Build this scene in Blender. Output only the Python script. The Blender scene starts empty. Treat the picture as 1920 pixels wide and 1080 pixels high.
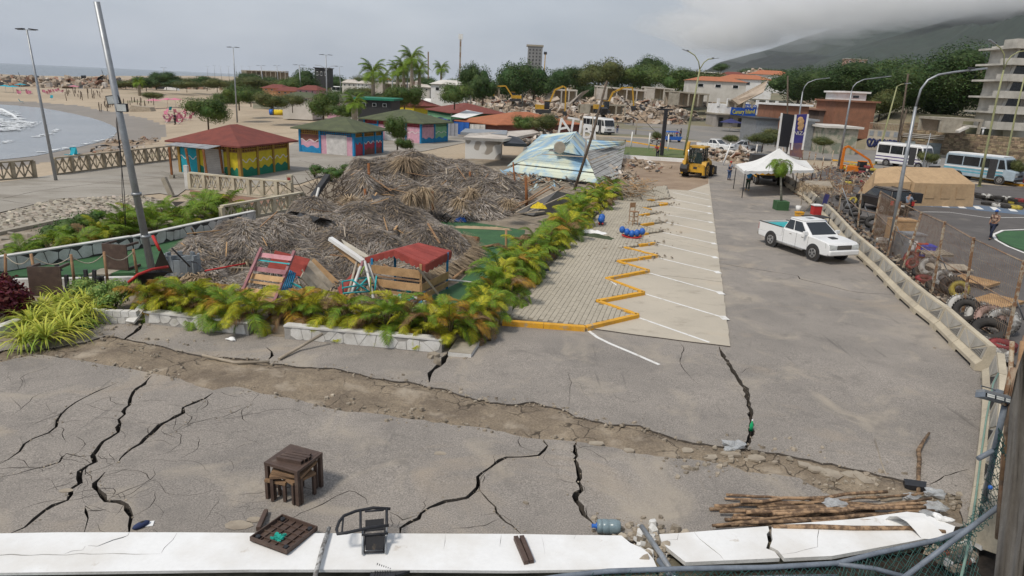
import bpy,math,random
import numpy as np
from mathutils import Vector,Matrix,noise
from mathutils.geometry import delaunay_2d_cdt
R=math.radians
S=bpy.context.scene
COL=S.collection
random.seed(7);rng=np.random.default_rng(7)
# ---------------------------------------------------------------- camera
CH,FPX,HY,SLOPE=7.5,1280.0,162.0,0.0458
ROLL=math.atan(SLOPE);PITCH=math.atan((540-HY)*math.cos(ROLL)/FPX)
cam=bpy.data.cameras.new('camera');cob=bpy.data.objects.new('camera',cam);COL.objects.link(cob)
cam.sensor_width=36;cam.lens=36*FPX/1920;cam.clip_end=60000;cam.clip_start=0.1
fw=Vector((0,math.cos(PITCH),-math.sin(PITCH)));r0=Vector((1,0,0));u0=Vector((0,math.sin(PITCH),math.cos(PITCH)))
cr=r0*math.cos(ROLL)+u0*math.sin(ROLL);cu=-r0*math.sin(ROLL)+u0*math.cos(ROLL)
mw=Matrix((cr,cu,-fw)).transposed().to_4x4();mw.translation=(0,0,CH)
cob.matrix_world=mw;S.camera=cob
# ---------------------------------------------------------------- world, sun, exposure
wd=bpy.data.worlds.new('World');S.world=wd;wd.use_nodes=True
nt=wd.node_tree;nt.nodes.clear()
def N(t,k,**kw):
    n=t.nodes.new(k)
    for a,v in kw.items():
        if a.startswith('_'):n.inputs[a[1:].replace('_',' ')].default_value=v
        else:setattr(n,a,v)
    return n
sky=N(nt,'ShaderNodeTexSky',sky_type='NISHITA',sun_disc=False)
sky.sun_elevation=R(55);sky.sun_rotation=R(-135);sky.altitude=10;sky.air_density=1.4;sky.dust_density=3.0
tc=N(nt,'ShaderNodeTexCoord');mp=N(nt,'ShaderNodeMapping');mp.inputs['Scale'].default_value=(1.0,1.0,3.2)
nz=N(nt,'ShaderNodeTexNoise',_Scale=2.1,_Detail=7.0,_Roughness=.55)
rp=N(nt,'ShaderNodeValToRGB');rp.color_ramp.elements[0].position=.32;rp.color_ramp.elements[1].position=.72
rp.color_ramp.elements[0].color=(3.1,3.55,4.3,1);rp.color_ramp.elements[1].color=(5.1,5.45,6.05,1)
# overcast thickens (greyer) towards the mountain on the right
sx=N(nt,'ShaderNodeSeparateXYZ')
mr=N(nt,'ShaderNodeMapRange',_From_Min=.0,_From_Max=.62,_To_Min=0.0,_To_Max=1.0)
mxr=N(nt,'ShaderNodeMix',data_type='RGBA');mxr.inputs['B'].default_value=(2.4,2.6,2.95,1)
nz2=N(nt,'ShaderNodeTexNoise',_Scale=1.6,_Detail=6.0)
ml=N(nt,'ShaderNodeMath',operation='MULTIPLY')
mr2=N(nt,'ShaderNodeMapRange',_From_Min=.3,_From_Max=.65,_To_Min=0.35,_To_Max=1.1)
mix=N(nt,'ShaderNodeMix',data_type='RGBA');mix.inputs['Factor'].default_value=.86
bg=N(nt,'ShaderNodeBackground',_Strength=.093);wo=N(nt,'ShaderNodeOutputWorld')
L=nt.links.new
L(tc.outputs['Generated'],mp.inputs['Vector']);L(mp.outputs[0],nz.inputs['Vector']);L(mp.outputs[0],nz2.inputs['Vector'])
L(nz.outputs[0],rp.inputs[0]);L(tc.outputs['Generated'],sx.inputs[0]);L(sx.outputs['X'],mr.inputs['Value'])
L(nz2.outputs[0],mr2.inputs['Value']);L(mr.outputs[0],ml.inputs[0]);L(mr2.outputs[0],ml.inputs[1])
L(ml.outputs[0],mxr.inputs['Factor']);L(rp.outputs[0],mxr.inputs['A'])
L(sky.outputs[0],mix.inputs['A']);L(mxr.outputs['Result'],mix.inputs['B']);L(mix.outputs['Result'],bg.inputs['Color']);L(bg.outputs[0],wo.inputs['Surface'])
sd=bpy.data.lights.new('sun','SUN');sd.energy=1.8;sd.angle=R(10);sd.color=(1,.93,.83)
so=bpy.data.objects.new('sun',sd);COL.objects.link(so)
az,el=R(-135),R(55)  # high sun behind the camera, to the left, through thin overcast
sv=Vector((math.sin(az)*math.cos(el),math.cos(az)*math.cos(el),math.sin(el)))
so.rotation_euler=sv.to_track_quat('Z','Y').to_euler()
S.view_settings.view_transform='Standard';S.view_settings.look='None';S.view_settings.gamma=1
S.view_settings.exposure=0.48;S.view_settings.use_curve_mapping=False
S.cycles.volume_bounces=8;S.cycles.max_bounces=6;S.cycles.transparent_max_bounces=16
S.cycles.use_denoising=True
# ---------------------------------------------------------------- photograph pixel -> place
def ray(px,py):return(fw*FPX+cr*(px-960)-cu*(py-540)).normalized()
def W(px,py,z=0.0):
    d=ray(px,py);return Vector((0,0,CH))+d*((z-CH)/d.z)
def D(px,py,Y):
    d=ray(px,py);return Vector((0,0,CH))+d*(Y/d.y)
def W2(px,py,z=0.0):v=W(px,py,z);return(v.x,v.y)
# ---------------------------------------------------------------- materials
MATS={}
def mat(name,c,c2=None,sc=3.0,rough=.85,bump=.2,bsc=30.0,metal=0,isl=0,obj=0,det=5,spec=.3,alpha=1,trans=0,hue=0,bd=.02,contrast=(.35,.65),fine=.12):
    if name in MATS:return MATS[name]
    m=bpy.data.materials.new(name);m.use_nodes=True;t=m.node_tree;l=t.links.new
    b=t.nodes['Principled BSDF'];b.inputs['Roughness'].default_value=rough;b.inputs['Metallic'].default_value=metal
    b.inputs['Specular IOR Level'].default_value=spec
    if trans:b.inputs['Transmission Weight'].default_value=trans
    if alpha<1:b.inputs['Alpha'].default_value=alpha
    c2=c2 or tuple(x*.72 for x in c)
    co=N(t,'ShaderNodeTexCoord');n1=N(t,'ShaderNodeTexNoise',_Scale=sc,_Detail=float(det),_Roughness=.62)
    r=N(t,'ShaderNodeMapRange',_From_Min=contrast[0],_From_Max=contrast[1])
    mx=N(t,'ShaderNodeMix',data_type='RGBA');mx.inputs['A'].default_value=(*c,1);mx.inputs['B'].default_value=(*c2,1)
    l(co.outputs['Object'],n1.inputs['Vector']);l(n1.outputs[0],r.inputs['Value']);l(r.outputs[0],mx.inputs['Factor'])
    n2=N(t,'ShaderNodeTexNoise',_Scale=bsc,_Detail=4.0,_Roughness=.7);l(co.outputs['Object'],n2.inputs['Vector'])
    out=mx.outputs['Result']
    hs=N(t,'ShaderNodeHueSaturation');l(out,hs.inputs['Color'])
    v=N(t,'ShaderNodeMapRange',_From_Min=.3,_From_Max=.7,_To_Min=1-fine,_To_Max=1+fine);l(n2.outputs[0],v.inputs['Value']);val=v.outputs[0]
    for amt,node,sock in((isl,'ShaderNodeNewGeometry','Random Per Island'),(obj,'ShaderNodeObjectInfo','Random')):
        if amt:
            g=N(t,node);q=N(t,'ShaderNodeMapRange',_To_Min=1-amt,_To_Max=1+amt);l(g.outputs[sock],q.inputs['Value'])
            mm=N(t,'ShaderNodeMath',operation='MULTIPLY');l(val,mm.inputs[0]);l(q.outputs[0],mm.inputs[1]);val=mm.outputs[0]
            if hue:
                h=N(t,'ShaderNodeMapRange',_To_Min=.5-hue,_To_Max=.5+hue)
                w=N(t,'ShaderNodeMath',operation='MULTIPLY');w.inputs[1].default_value=7.31
                fr=N(t,'ShaderNodeMath',operation='FRACT');l(g.outputs[sock],w.inputs[0]);l(w.outputs[0],fr.inputs[0]);l(fr.outputs[0],h.inputs['Value']);l(h.outputs[0],hs.inputs['Hue'])
    l(val,hs.inputs['Value']);l(hs.outputs[0],b.inputs['Base Color'])
    if bump:
        bp=N(t,'ShaderNodeBump',_Strength=bump,_Distance=bd);l(n2.outputs[0],bp.inputs['Height']);l(bp.outputs[0],b.inputs['Normal'])
    MATS[name]=m;return m
def leafmat(name,c,c2,isl=.35,hue=.03,sc=.6):
    m=mat(name,c,c2,sc=sc,isl=isl,hue=hue,bump=0,rough=.55,spec=.25,fine=.05)
    t=m.node_tree;b=t.nodes['Principled BSDF'];o=t.nodes['Material Output']
    tr=N(t,'ShaderNodeBsdfTranslucent');ms=N(t,'ShaderNodeMixShader');ms.inputs[0].default_value=.22
    src=b.inputs['Base Color'].links[0].from_socket
    t.links.new(src,tr.inputs[0]);t.links.new(b.outputs[0],ms.inputs[1]);t.links.new(tr.outputs[0],ms.inputs[2]);t.links.new(ms.outputs[0],o.inputs['Surface'])
    return m
def layer(m,c,sc,lo,hi,amt=1.0,stretch=(1,1,1),det=6,dist=0.0,kind='noise'):
    """lay a second stain / wear colour with a shape of its own over a material"""
    t=m.node_tree;b=t.nodes['Principled BSDF'];lk=b.inputs['Base Color'].links[0];src=lk.from_socket
    co=N(t,'ShaderNodeTexCoord');mp=N(t,'ShaderNodeMapping');mp.inputs['Scale'].default_value=stretch
    mp.inputs['Location'].default_value=(random.random()*50,random.random()*50,0)
    t.links.new(co.outputs['Object'],mp.inputs[0])
    n=N(t,'ShaderNodeTexNoise',_Scale=sc,_Detail=float(det),_Roughness=.6,_Distortion=dist);t.links.new(mp.outputs[0],n.inputs['Vector'])
    r=N(t,'ShaderNodeMapRange',_From_Min=lo,_From_Max=hi,_To_Max=amt);t.links.new(n.outputs[0],r.inputs['Value'])
    x=N(t,'ShaderNodeMix',data_type='RGBA');x.inputs['B'].default_value=(*c,1)
    t.links.new(r.outputs[0],x.inputs['Factor']);t.links.new(src,x.inputs['A']);t.links.new(x.outputs['Result'],b.inputs['Base Color'])
    return m
def crackle(m,c,sc,w,lo,hi,msc=.5):
    """crazing: a net of hairlines in the patches where a noise is high"""
    t=m.node_tree;b=t.nodes['Principled BSDF'];src=b.inputs['Base Color'].links[0].from_socket;l=t.links.new
    co=N(t,'ShaderNodeTexCoord');n0=N(t,'ShaderNodeTexNoise',_Scale=sc*1.3,_Detail=3.0);ad=N(t,'ShaderNodeMixRGB',blend_type='ADD');ad.inputs[0].default_value=.35
    l(co.outputs['Object'],n0.inputs['Vector']);l(co.outputs['Object'],ad.inputs[1]);l(n0.outputs['Color'],ad.inputs[2])
    v=N(t,'ShaderNodeTexVoronoi',feature='DISTANCE_TO_EDGE',_Scale=sc);l(ad.outputs[0],v.inputs['Vector'])
    r=N(t,'ShaderNodeMapRange',_From_Min=w,_From_Max=w*.3);l(v.outputs['Distance'],r.inputs['Value'])
    n=N(t,'ShaderNodeTexNoise',_Scale=msc,_Detail=5.0);l(co.outputs['Object'],n.inputs['Vector']);q=N(t,'ShaderNodeMapRange',_From_Min=lo,_From_Max=hi);l(n.outputs[0],q.inputs['Value'])
    mu=N(t,'ShaderNodeMath',operation='MULTIPLY');l(r.outputs[0],mu.inputs[0]);l(q.outputs[0],mu.inputs[1])
    x=N(t,'ShaderNodeMix',data_type='RGBA');x.inputs['B'].default_value=(*c,1);l(mu.outputs[0],x.inputs['Factor']);l(src,x.inputs['A']);l(x.outputs['Result'],b.inputs['Base Color']);return m
def bevel(o,w=.05,n=3):
    q=o.modifiers.new('bevel','BEVEL');q.width=w;q.segments=n;q.limit_method='ANGLE';o.data.polygons.foreach_set('use_smooth',[True]*len(o.data.polygons));o.data.set_sharp_from_angle(angle=.6);return o
# ---------------------------------------------------------------- mesh builder
class B:
    def __init__(s):s.v=[];s.f=[];s.m=[];s.sm=[]
    def add(s,vs,fs,mi=0,sm=False):
        o=len(s.v);s.v+=[tuple(v)for v in vs];s.f+=[tuple(i+o for i in f)for f in fs];s.m+=[mi]*len(fs);s.sm+=[sm]*len(fs);return s
    def box(s,x,y,z,a,b,c,rz=0,rx=0,ry=0,mi=0,piv=None):
        """centre x,y,z and full sizes a,b,c"""
        M=Matrix.Translation((x,y,z))@Matrix.Rotation(rz,4,'Z')@Matrix.Rotation(ry,4,'Y')@Matrix.Rotation(rx,4,'X')
        vs=[M@Vector((i*a/2,j*b/2,k*c/2))for k in(-1,1)for j in(-1,1)for i in(-1,1)]
        return s.add(vs,[(0,2,3,1),(4,5,7,6),(0,1,5,4),(2,6,7,3),(0,4,6,2),(1,3,7,5)],mi)
    def bx(s,x0,x1,y0,y1,z0,z1,mi=0):return s.box((x0+x1)/2,(y0+y1)/2,(z0+z1)/2,x1-x0,y1-y0,z1-z0,mi=mi)
    def bar(s,p,q,w,h=None,mi=0,up=(0,0,1)):
        """rectangular bar from p to q"""
        p,q=Vector(p),Vector(q);h=h or w;d=(q-p).normalized();u=Vector(up)
        sd=d.cross(u)
        if sd.length<1e-3:sd=d.cross(Vector((1,0,0)))
        sd.normalize();u=sd.cross(d);vs=[]
        for e in(p,q):
            for i,j in((-1,-1),(1,-1),(1,1),(-1,1)):vs.append(e+sd*i*w/2+u*j*h/2)
        return s.add(vs,[(0,1,2,3),(7,6,5,4),(0,4,5,1),(1,5,6,2),(2,6,7,3),(3,7,4,0)],mi)
    def tube(s,pts,rs,n=8,mi=0,cap=True,sm=True):
        pts=[Vector(p)for p in pts]
        if not hasattr(rs,'__len__'):rs=[rs]*len(pts)
        vs=[];fs=[];pu=None
        for i,p in enumerate(pts):
            d=(pts[min(i+1,len(pts)-1)]-pts[max(i-1,0)]).normalized()
            a=pu if pu is not None and abs(pu.dot(d))<.95 else(Vector((0,0,1))if abs(d.z)<.9 else Vector((1,0,0)))
            a=(a-d*a.dot(d)).normalized();pu=a;c=d.cross(a)
            for k in range(n):
                t=2*math.pi*k/n;vs.append(p+(a*math.cos(t)+c*math.sin(t))*rs[i])
        for i in range(len(pts)-1):
            for k in range(n):k2=(k+1)%n;fs.append((i*n+k,i*n+k2,(i+1)*n+k2,(i+1)*n+k))
        s.add(vs,fs,mi,sm)
        if cap:s.f+=[tuple(len(s.v)-len(vs)+k for k in reversed(range(n))),tuple(len(s.v)-n+k for k in range(n))];s.m+=[mi]*2;s.sm+=[False]*2
        return s
    def prism(s,pts,z0,z1,mi=0):
        """pts counter-clockwise 2d outline"""
        n=len(pts);vs=[(x,y,z0)for x,y in pts]+[(x,y,z1)for x,y in pts]
        ar=sum(pts[i][0]*pts[(i+1)%n][1]-pts[(i+1)%n][0]*pts[i][1]for i in range(n))
        if ar<0:vs=[(x,y,z0)for x,y in pts[::-1]]+[(x,y,z1)for x,y in pts[::-1]]
        return s.add(vs,[tuple(reversed(range(n))),tuple(range(n,2*n))]+[(i,(i+1)%n,n+(i+1)%n,n+i)for i in range(n)],mi)
    def ext(s,pts3,d,mi=0):
        """extrude a 3d outline by the vector d"""
        n=len(pts3);d=Vector(d);vs=[Vector(p)for p in pts3]+[Vector(p)+d for p in pts3]
        return s.add(vs,[tuple(reversed(range(n))),tuple(range(n,2*n))]+[(i,(i+1)%n,n+(i+1)%n,n+i)for i in range(n)],mi)
    def ball(s,c,r,n=8,mi=0,sq=(1,1,1)):
        c=Vector(c);vs=[];fs=[];m=n//2+1
        for i in range(m+1):
            ph=math.pi*i/m
            for k in range(n):
                t=2*math.pi*k/n;vs.append(c+Vector((math.sin(ph)*math.cos(t)*sq[0],math.sin(ph)*math.sin(t)*sq[1],math.cos(ph)*sq[2]))*r)
        for i in range(m):
            for k in range(n):k2=(k+1)%n;fs.append((i*n+k,(i+1)*n+k,(i+1)*n+k2,i*n+k2))
        return s.add(vs,fs,mi,True)
    def ring(s,c,r,t,ax='Z',n=16,m=8,mi=0,sq=1.0,M=None):
        """torus; sq squashes the tube along the axis"""
        vs=[];fs=[]
        for i in range(n):
            a=2*math.pi*i/n
            for j in range(m):
                b=2*math.pi*j/m;x=(r+t*math.cos(b))*math.cos(a);y=(r+t*math.cos(b))*math.sin(a);z=t*math.sin(b)*sq
                p=Vector((x,y,z))if ax=='Z' else Vector((x,z,y))if ax=='Y' else Vector((z,x,y))
                if M:p=M@p
                vs.append(Vector(c)+p)
        for i in range(n):
            for j in range(m):i2=(i+1)%n;j2=(j+1)%m;fs.append((i*m+j,i2*m+j,i2*m+j2,i*m+j2))
        return s.add(vs,fs,mi,True)
    def mesh(s,name,mats):
        me=bpy.data.meshes.new(name);me.from_pydata(s.v,[],s.f)
        for q in(mats if isinstance(mats,(list,tuple))else[mats]):me.materials.append(q)
        if me.polygons:
            me.polygons.foreach_set('material_index',s.m);me.polygons.foreach_set('use_smooth',s.sm)
        me.update();return me
def link(name,me,parent=None,loc=None):
    o=bpy.data.objects.new(name,me);COL.objects.link(o)
    if parent:o.parent=parent
    if loc is not None:o.location=loc
    return o
def tag(o,label=None,cat=None,group=None,kind=None):
    if label:o['label']=label
    if cat:o['category']=cat
    if group:o['group']=group
    if kind:o['kind']=kind
    return o
def thing(name,label,cat,loc=(0,0,0),rz=0,group=None):
    o=link(name,None,None,loc);o.rotation_euler=(0,0,rz);return tag(o,label,cat,group)
def part(name,b,m,parent,label=None,loc=None):
    o=link(name,b.mesh(name,m),parent,loc)
    if label:o['label']=label
    return o
def solo(name,b,m,label,cat,group=None,loc=None,rz=0,kind=None):
    o=link(name,b.mesh(name,m),None,loc);o.rotation_euler.z=rz;return tag(o,label,cat,group,kind)
def struct(name,b,m):return tag(link(name,b.mesh(name,m)),kind='structure')
def tree_copy(o,parent=None):
    c=o.copy();COL.objects.link(c);c.parent=parent
    for ch in list(o.children):tree_copy(ch,c)
    return c
def dup(o,loc=None,rz=None,label=None,group=None,sc=None):
    c=tree_copy(o)
    if loc is not None:c.location=loc
    if rz is not None:c.rotation_euler.z=rz
    if sc is not None:c.scale=sc if hasattr(sc,'__len__')else(sc,)*3
    if label:c['label']=label
    if group:c['group']=group
    return c
def npmesh(name,V,F,mats,mi=None,smooth=False):
    """V (n,3) array, F (m,k) array of equal sided faces"""
    V=np.ascontiguousarray(V,dtype=np.float32);F=np.ascontiguousarray(F,dtype=np.int32);k=F.shape[1]
    me=bpy.data.meshes.new(name);me.vertices.add(len(V));me.vertices.foreach_set('co',V.ravel())
    me.loops.add(F.size);me.loops.foreach_set('vertex_index',F.ravel());me.polygons.add(len(F))
    me.polygons.foreach_set('loop_start',np.arange(0,F.size,k,dtype=np.int32))
    try:me.polygons.foreach_set('loop_total',np.full(len(F),k,dtype=np.int32))
    except Exception:pass
    for q in(mats if isinstance(mats,(list,tuple))else[mats]):me.materials.append(q)
    if mi is not None:me.polygons.foreach_set('material_index',np.ascontiguousarray(mi,dtype=np.int32))
    if smooth:me.polygons.foreach_set('use_smooth',np.ones(len(F),dtype=bool))
    me.update(calc_edges=True);return me
def text(body,size,m,parent,loc,rot,ext=.01,sx=1.0,name='lettering'):
    cu_=bpy.data.curves.new(name,'FONT');cu_.body=body;cu_.size=size;cu_.extrude=ext;cu_.align_x='CENTER';cu_.align_y='CENTER';cu_.resolution_u=2
    cu_.materials.append(m);to=bpy.data.objects.new('t',cu_);COL.objects.link(to);me=bpy.data.meshes.new_from_object(to.evaluated_get(bpy.context.evaluated_depsgraph_get()));bpy.data.objects.remove(to);o=link(name,me,parent,loc);o.rotation_euler=rot;o.scale.x=sx;return o
def fn(x,y,s=1.0,z=0.0):return noise.noise(Vector((x*s,y*s,z)))
def inpoly(X,Y,P):
    X=np.asarray(X,float);Y=np.asarray(Y,float);c=np.zeros(X.shape,bool);n=len(P)
    for i in range(n):
        x1,y1=P[i];x2,y2=P[(i+1)%n]
        if y1==y2:continue
        c^=((y1>Y)!=(y2>Y))&(X<(x2-x1)*(Y-y1)/(y2-y1)+x1)
    return c
def dpoly(X,Y,P,closed=True):
    d=np.full(np.shape(X),1e9);n=len(P)
    for i in range(n if closed else n-1):
        x1,y1=P[i];x2,y2=P[(i+1)%n];L2=(x2-x1)**2+(y2-y1)**2+1e-9
        t=np.clip(((X-x1)*(x2-x1)+(Y-y1)*(y2-y1))/L2,0,1)
        d=np.minimum(d,np.hypot(X-x1-t*(x2-x1),Y-y1-t*(y2-y1)))
    return d
# ---------------------------------------------------------------- cracks and cracked sheets
def gz(x,y):
    """gentle heave of the broken lot, fading to level further back"""
    f=max(0.0,min(1.0,(20.5-y)/4));e=max(0.0,min(1.0,(y-10.8)/1.2))
    return(0.11*fn(x,y,.30)+.035*fn(x,y,1.0,5))*f*e
def jag(pts,step=.22,amp=.05):
    out=[]
    for i in range(len(pts)-1):
        a,b=Vector(pts[i]),Vector(pts[i+1]);n=max(1,int((b-a).length/step));d=(b-a)
        nr=Vector((-d.y,d.x)).normalized()if d.length>0 else Vector((0,0))
        for k in range(n):
            p=a+d*(k/n)
            if k or i:p=p+nr*random.uniform(-amp,amp)
            out.append(p)
    out.append(Vector(pts[-1]));return out
def crackpoly(pts,w,step=.22,amp=.05,tip=(1,1)):
    """outline of a crack that runs along pts with mean width w"""
    P=jag(pts,step,amp);n=len(P);Lf=[];Rt=[]
    for i,p in enumerate(P):
        d=(P[min(i+1,n-1)]-P[max(i-1,0)]).normalized();nr=Vector((-d.y,d.x))
        t=i/(n-1);e=min(1,t*n/3+.15)if tip[0]else 1;e2=min(1,(1-t)*n/3+.15)if tip[1]else 1
        ww=w*min(e,e2)*random.uniform(.55,1.35)/2
        Lf.append(tuple(p+nr*ww));Rt.append(tuple(p-nr*ww))
    return Lf+Rt[::-1]
def cracked(name,outer,holes,zf,depth,mats,grid=None,wallz=None):
    """sheet over outline outer with real openings; zf(x,y) height; openings get walls down by depth"""
    vs=[];es=[]
    def ad(poly):
        o=len(vs);n=len(poly);vs.extend([Vector(p)for p in poly]);es.extend([(o+i,o+(i+1)%n)for i in range(n)])
    ad(outer)
    for h in holes:ad(h)
    if grid:
        xs=[p[0]for p in outer];ys=[p[1]for p in outer]
        X,Y=np.meshgrid(np.arange(min(xs),max(xs),grid),np.arange(min(ys),max(ys),grid));X=X+rng.uniform(-.1,.1,X.shape)*grid;Y=Y+rng.uniform(-.1,.1,Y.shape)*grid
        k=inpoly(X,Y,outer)
        vs.extend([Vector((float(a),float(b)))for a,b in zip(X[k],Y[k])])
    ov,oe,of,*_=delaunay_2d_cdt(vs,es,[],0,1e-5)
    cx=np.array([sum(ov[i].x for i in f)/len(f)for f in of]);cy=np.array([sum(ov[i].y for i in f)/len(f)for f in of])
    keep=inpoly(cx,cy,outer)
    for h in holes:
        hx=[p[0]for p in h];hy=[p[1]for p in h]
        q=(cx>min(hx))&(cx<max(hx))&(cy>min(hy))&(cy<max(hy));idx=np.where(q)[0]
        if len(idx):keep[idx[inpoly(cx[idx],cy[idx],h)]]=False
    b=B();V=[(p.x,p.y,zf(p.x,p.y))for p in ov];F=[f for f,k in zip(of,keep)if k]
    b.add(V,F,0,False);cnt={}
    for f in F:
        for i in range(len(f)):
            e=(f[i],f[(i+1)%len(f)]);k=(min(e),max(e));cnt.setdefault(k,[]).append(e)
    o=len(b.v);bot={}
    for k,l in cnt.items():
        if len(l)==1:
            a,c=l[0]
            for q in(a,c):
                if q not in bot:bot[q]=len(b.v);x,y,z=V[q];b.v.append((x,y,z-depth))
            b.f.append((c,a,bot[a],bot[c]));b.m.append(1 if len(mats)>1 else 0);b.sm.append(False)
    return b.mesh(name,mats)
# ================================================================ base materials
M_asph=mat('worn_asphalt',(.31,.277,.243),(.225,.204,.182),sc=.3,rough=.93,bump=.5,bsc=34,fine=.5,det=9)
layer(M_asph,(.20,.185,.162),3.4,.55,.66,.4,det=9)
layer(M_asph,(.385,.335,.27),.5,.53,.70,.85,det=9,dist=.8)
layer(M_asph,(.17,.155,.14),.9,.56,.68,.55,det=9,dist=.5);layer(M_asph,(.12,.11,.10),1.0,.64,.72,.6,stretch=(3,.25,1),det=5)
crackle(M_asph,(.11,.10,.085),2.3,.012,.57,.66,.35)
layer(M_asph,(.42,.34,.25),.2,.58,.78,.7,stretch=(1,1.6,1),det=8,dist=1.0)
M_road=mat('far_asphalt',(.24,.225,.205),(.20,.19,.175),sc=.08,rough=.95,bump=.1,bsc=8,det=8)
layer(M_road,(.36,.31,.25),.05,.5,.7,.7,det=8)
M_edge=mat('broken_edge',(.12,.105,.09),(.07,.06,.05),sc=8,bump=.6,bsc=25)
M_soil=mat('dark_soil',(.05,.04,.032),(.025,.02,.016),sc=5,bump=.5)
M_fiss=mat('heaved_dirt',(.28,.225,.16),(.165,.13,.095),sc=.9,bump=.7,bsc=22,fine=.35,det=9)
crackle(M_fiss,(.07,.055,.04),1.6,.03,.48,.55,.6)
layer(M_fiss,(.40,.34,.265),1.2,.55,.70,.8,det=9)
layer(M_fiss,(.12,.095,.075),2.3,.60,.72,.7,det=8)
M_frag=mat('broken_concrete',(.37,.32,.25),(.24,.20,.155),sc=2,isl=.3,bump=.4)
M_slab=mat('parking_concrete',(.50,.445,.36),(.43,.385,.315),sc=.3,bump=.12,bsc=50,fine=.1,det=8)
layer(M_slab,(.27,.23,.18),.9,.56,.72,.6,stretch=(1,2,1),det=9);layer(M_slab,(.14,.12,.10),1.3,.68,.76,.7,det=7)
layer(M_slab,(.50,.41,.30),.35,.58,.72,.5,det=6)
M_paver=mat('block_paving',(.43,.385,.305),(.37,.33,.26),sc=.5,obj=.05,isl=.05,bump=.3,bsc=40,fine=.15)
M_joint=mat('paving_joint',(.23,.205,.165),sc=9,bump=.3)
M_yel=mat('yellow_kerb_paint',(.70,.36,.03),(.56,.30,.06),sc=2.5,bump=.2,rough=.7,contrast=(.5,.8));layer(M_yel,(.36,.31,.24),4,.57,.66,.85,det=9);layer(M_yel,(.30,.17,.05),1.5,.55,.7,.5)
M_wht=mat('white_line_paint',(.74,.73,.70),(.60,.58,.54),sc=3,bump=.1,contrast=(.5,.8));layer(M_wht,(.42,.38,.32),5,.56,.66,.6,det=9)
M_white=mat('white_wall_paint',(.80,.80,.79),(.74,.735,.72),sc=.8,bump=.12,bsc=12,rough=.8,contrast=(.45,.7),fine=.03)
layer(M_white,(.64,.61,.56),.6,.45,.68,.8,det=9);layer(M_white,(.40,.32,.23),1.6,.63,.71,.8,det=10)
M_whited=mat('weathered_white_paint',(.66,.65,.62),(.47,.45,.41),sc=1.6,bump=.25,contrast=(.4,.7))
M_sand=mat('sand_and_dirt',(.46,.37,.265),(.36,.29,.205),sc=.05,bump=.25,bsc=3,det=10,fine=.12)
layer(M_sand,(.27,.215,.155),.13,.57,.70,.7,det=9)
layer(M_sand,(.13,.16,.07),.045,.63,.70,.6,det=9)
M_wsand=mat('wet_sand',(.20,.165,.125),(.25,.205,.155),sc=.2,rough=.45,bump=.05,spec=.5)
M_dirt=mat('garden_soil',(.30,.25,.19),(.20,.165,.12),sc=.6,bump=.5,bsc=14,det=8)
layer(M_dirt,(.37,.32,.25),1.2,.55,.65,.8)
M_turf=mat('green_play_turf',(.055,.135,.055),(.04,.10,.045),sc=1.2,bump=.3,bsc=90,fine=.2)
layer(M_turf,(.20,.19,.14),.7,.63,.72,.7)
M_lawn=mat('bright_artificial_grass',(.03,.14,.02),(.02,.09,.015),sc=2,bump=.5,bsc=60,fine=.3)
M_wood=mat('weathered_wood',(.36,.22,.12),(.24,.14,.08),sc=4,bump=.3,bsc=20,obj=.15)
M_woodl=mat('raw_plank',(.52,.33,.17),(.36,.22,.11),sc=2.5,bump=.25,bsc=18,obj=.12,isl=.12)
M_woodg=mat('grey_plank',(.42,.36,.28),(.28,.235,.18),sc=2.5,bump=.25,bsc=18,obj=.15,isl=.1)
M_post=mat('rusty_brown_post',(.30,.12,.045),(.17,.07,.03),sc=4,bump=.3)
M_conc=mat('weathered_concrete',(.40,.36,.29),(.28,.25,.20),sc=1.2,bump=.35,bsc=14)
M_beige=mat('beige_barrier_concrete',(.52,.455,.34),(.43,.375,.285),sc=1.1,bump=.2,bsc=20,obj=.06)
layer(M_beige,(.30,.26,.2),1.8,.60,.72,.6)
M_steel=mat('galvanised_steel',(.36,.38,.40),(.28,.29,.30),sc=3,rough=.45,metal=.5,bump=.05)
M_pipe=mat('grey_painted_pipe',(.20,.23,.27),(.13,.15,.18),sc=3,rough=.5,bump=.1)
M_rust=mat('rusted_steel',(.22,.12,.07),(.33,.26,.19),sc=3,bump=.3,rough=.8)
M_blk=mat('black_plastic',(.022,.023,.027),(.03,.03,.033),sc=6,rough=.45,bump=.05)
M_dark=mat('dark_grey',(.05,.05,.052),(.035,.035,.037),sc=6,rough=.6,bump=.1)
M_brownp=mat('brown_rattan_plastic',(.105,.070,.055),(.075,.05,.04),sc=5,rough=.55,bump=.15,bsc=60)
layer(M_brownp,(.19,.145,.11),3,.58,.75,.6)
M_glass=mat('dark_glass',(.02,.024,.028),sc=1,rough=.08,bump=0,spec=.7)
M_rubber=mat('tyre_rubber',(.03,.028,.027),(.055,.05,.045),sc=5,rough=.85,bump=.3)
M_chrome=mat('chrome',(.6,.6,.6),sc=1,rough=.2,metal=1,bump=0)
M_carw=mat('white_car_paint',(.78,.78,.77),(.74,.74,.73),sc=1,rough=.25,bump=0,spec=.5)
M_red=mat('red_paint',(.50,.035,.03),(.38,.03,.03),sc=2,rough=.6,bump=.05)
M_blue=mat('blue_plastic',(.03,.14,.50),(.03,.11,.38),sc=2,rough=.4,bump=.03)
M_skin=mat('skin',(.36,.20,.13),sc=3,rough=.6,bump=0)
def col(name,c,**k):return mat(name,c,tuple(x*.8 for x in c),**{**dict(sc=2.5,bump=.12),**k})
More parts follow.
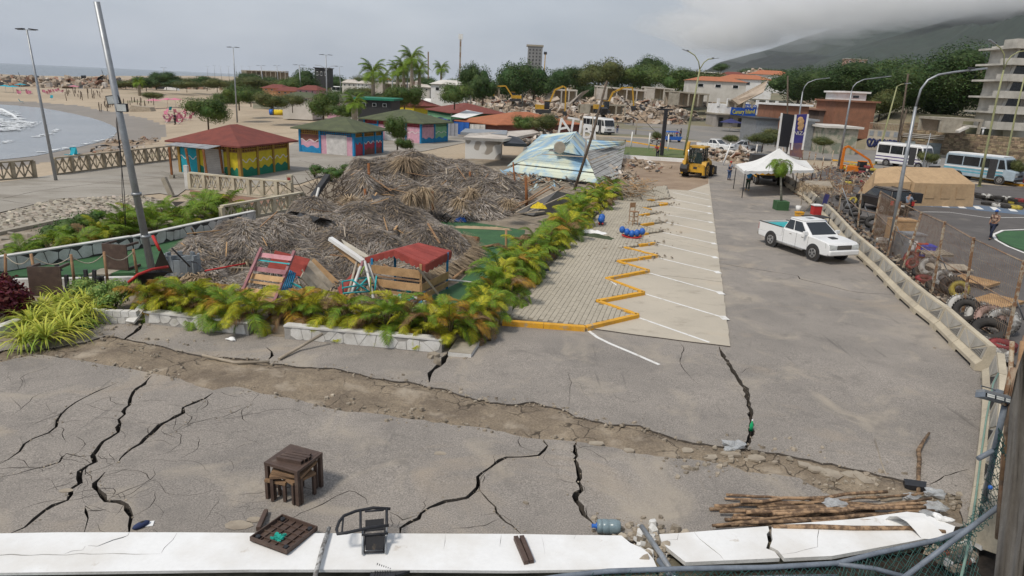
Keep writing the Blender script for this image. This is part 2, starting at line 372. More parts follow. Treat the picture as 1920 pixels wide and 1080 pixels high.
# ================================================================ ground, sea
SEA=-1.6
bay=[W2(x,y,SEA)for x,y in[(0,300),(30,297),(65,293),(100,286),(140,278),(185,267),(212,257),(219,248),(217,240),(207,234),(190,227),(170,221),(140,214),(110,208),(75,202),(30,198),(0,196),(-300,190),(-900,190),(-900,330),(-200,330)]]
inlet=[W2(x,y,SEA)for x,y in[(-200,152),(0,156),(60,157),(130,161),(207,164),(214,168),(150,169),(75,168),(0,164),(-200,160),(-800,150),(-800,130)]]
osea=[W2(x,y,SEA)for x,y in[(-900,95),(-400,124),(0,142),(60,144),(120,145),(160,143),(300,142.5),(400,143),(520,147)]]+[(-8000,20000),(-40000,20000)]
rad=np.geomspace(3.2,12000,400);ang=np.radians(np.linspace(-80,80,420))
RR,AA=np.meshgrid(rad,ang,indexing='ij');GX=RR*np.sin(AA);GY=RR*np.cos(AA)
wet=inpoly(GX,GY,bay)|inpoly(GX,GY,inlet)|inpoly(GX,GY,osea)
dd=np.minimum(np.minimum(dpoly(GX,GY,bay),dpoly(GX,GY,inlet)),dpoly(GX,GY,osea))
sdst=np.where(wet,-dd,dd)
def sm(a,b,x):t=np.clip((x-a)/(b-a),0,1);return t*t*(3-2*t)
def hillz(X,Y):
    X=np.asarray(X,float);Y=np.asarray(Y,float);r=np.hypot(X,Y);a=np.degrees(np.arctan2(X,Y))
    return 10.0*sm(170,360,r)*sm(2,18,a)+6*sm(114,130,Y)*sm(24,28,a)+22*sm(300,1200,r)*sm(5,25,a)
gnd=np.where(sdst<0,SEA+np.maximum(sdst*.05,-1.5),SEA+np.minimum(sdst*.055,1.0+.45))
beachmask=sm(0,1,sdst/26)
gnd=np.where(beachmask>=1,np.maximum(gnd,-.15),gnd)
gnd=np.where((RR<60),np.maximum(gnd,-.55),gnd)
nzv=np.array([noise.fractal(Vector((float(a)*.03,float(b)*.03,0)),1.0,2.0,4)for a,b in zip(GX.ravel(),GY.ravel())]).reshape(GX.shape)
gnd=gnd+nzv*.5*sm(70,160,RR)*sm(4,30,sdst)+hillz(GX,GY)
gnd=np.where(RR<46,np.minimum(gnd,-.34),gnd)
gnd=np.where(GY<9.6,-2.7,gnd)
n0,n1=GX.shape;idx=np.arange(n0*n1).reshape(n0,n1)
F=np.stack([idx[:-1,:-1],idx[1:,:-1],idx[1:,1:],idx[:-1,1:]],-1).reshape(-1,4)
fs=sdst[:-1,:-1].reshape(-1);mi=np.where(fs<6.5,1,0)
M_hillg=mat('scrub_and_dirt',(.15,.15,.09),(.29,.24,.17),sc=.03,bump=.3,bsc=2,det=10)
fr=RR[:-1,:-1].reshape(-1);fa=np.degrees(AA[:-1,:-1].reshape(-1));mi=np.where((((fr>170)&(fa>-21))|((fr>122)&(fa>-9)))&(fs>20),2,mi)
g=link('ground',npmesh('ground',np.stack([GX,GY,gnd],-1).reshape(-1,3),F,[M_sand,M_wsand,M_hillg],mi,True));tag(g,kind='structure')
def gnd_at(x,y):
    r=math.hypot(x,y);a=math.atan2(x,y)
    i=np.searchsorted(rad,r);j=np.searchsorted(ang,a);return float(gnd[min(i,n0-1),min(j,n1-1)])
# sea
M_sea=mat('sea_water',(.105,.13,.145),(.075,.105,.125),sc=.02,rough=.22,bump=.5,bsc=.9,spec=.5,fine=.1,bd=.25,det=8)
b=B();b.add([(-40000,-50,SEA),(1500,-50,SEA),(1500,40000,SEA),(-40000,40000,SEA)],[(0,1,2,3)])
struct('sea_water',b,M_sea)
# shallow silty water and surf in the bay
M_shal=mat('silty_shallow_water',(.27,.28,.285),(.21,.225,.235),sc=.08,rough=.2,bump=.35,bsc=1.2,spec=.5,bd=.12)
b=B();P=bay;b.add([(x,y,SEA+.03)for x,y in P],[tuple(range(len(P)))]);struct('bay_water',b,M_shal)
M_foam=mat('sea_foam',(.74,.76,.77),(.60,.63,.65),sc=.8,rough=.9,bump=.3,bsc=4)
def foam(pts,w,z):
    """broken foam: many small irregular flakes spread about a line"""
    P=[W(x,y,SEA)for x,y in pts];b=B()
    for i in range(len(P)-1):
        a,c=P[i],P[i+1];d=c-a;nr=Vector((-d.y,d.x,0)).normalized();n=max(3,int(d.length*w*3.2))
        for k in range(n):
            t=random.random();o=random.gauss(0,.33)*w
            if fn((a+d*t).x*.5,(a+d*t).y*.5,.35)+.25<abs(o)/w:continue
            p=a+d*t+nr*o;s=random.uniform(.12,.55)*(1-min(.8,abs(o)/w));q=[]
            for m in range(6):
                an=m*math.pi/3;q.append((p.x+math.cos(an)*s*random.uniform(.6,1.8),p.y+math.sin(an)*s*random.uniform(.5,1.1),z+random.uniform(0,.03)))
            b.add(q,[tuple(range(6))])
    return b
for pts,w,z in[([(-60,205),(0,209),(18,215),(35,225),(40,235),(25,243),(0,246),(-60,250)],5.0,SEA+.16),
                  ([(-60,222),(0,226),(20,231),(10,238),(-60,238)],6.0,SEA+.12),
                  ([(-60,275),(0,269),(40,262),(75,256),(100,250),(110,243)],1.2,SEA+.08),
                  ([(60,288),(110,281),(150,273),(195,263),(214,254)],.8,SEA+.07),
                  ([(0,157),(50,157.5)],2.0,SEA+.08),([(120,163),(200,165)],2,SEA+.08)]:
    tag(solo('surf_foam',foam(pts,w,z),M_foam,None,None),kind='stuff')
# breaking wave lips
b=B()
for pts in([(-40,203),(5,207),(25,217),(38,228)],):
    P=[W(x,y,SEA)for x,y in pts];b.tube([(p.x,p.y,SEA+.05)for p in P],[.3,.35,.3,.1],6)
tag(solo('wave_crest',b,M_foam,None,None),kind='stuff')
# ================================================================ the broken lot
cr_=[]
def CK(pts,w,amp=.05,step=.22,tip=(1,1)):
    p=[W2(*q)for q in pts];cr_.append(crackpoly(p,w,step,amp,tip));return p
main=[]
main.append(CK([(285,704),(268,720),(250,735),(247,745),(243,758),(235,763),(232,775),(225,785),(222,800),(222,810),(205,820),(187,835),(182,845),(172,853),(177,865),(165,873),(148,883),(150,895),(152,905),(135,916),(133,927),(125,937),(100,948),(83,958),(65,972),(45,988),(10,1004)],.085,.03,.16))
main.append(CK([(400,738),(385,748),(365,755),(345,765),(342,775),(330,782),(315,789),(302,797),(288,811),(272,822),(265,832),(245,841),(228,858),(222,866)],.10,.03,.16))
main.append(CK([(197,885),(185,897),(178,905),(175,913),(185,920),(192,930),(200,938),(220,942),(238,946),(240,955),(247,968),(243,985),(242,1001)],.10,.03,.14))
main.append(CK([(222,717),(205,725),(180,735),(160,745),(140,755),(125,765),(110,785),(105,800),(90,812),(60,825),(45,835),(38,848),(15,862),(-20,880)],.05,.03))
main.append(CK([(-20,898),(30,888),(60,880),(90,872),(112,865),(118,857),(125,850),(150,855),(172,853)],.04,.03))
main.append(CK([(475,760),(440,773),(420,783),(380,790),(345,798),(330,808),(305,815)],.02))
CK([(175,958),(160,948),(165,972),(158,998)],.05,.03)
CK([(200,955),(180,958),(165,957)],.04)
CK([(-10,684),(12,672),(30,662),(33,655)],.05);CK([(30,662),(70,660),(115,657),(150,663)],.05)
CK([(268,602),(258,618),(245,628),(230,636),(222,641)],.12,.04)
CK([(866,628),(850,652),(838,665),(830,678),(812,692),(803,706),(805,714)],.15,.04)
CK([(792,710),(787,718)],.08);CK([(500,650),(510,658),(512,667),(504,674)],.12,.03)
main.append(CK([(1018,820),(1025,835),(1022,845),(1010,853),(975,856),(950,858),(925,873),(905,888),(896,895),(898,905),(890,922),(875,932),(855,937),(835,940),(805,952),(790,963),(785,972),(770,980),(752,990),(750,1004)],.075,.025,.15))
main.append(CK([(898,915),(915,938),(928,950),(930,960),(940,972),(960,985),(978,1002)],.035,.025,.12))
main.append(CK([(785,965),(755,975),(745,968),(730,960)],.04,.02,.15))
CK([(485,1000),(550,970),(580,955),(605,945),(630,930),(655,920),(665,923),(687,935),(690,947)],.02,.02,.15)
CK([(905,890),(912,897),(905,903),(898,903)],.02)
CK([(745,990),(752,977),(757,985)],.02)
main.append(CK([(1080,826),(1078,850),(1080,870),(1086,885),(1085,905),(1090,920),(1078,932),(1080,940),(1090,950),(1095,965),(1110,978),(1120,992)],.10,.03,.12))
CK([(1102,972),(1103,958),(1098,952)],.025)
main.append(CK([(1349,650),(1355,665),(1365,680),(1375,700),(1385,715),(1398,728),(1402,745),(1407,765),(1410,790),(1408,812),(1402,830),(1396,842)],.12,.03,.15))
CK([(1272,638),(1282,652),(1278,668),(1275,680),(1285,695),(1298,712),(1315,724)],.02,.03)
CK([(1344,492),(1380,499),(1440,508),(1480,514),(1495,517),(1500,523),(1540,532),(1590,545),(1630,550),(1678,553)],.05,.05,.4)
CK([(1730,911),(1755,905),(1770,895),(1790,888),(1818,880)],.025,.02,.15)
CK([(1065,700),(1070,720),(1068,745),(1067,762)],.012,.03);CK([(1335,390),(1370,397),(1440,399),(1500,405)],.05,.05,.5)
for P in main:  # hair cracks branching off
    for k in range(10 if P[0][0]<-2 else 5 if len(P)>8 else 2):
        a=Vector(random.choice(P));an=random.uniform(0,6.28);q=[a]
        for j in range(random.randint(4,9)):
            an+=random.uniform(-.7,.7);q.append(q[-1]+Vector((math.cos(an),math.sin(an)))*random.uniform(.07,.2))
        cr_.append(crackpoly([tuple(v)for v in q],random.choice((.008,.012,.016)),.12,.012))
for _ in range(46):
    a=Vector(W2(random.uniform(-10,470),random.uniform(720,995)));an=random.uniform(-.6,1.6);q=[a]
    for j in range(random.randint(5,14)):an+=random.uniform(-.6,.6);q.append(q[-1]+Vector((math.cos(an),math.sin(an)))*random.uniform(.08,.22))
    cr_.append(crackpoly([tuple(v)for v in q],random.choice((.006,.008,.012)),.12,.015))
fiss_px=[(-40,672),(20,652),(60,655),(110,648),(160,640),(200,628),(250,636),(300,646),(330,656),(385,663),(470,672),(520,683),(570,690),(640,695),(690,707),(720,710),(780,714),(800,722),(840,727),(880,742),(920,750),(960,755),(1000,752),(1050,765),(1080,782),(1140,796),(1200,798),(1240,812),(1300,828),(1340,833),(1390,838),(1440,845),(1500,860),(1560,870),(1600,878),(1650,892),(1700,905),(1740,920),(1800,932),
           (1805,985),(1700,950),(1600,930),(1560,925),(1500,895),(1450,885),(1400,880),(1350,865),(1290,860),(1230,858),(1150,840),(1080,830),(1020,822),(960,812),(900,800),(830,790),(760,783),(700,775),(650,772),(600,762),(540,748),(490,740),(440,726),(400,733),(350,714),(300,702),(240,690),(190,682),(150,672),(60,664),(-40,690)]
fiss=[tuple(v)for v in jag([W2(*q)for q in fiss_px]+[W2(*fiss_px[0])],.18,.045)[:-1]]
lot=[W2(*q)for q in[(-420,1000),(0,1006),(600,1010),(1180,1014),(1300,1014),(1600,995),(1850,985),(1905,900),(1900,780),(1893,690),(1772,598),(1655,512),(1592,440),(1545,385),(1502,342),(1470,303),(1345,297),(1180,330),(930,590),(920,640),(825,650),(530,622),(265,596),(150,600),(30,630),(-60,660),(-420,730)]]
me=cracked('asphalt_lot',lot,cr_+[fiss],gz,.22,[M_asph,M_edge],grid=.55)
tag(link('asphalt_lot',me),kind='structure')
b=B();b.add([(-26,9.6,-.2),(24,9.6,-.2),(24,52,-.2),(-26,52,-.2)],[(0,1,2,3)]);struct('soil',b,M_soil)
# heaved dirt of the fissure: fine relief grid cut to the outline
xs=np.arange(-16,17,.075);ys=np.arange(9.8,21.5,.075);X,Y=np.meshgrid(xs,ys,indexing='ij')
k=inpoly(X,Y,fiss)|(dpoly(X,Y,fiss)<.09)
Z=np.zeros_like(X);dE=dpoly(X[k],Y[k],fiss)
zz=[]
for x,y,e in zip(X[k],Y[k],dE):
    c=noise.voronoi(Vector((x*1.6,y*1.6,0)))[0];ed=c[1]-c[0];ramp=min(1,e/.35)
    plate=.045*fn(c[0]*0+round(x*.8),round(y*.8),1.3)if x<-4 else 0
    zz.append(gz(x,y)-.05+.05*ramp*(.7+fn(x,y,.7))+(.035 if x<-4 else .018)*min(1,ed/.12)*ramp+.022*fn(x,y,6)+.014*fn(x,y,17)+plate*ramp)
Z[k]=zz
id_=-np.ones(X.shape,int);id_[k]=np.arange(k.sum())
q=np.stack([id_[:-1,:-1],id_[1:,:-1],id_[1:,1:],id_[:-1,1:]],-1).reshape(-1,4);q=q[(q>=0).all(1)]
tag(link('heaved_ground',npmesh('heaved_ground',np.stack([X[k],Y[k],Z[k]],-1),q,M_fiss,None,True)),kind='structure')
def chunk(b,p,s,mi=0,flat=.55):
    """irregular broken lump"""
    a=random.uniform(0,6.28);n=random.choice((4,5,6));h=s*flat*random.uniform(.6,1.3);lo=[];hi=[]
    tx,ty=random.uniform(-.35,.35),random.uniform(-.35,.35)
    for i in range(n):
        t=a+i*6.283/n;r_=s*random.uniform(.45,.8);x,y=math.cos(t)*r_,math.sin(t)*r_*.8
        lo.append((p[0]+x,p[1]+y,p[2]-s*.12+tx*x));hi.append((p[0]+x*random.uniform(.7,.98),p[1]+y*random.uniform(.7,.98),p[2]+h*random.uniform(.75,1)+tx*x+ty*y))
    b.add(lo+hi,[tuple(range(n,2*n))]+[(i,(i+1)%n,n+(i+1)%n,n+i)for i in range(n)]+[tuple(reversed(range(n)))],mi)
b=B();n=len(fiss)
for i in range(n):
    for k_ in range(5):
        x,y=fiss[i];x+=random.gauss(0,.13);y+=random.gauss(0,.13)
        if random.random()<.5+fn(x,y,.5):chunk(b,(x,y,gz(x,y)),random.choice((.015,.02,.03,.035,.05,.08)),0,.45)
for _ in range(700):
    x,y=W2(random.uniform(100,1750),random.uniform(650,950))
    if inpoly([x],[y],fiss)[0]:chunk(b,(x,y,gz(x,y)-.02),random.choice((.015,.02,.03,.05)))
for px,py,sp,c in[(1310,880,25,30),(760,772,30,24),(640,760,30,20),(1190,1000,28,60),(1600,905,60,50),(1400,850,60,60),(300,655,60,40),(860,668,18,12),(230,612,40,40),(1770,945,40,70),(1180,985,40,25)]:
    for _ in range(c):
        x,y=W2(random.gauss(px,sp),random.gauss(py,sp*.28));chunk(b,(x,y,gz(x,y)),random.choice((.025,.04,.05,.08,.11)))
for P in main:
    for i in range(len(P)-1):
        for _ in range(int((Vector(P[i+1])-Vector(P[i])).length*16)):
            c=Vector(P[i]).lerp(Vector(P[i+1]),random.random());x,y=c.x+random.gauss(0,.09),c.y+random.gauss(0,.09);chunk(b,(x,y,gz(x,y)),random.choice((.01,.012,.015,.02,.035)))
solo('rubble_fragments',b,M_frag,None,None,kind='stuff')
# flat broken plates lying in the fissure
n=0
for px,py,s in[(1510,872,.22),(1530,880,.25),(1560,888,.3),(1600,890,.3),(1625,900,.3),(1370,848,.3),(1420,856,.25),(1335,855,.2),(1290,843,.2),(1180,845,.18),(1120,833,.2)]:
    x,y=W2(px,py);pts=[]
    m=random.choice((5,6,7));a0=random.random()*6
    for i in range(m):t=a0+i*6.283/m;r_=s*random.uniform(.6,1.05);pts.append((math.cos(t)*r_,math.sin(t)*r_*.7))
    b=B().prism(pts,0,.045);o=struct('pavement_plate',b,M_fiss if px<500 else M_frag);o.location=(x,y,gz(x,y)-.02);o.rotation_euler=(random.uniform(-.06,.06),random.uniform(-.06,.06),0)
# ================================================================ parking slab, lines, paving, kerbs
slab=[tuple(v)for v in jag([W2(*q)for q in[(1369,651),(1230,634),(1100,616),(1000,600),(1150,385),(1195,322),(1327,322),(1369,651)]],.35,.018)[:-1]]
sl=[crackpoly([W2(*q)for q in p],w,.3,.03,(0,0))for p,w in[([(1200,515),(1280,521),(1353,530)],.03),([(1215,440),(1345,470)],.015),([(1240,395),(1330,400)],.02),([(1250,355),(1330,372)],.03)]]
me=cracked('parking_slab',slab,sl,lambda x,y:gz(x,y)*.4+.035,.12,[M_slab,M_edge]);tag(link('parking_slab',me),kind='structure')
def strip(pts,w,z):
    P=[Vector(p)for p in jag(pts,.8,.006)];b=B();n=len(P);vs=[]
    for i,p in enumerate(P):
        d=(P[min(i+1,n-1)]-P[max(i-1,0)]).normalized();nr=Vector((-d.y,d.x))*w/2
        for s_ in(1,-1):c=p+nr*s_;vs.append((c.x,c.y,z(c.x,c.y)if callable(z)else z))
    b.add(vs,[(2*i+1,2*i+3,2*i+2,2*i)for i in range(n-1)]);return b
zs=lambda x,y:gz(x,y)*.4+.040
def WL(p,f):a=W2(*p);return a
for a,c in[((1196,597),(1330,644)),((1207,552),(1359,598)),((1216,513),(1352,551)),((1230,484),(1347,512)),((1228,457),(1342,484)),((1243,437),(1340,458)),((1248,418),(1337,437)),((1240,402),(1334,418)),((1254,387),(1332,401)),((1258,374),(1331,388)),((1262,362),(1330,376)),((1266,352),(1329,366))]:
    struct('painted_line',strip([W2(*a),W2(*c)],.11,zs),M_wht)
    if c[1]>380 and c[0]>1330:
        x,y=W2(c[0]-2,c[1]);b=B();b.box(x,y,zs(x,y)+.004,.26,.42,.004,.1);struct('painted_marker',b,M_wht)
b=strip([W2(1103,620),W2(1120,633),W2(1145,645),W2(1236,684)],.12,lambda x,y:gz(x,y)+.006)
struct('painted_line',b,M_wht)
zig=[(1098,612),(1196,589),(1120,563),(1207,547),(1137,521),(1216,506),(1158,489),(1232,478),(1169,463),(1228,454),(1186,440),(1245,431),(1200,421),(1248,414),(1198,403),(1236,397),(1204,388),(1254,381),(1212,375),(1258,370)]
ZT=.15
zw=[W2(x,y,ZT)for x,y in zig]
side=[W2(*q)for q in[(945,600),(958,580),(990,545),(1030,500),(1075,450),(1120,405),(1165,360),(1210,355)]]
front=[W2(942,601,ZT),W2(1098,612,ZT)]
walk=[side[0]]+front[1:]+zw[1:]+[W2(1250,350),side[-1],side[-2]]+side[1:-2][::-1]
b=B();b.prism(walk,-.1,.105);sw=struct('sidewalk',b,M_joint)
# pavers: rows run along the side of the bays
ux=(Vector(W2(1350,560))-Vector(W2(1332,401))).normalized()*-1;uy=Vector((-ux.y,ux.x));org=Vector(W2(1000,610))
PW,PL=.17,.34;wk=Vector;cells=[]
wp=np.array(walk)
for i in range(-60,140):
    for j in range(-45,45):
        c=org+ux*(i+(.5 if j%2 else 0))*PL+uy*j*PW
        cells.append((c.x,c.y))
cells=np.array(cells);ok=inpoly(cells[:,0],cells[:,1],walk)&(dpoly(cells[:,0],cells[:,1],walk)>.1)
cells=cells[ok];cells=cells[np.argsort(np.hypot(cells[:,0],cells[:,1]))]
an=math.atan2(ux.y,ux.x)
pm=B().box(0,0,0,PL-.014,PW-.014,.05).mesh('paver',M_paver)
for k_,(x,y)in enumerate(cells[:300]):
    o=link('paver',pm,sw,(x,y,.105+random.uniform(-.004,.006)));o.rotation_euler=(random.uniform(-.015,.015),random.uniform(-.015,.015),an)
b=B()
for x,y in cells[300:]:b.box(x,y,.105+random.uniform(-.004,.006),PL-.014,PW-.014,.05,an)
tag(part('paver',b,M_paver,sw),kind='stuff')
kb=thing('kerb',None,None);kb['kind']='structure'
def kerb(a,c,w=.16,h=.17,broken=0):
    a,c=Vector(a),Vector(c);d=c-a;n=max(1,round(d.length/1.1));p0=0
    for i in range(n):
        if broken and random.random()<broken*.55:continue
        s=a+d*(i/n);e=a+d*((i+1)/n);off=Vector((random.gauss(0,.05),random.gauss(0,.05)))*broken
        g_=(e-s).normalized()*(.006+.05*broken);b=B()
        b.bar((*(s+g_+off),h/2-.01+.02*broken),(*(e-g_+off*random.uniform(-1,1)),h/2-.01+random.uniform(-.05,.04)*broken),w,h,up=(0,0,1))
        part('kerb_stone',b,M_yel,kb)
kerb(front[0],front[1],.2)
for i in range(len(zw)-1):kerb(zw[i],zw[i+1],.17,broken=0 if i<6 else(.35 if i<9 else .9))
b=B()
for i in range(6,len(zw)):
    for _ in range(26):x,y=zw[i];x+=random.gauss(-.2,.45);y+=random.gauss(0,.4);chunk(b,(x,y,.1),random.choice((.05,.08,.12)))
solo('kerb_rubble',b,M_frag,None,None,kind='stuff')
# ================================================================ white wall along the near edge
def wz(z):return lambda x,y:z
WALLZ=.16
wA=[W2(x,y,WALLZ)for x,y in[(-330,996),(0,1000),(110,998),(330,998),(480,999),(700,1000),(960,1001),(1080,1003),(1165,1004),(1182,1018),(1200,1026),(1215,1036),(1225,1048),(1232,1064),(1100,1068),(960,1070),(700,1068),(470,1068),(0,1074),(-330,1078)]]
wcr=[crackpoly([W2(x,y,WALLZ)for x,y in p],w,.15,.02)for p,w in[
    ([(243,997),(240,1005),(230,1008),(212,1012),(195,1020),(182,1025),(165,1023)],.035),([(180,1025),(168,1037)],.015),([(160,1024),(155,1031),(135,1033),(120,1039)],.02),
    ([(-100,1043),(0,1041),(80,1040),(170,1039),(230,1038),(300,1038)],.018),([(332,999),(322,1012),(310,1027),(302,1038)],.016),([(835,1001),(832,1030)],.008),([(940,1002),(937,1025)],.01),([(1015,1002),(1020,1020),(1022,1040)],.008),([(1080,1003),(1076,1010)],.02)]]
wl=thing('retaining_wall','white painted low wall along the near edge of the cracked lot','wall',(0,0,0))
me=cracked('wall_top',wA,wcr,wz(WALLZ),.05,[M_white,M_whited]);o=link('wall_top',me,wl)
wB=[(1274,1001),(1440,988),(1442,997),(1437,1003),(1440,1018),(1436,1030),(1452,1036),(1462,1048),(1285,1056),(1250,1028),(1240,1017),(1236,1003)]
wC=[(1447,988),(1600,976),(1700,963),(1730,966),(1790,990),(1785,1003),(1700,1020),(1560,1046),(1470,1050),(1458,1036),(1443,1028),(1448,1015),(1446,1003)]
for P,cc,nm in((wB,[([(1301,999),(1310,1012),(1330,1026),(1350,1042),(1358,1052)],.02),([(1238,1015),(1268,1013),(1272,1003)],.015)],1),(wC,[([(1536,985),(1533,1012),(1534,1030),(1490,1040),(1455,1046)],.009)],2)):
    me=cracked('wall_block',[W2(x,y,WALLZ)for x,y in P],[crackpoly([W2(x,y,WALLZ)for x,y in p],w,.15,.02)for p,w in cc],lambda x,y:WALLZ+.02*nm+.015*fn(x,y,1),.07,[M_white,M_whited])
    link('wall_block',me,wl)
b=B()
a0,a1=Vector(W2(-330,1076,WALLZ)),Vector(W2(1240,1066,WALLZ));a2,a3=Vector(W2(1290,1053,WALLZ)),Vector(W2(1785,1001,WALLZ))
for p,q in((a0,a1),(a1,a2),(a2,a3)):
    nr=Vector((-(q-p).y,(q-p).x)).normalized()
    b.prism([tuple(p+nr*.06),tuple(q+nr*.06),tuple(q+nr*.5),tuple(p+nr*.5)],-2.7,-.03)
part('wall_face',b,mat('mossy_wall_face',(.24,.21,.15),(.09,.085,.06),sc=1.5,bump=.3),wl)
b=B()  # rubble of the break
for _ in range(160):
    x,y=W2(random.gauss(1222,26),random.gauss(1022,17),.05);chunk(b,(x,y,random.uniform(-.06,.12)),random.choice((.04,.06,.1,.16)),random.choice((0,0,0,1)))
solo('wall_break_rubble',b,[M_frag,M_whited],None,None,kind='stuff')
b=B();p=[W2(1270,1085,-2),W2(1900,1000,-2),W2(2300,1400,-2),W2(1000,1400,-2)];b.prism(p,-2.3,-2.0);struct('turf_below',b,M_lawn)
# ================================================================ plants: makers
M_fr=[leafmat('frond_green',(.12,.215,.02),(.23,.32,.03)),leafmat('frond_yellow',(.46,.43,.03),(.30,.35,.025)),leafmat('frond_orange',(.42,.22,.03),(.30,.20,.03)),leafmat('frond_dry',(.22,.13,.06),(.30,.20,.10))]
M_stem=mat('palm_stem',(.16,.13,.06),(.10,.08,.04),sc=6,bump=.3)
def frond_mesh(Ln,droop,n,mi_,w=.40,name='frond'):
    b=B();pts=[]
    for i in range(n+1):
        t=i/n;pts.append(Vector((Ln*t*(1-.22*t*droop),0,Ln*(.75*t-droop*t*t))))
    b.tube(pts[::2]if n%2==0 else pts,[.012*(1-.7*i/n)for i in range(0,n+1,2)]if n%2==0 else .01,3,0,cap=False)
    for i in range(max(2,n//6),n+1):
        t=i/n;p=pts[i];q=pts[i-1];d=(p-q).normalized();ll=w*math.sin(math.pi*min(1,.22+t*.78))**.6*random.uniform(.85,1.1)*(1.1-.3*t)
        for s_ in(-1,1):
            for sub in(0,.34,.67):
                o=q.lerp(p,sub+.2*random.random());out=(d*.75+Vector((0,s_*.95,.18+random.uniform(-.15,.15)))).normalized()
                m=o+out*ll*.5;e=o+out*ll+Vector((0,0,-ll*random.uniform(.15,.5)));wd_=d*.0085
                b.add([o-wd_*.6,o+wd_*.6,m+wd_,e,m-wd_],[(0,1,2,4),(4,2,3)],1)
    return b.mesh(name,[M_stem,M_fr[mi_]])
FR=[[frond_mesh(1.0,.55+.35*v,20,c)for v in range(3)]for c in range(4)]
def palm_plant(x,y,z,h,nf,mix,label,group,cat='palm',name='areca_palm',stems=3):
    t=thing(name,label,cat,(x,y,z),random.random()*6,group)
    b=B()
    for s_ in range(stems):
        a=random.random()*6.28;r_=.12*h;b.tube([(math.cos(a)*r_*.3,math.sin(a)*r_*.3,0),(math.cos(a)*r_,math.sin(a)*r_,h*.42)],[.035,.02],5)
    part('stem',b,M_stem,t)
    for i in range(nf):
        k=random.choices(range(4),mix)[0];o=link('frond',random.choice(FR[k]),t)
        a=i*2.399+random.uniform(-.3,.3);u=(i/nf);tilt=R(-8+70*(1-u)**1.2+random.uniform(-8,8))
        L_=h*random.uniform(.6,.9);o.scale=(L_,L_*random.uniform(.8,1.05),L_)
        o.location=(math.cos(a)*.05,math.sin(a)*.05,h*(.06+.34*u));o.rotation_euler=(random.uniform(-.25,.25),tilt-R(28),a)
    return t
HX=[.38,.45,.11,.06]
def pos_words(i,n,what):
    o=['first','second','third','fourth','fifth','sixth','seventh','eighth','ninth','tenth','eleventh','twelfth','thirteenth','fourteenth','fifteenth','sixteenth','seventeenth','eighteenth','nineteenth','twentieth']
    o+=['twenty '+q for q in o[:9]]+['thirtieth']+['thirty '+q for q in o[:9]]
    return o[min(i,38)]
# front hedge (planter level .3)
fl=[(280,597),(320,602),(362,606),(400,610),(440,618),(475,622),(545,618),(580,622),(615,626),(652,630),(690,634),(728,638),(765,642),(805,648),(842,648),(880,645),(915,618)]
for i,(px,py)in enumerate(fl):
    x,y=W2(px,py-20,.3);palm_plant(x,y,.28,random.uniform(1.1,1.4),17,HX if i!=6 else[.1,.3,.5,.2],'yellow green areca palm, %s from the left in the row on the white planter'%pos_words(i,17,''),'areca palms in the front planter')
for i,(px,py)in enumerate([(300,572),(345,574),(400,580),(560,592),(650,600),(740,604),(820,606),(888,612)]):
    x,y=W2(px,py,.3);palm_plant(x,y,.25,random.uniform(1.2,1.5),17,[.3,.35,.25,.1],'orange tinged areca palm, %s from the left in the back row of the planter'%pos_words(i,8,''),'areca palms in the back row of the planter')
sr=[(925,590),(955,566),(972,545),(990,528),(1006,512),(1022,496),(1038,480),(1054,465),(1070,450),(1085,437),(1098,425),(1110,414),(1122,403),(1133,393),(1144,384),(1153,375),(1160,367)]
for i,(px,py)in enumerate(sr):
    for row in(0,1):
        x,y=W2(px-12-row*20,py-4-row*3,.2);palm_plant(x+random.uniform(-.2,.2),y,.15,random.uniform(1.2,1.75),17,[.55,.34,.04,.07],'green areca palm %s from the near end, %s the paved walkway'%(pos_words(i,17,''),'nearest' if not row else 'one row back from'),'areca palms along the walkway')
# strap leaved clumps
M_spi=leafmat('variegated_strap_leaf',(.60,.58,.09),(.24,.36,.05),isl=.3,hue=.02)
M_croton=leafmat('dark_red_leaf',(.14,.018,.025),(.06,.01,.015));M_lbush=leafmat('pale_green_leaf',(.28,.36,.10),(.15,.26,.06))
M_leaf=leafmat('bush_leaf',(.05,.105,.025),(.09,.15,.035));M_leafd=leafmat('tree_leaf_dark',(.042,.082,.024),(.075,.125,.036),sc=.9)
M_leafm=leafmat('tree_leaf_mid',(.062,.112,.026),(.12,.165,.04),sc=.9);M_leafo=leafmat('tree_leaf_olive',(.14,.145,.045),(.075,.10,.032),sc=.9)
M_bark=mat('bark',(.13,.10,.075),(.08,.06,.045),sc=5,bump=.5)
M_dryleaf=leafmat('dry_leaf',(.22,.16,.09),(.15,.11,.06))
def strap_clump(n,L_,w,m,name='foliage'):
    b=B()
    for i in range(n):
        a=random.random()*6.28;el=random.uniform(.5,1.35);l=L_*random.uniform(.6,1.1);o=Vector((math.cos(a),math.sin(a),0));sd=Vector((-o.y,o.x,0))*w
        P=[o*.03];v=o*math.cos(el)+Vector((0,0,math.sin(el)))
        for k in range(5):P.append(P[-1]+v*l/5);v=(v+Vector((0,0,-.42))).normalized()
        vs=[]
        for k,p in enumerate(P):q=sd*(1,1.1,1,.8,.5,.06)[k];vs+=[p-q,p+q]
        b.add(vs,[(2*k,2*k+1,2*k+3,2*k+2)for k in range(5)])
    return b
sp=strap_clump(110,1.05,.022,M_spi).mesh('foliage',M_spi)
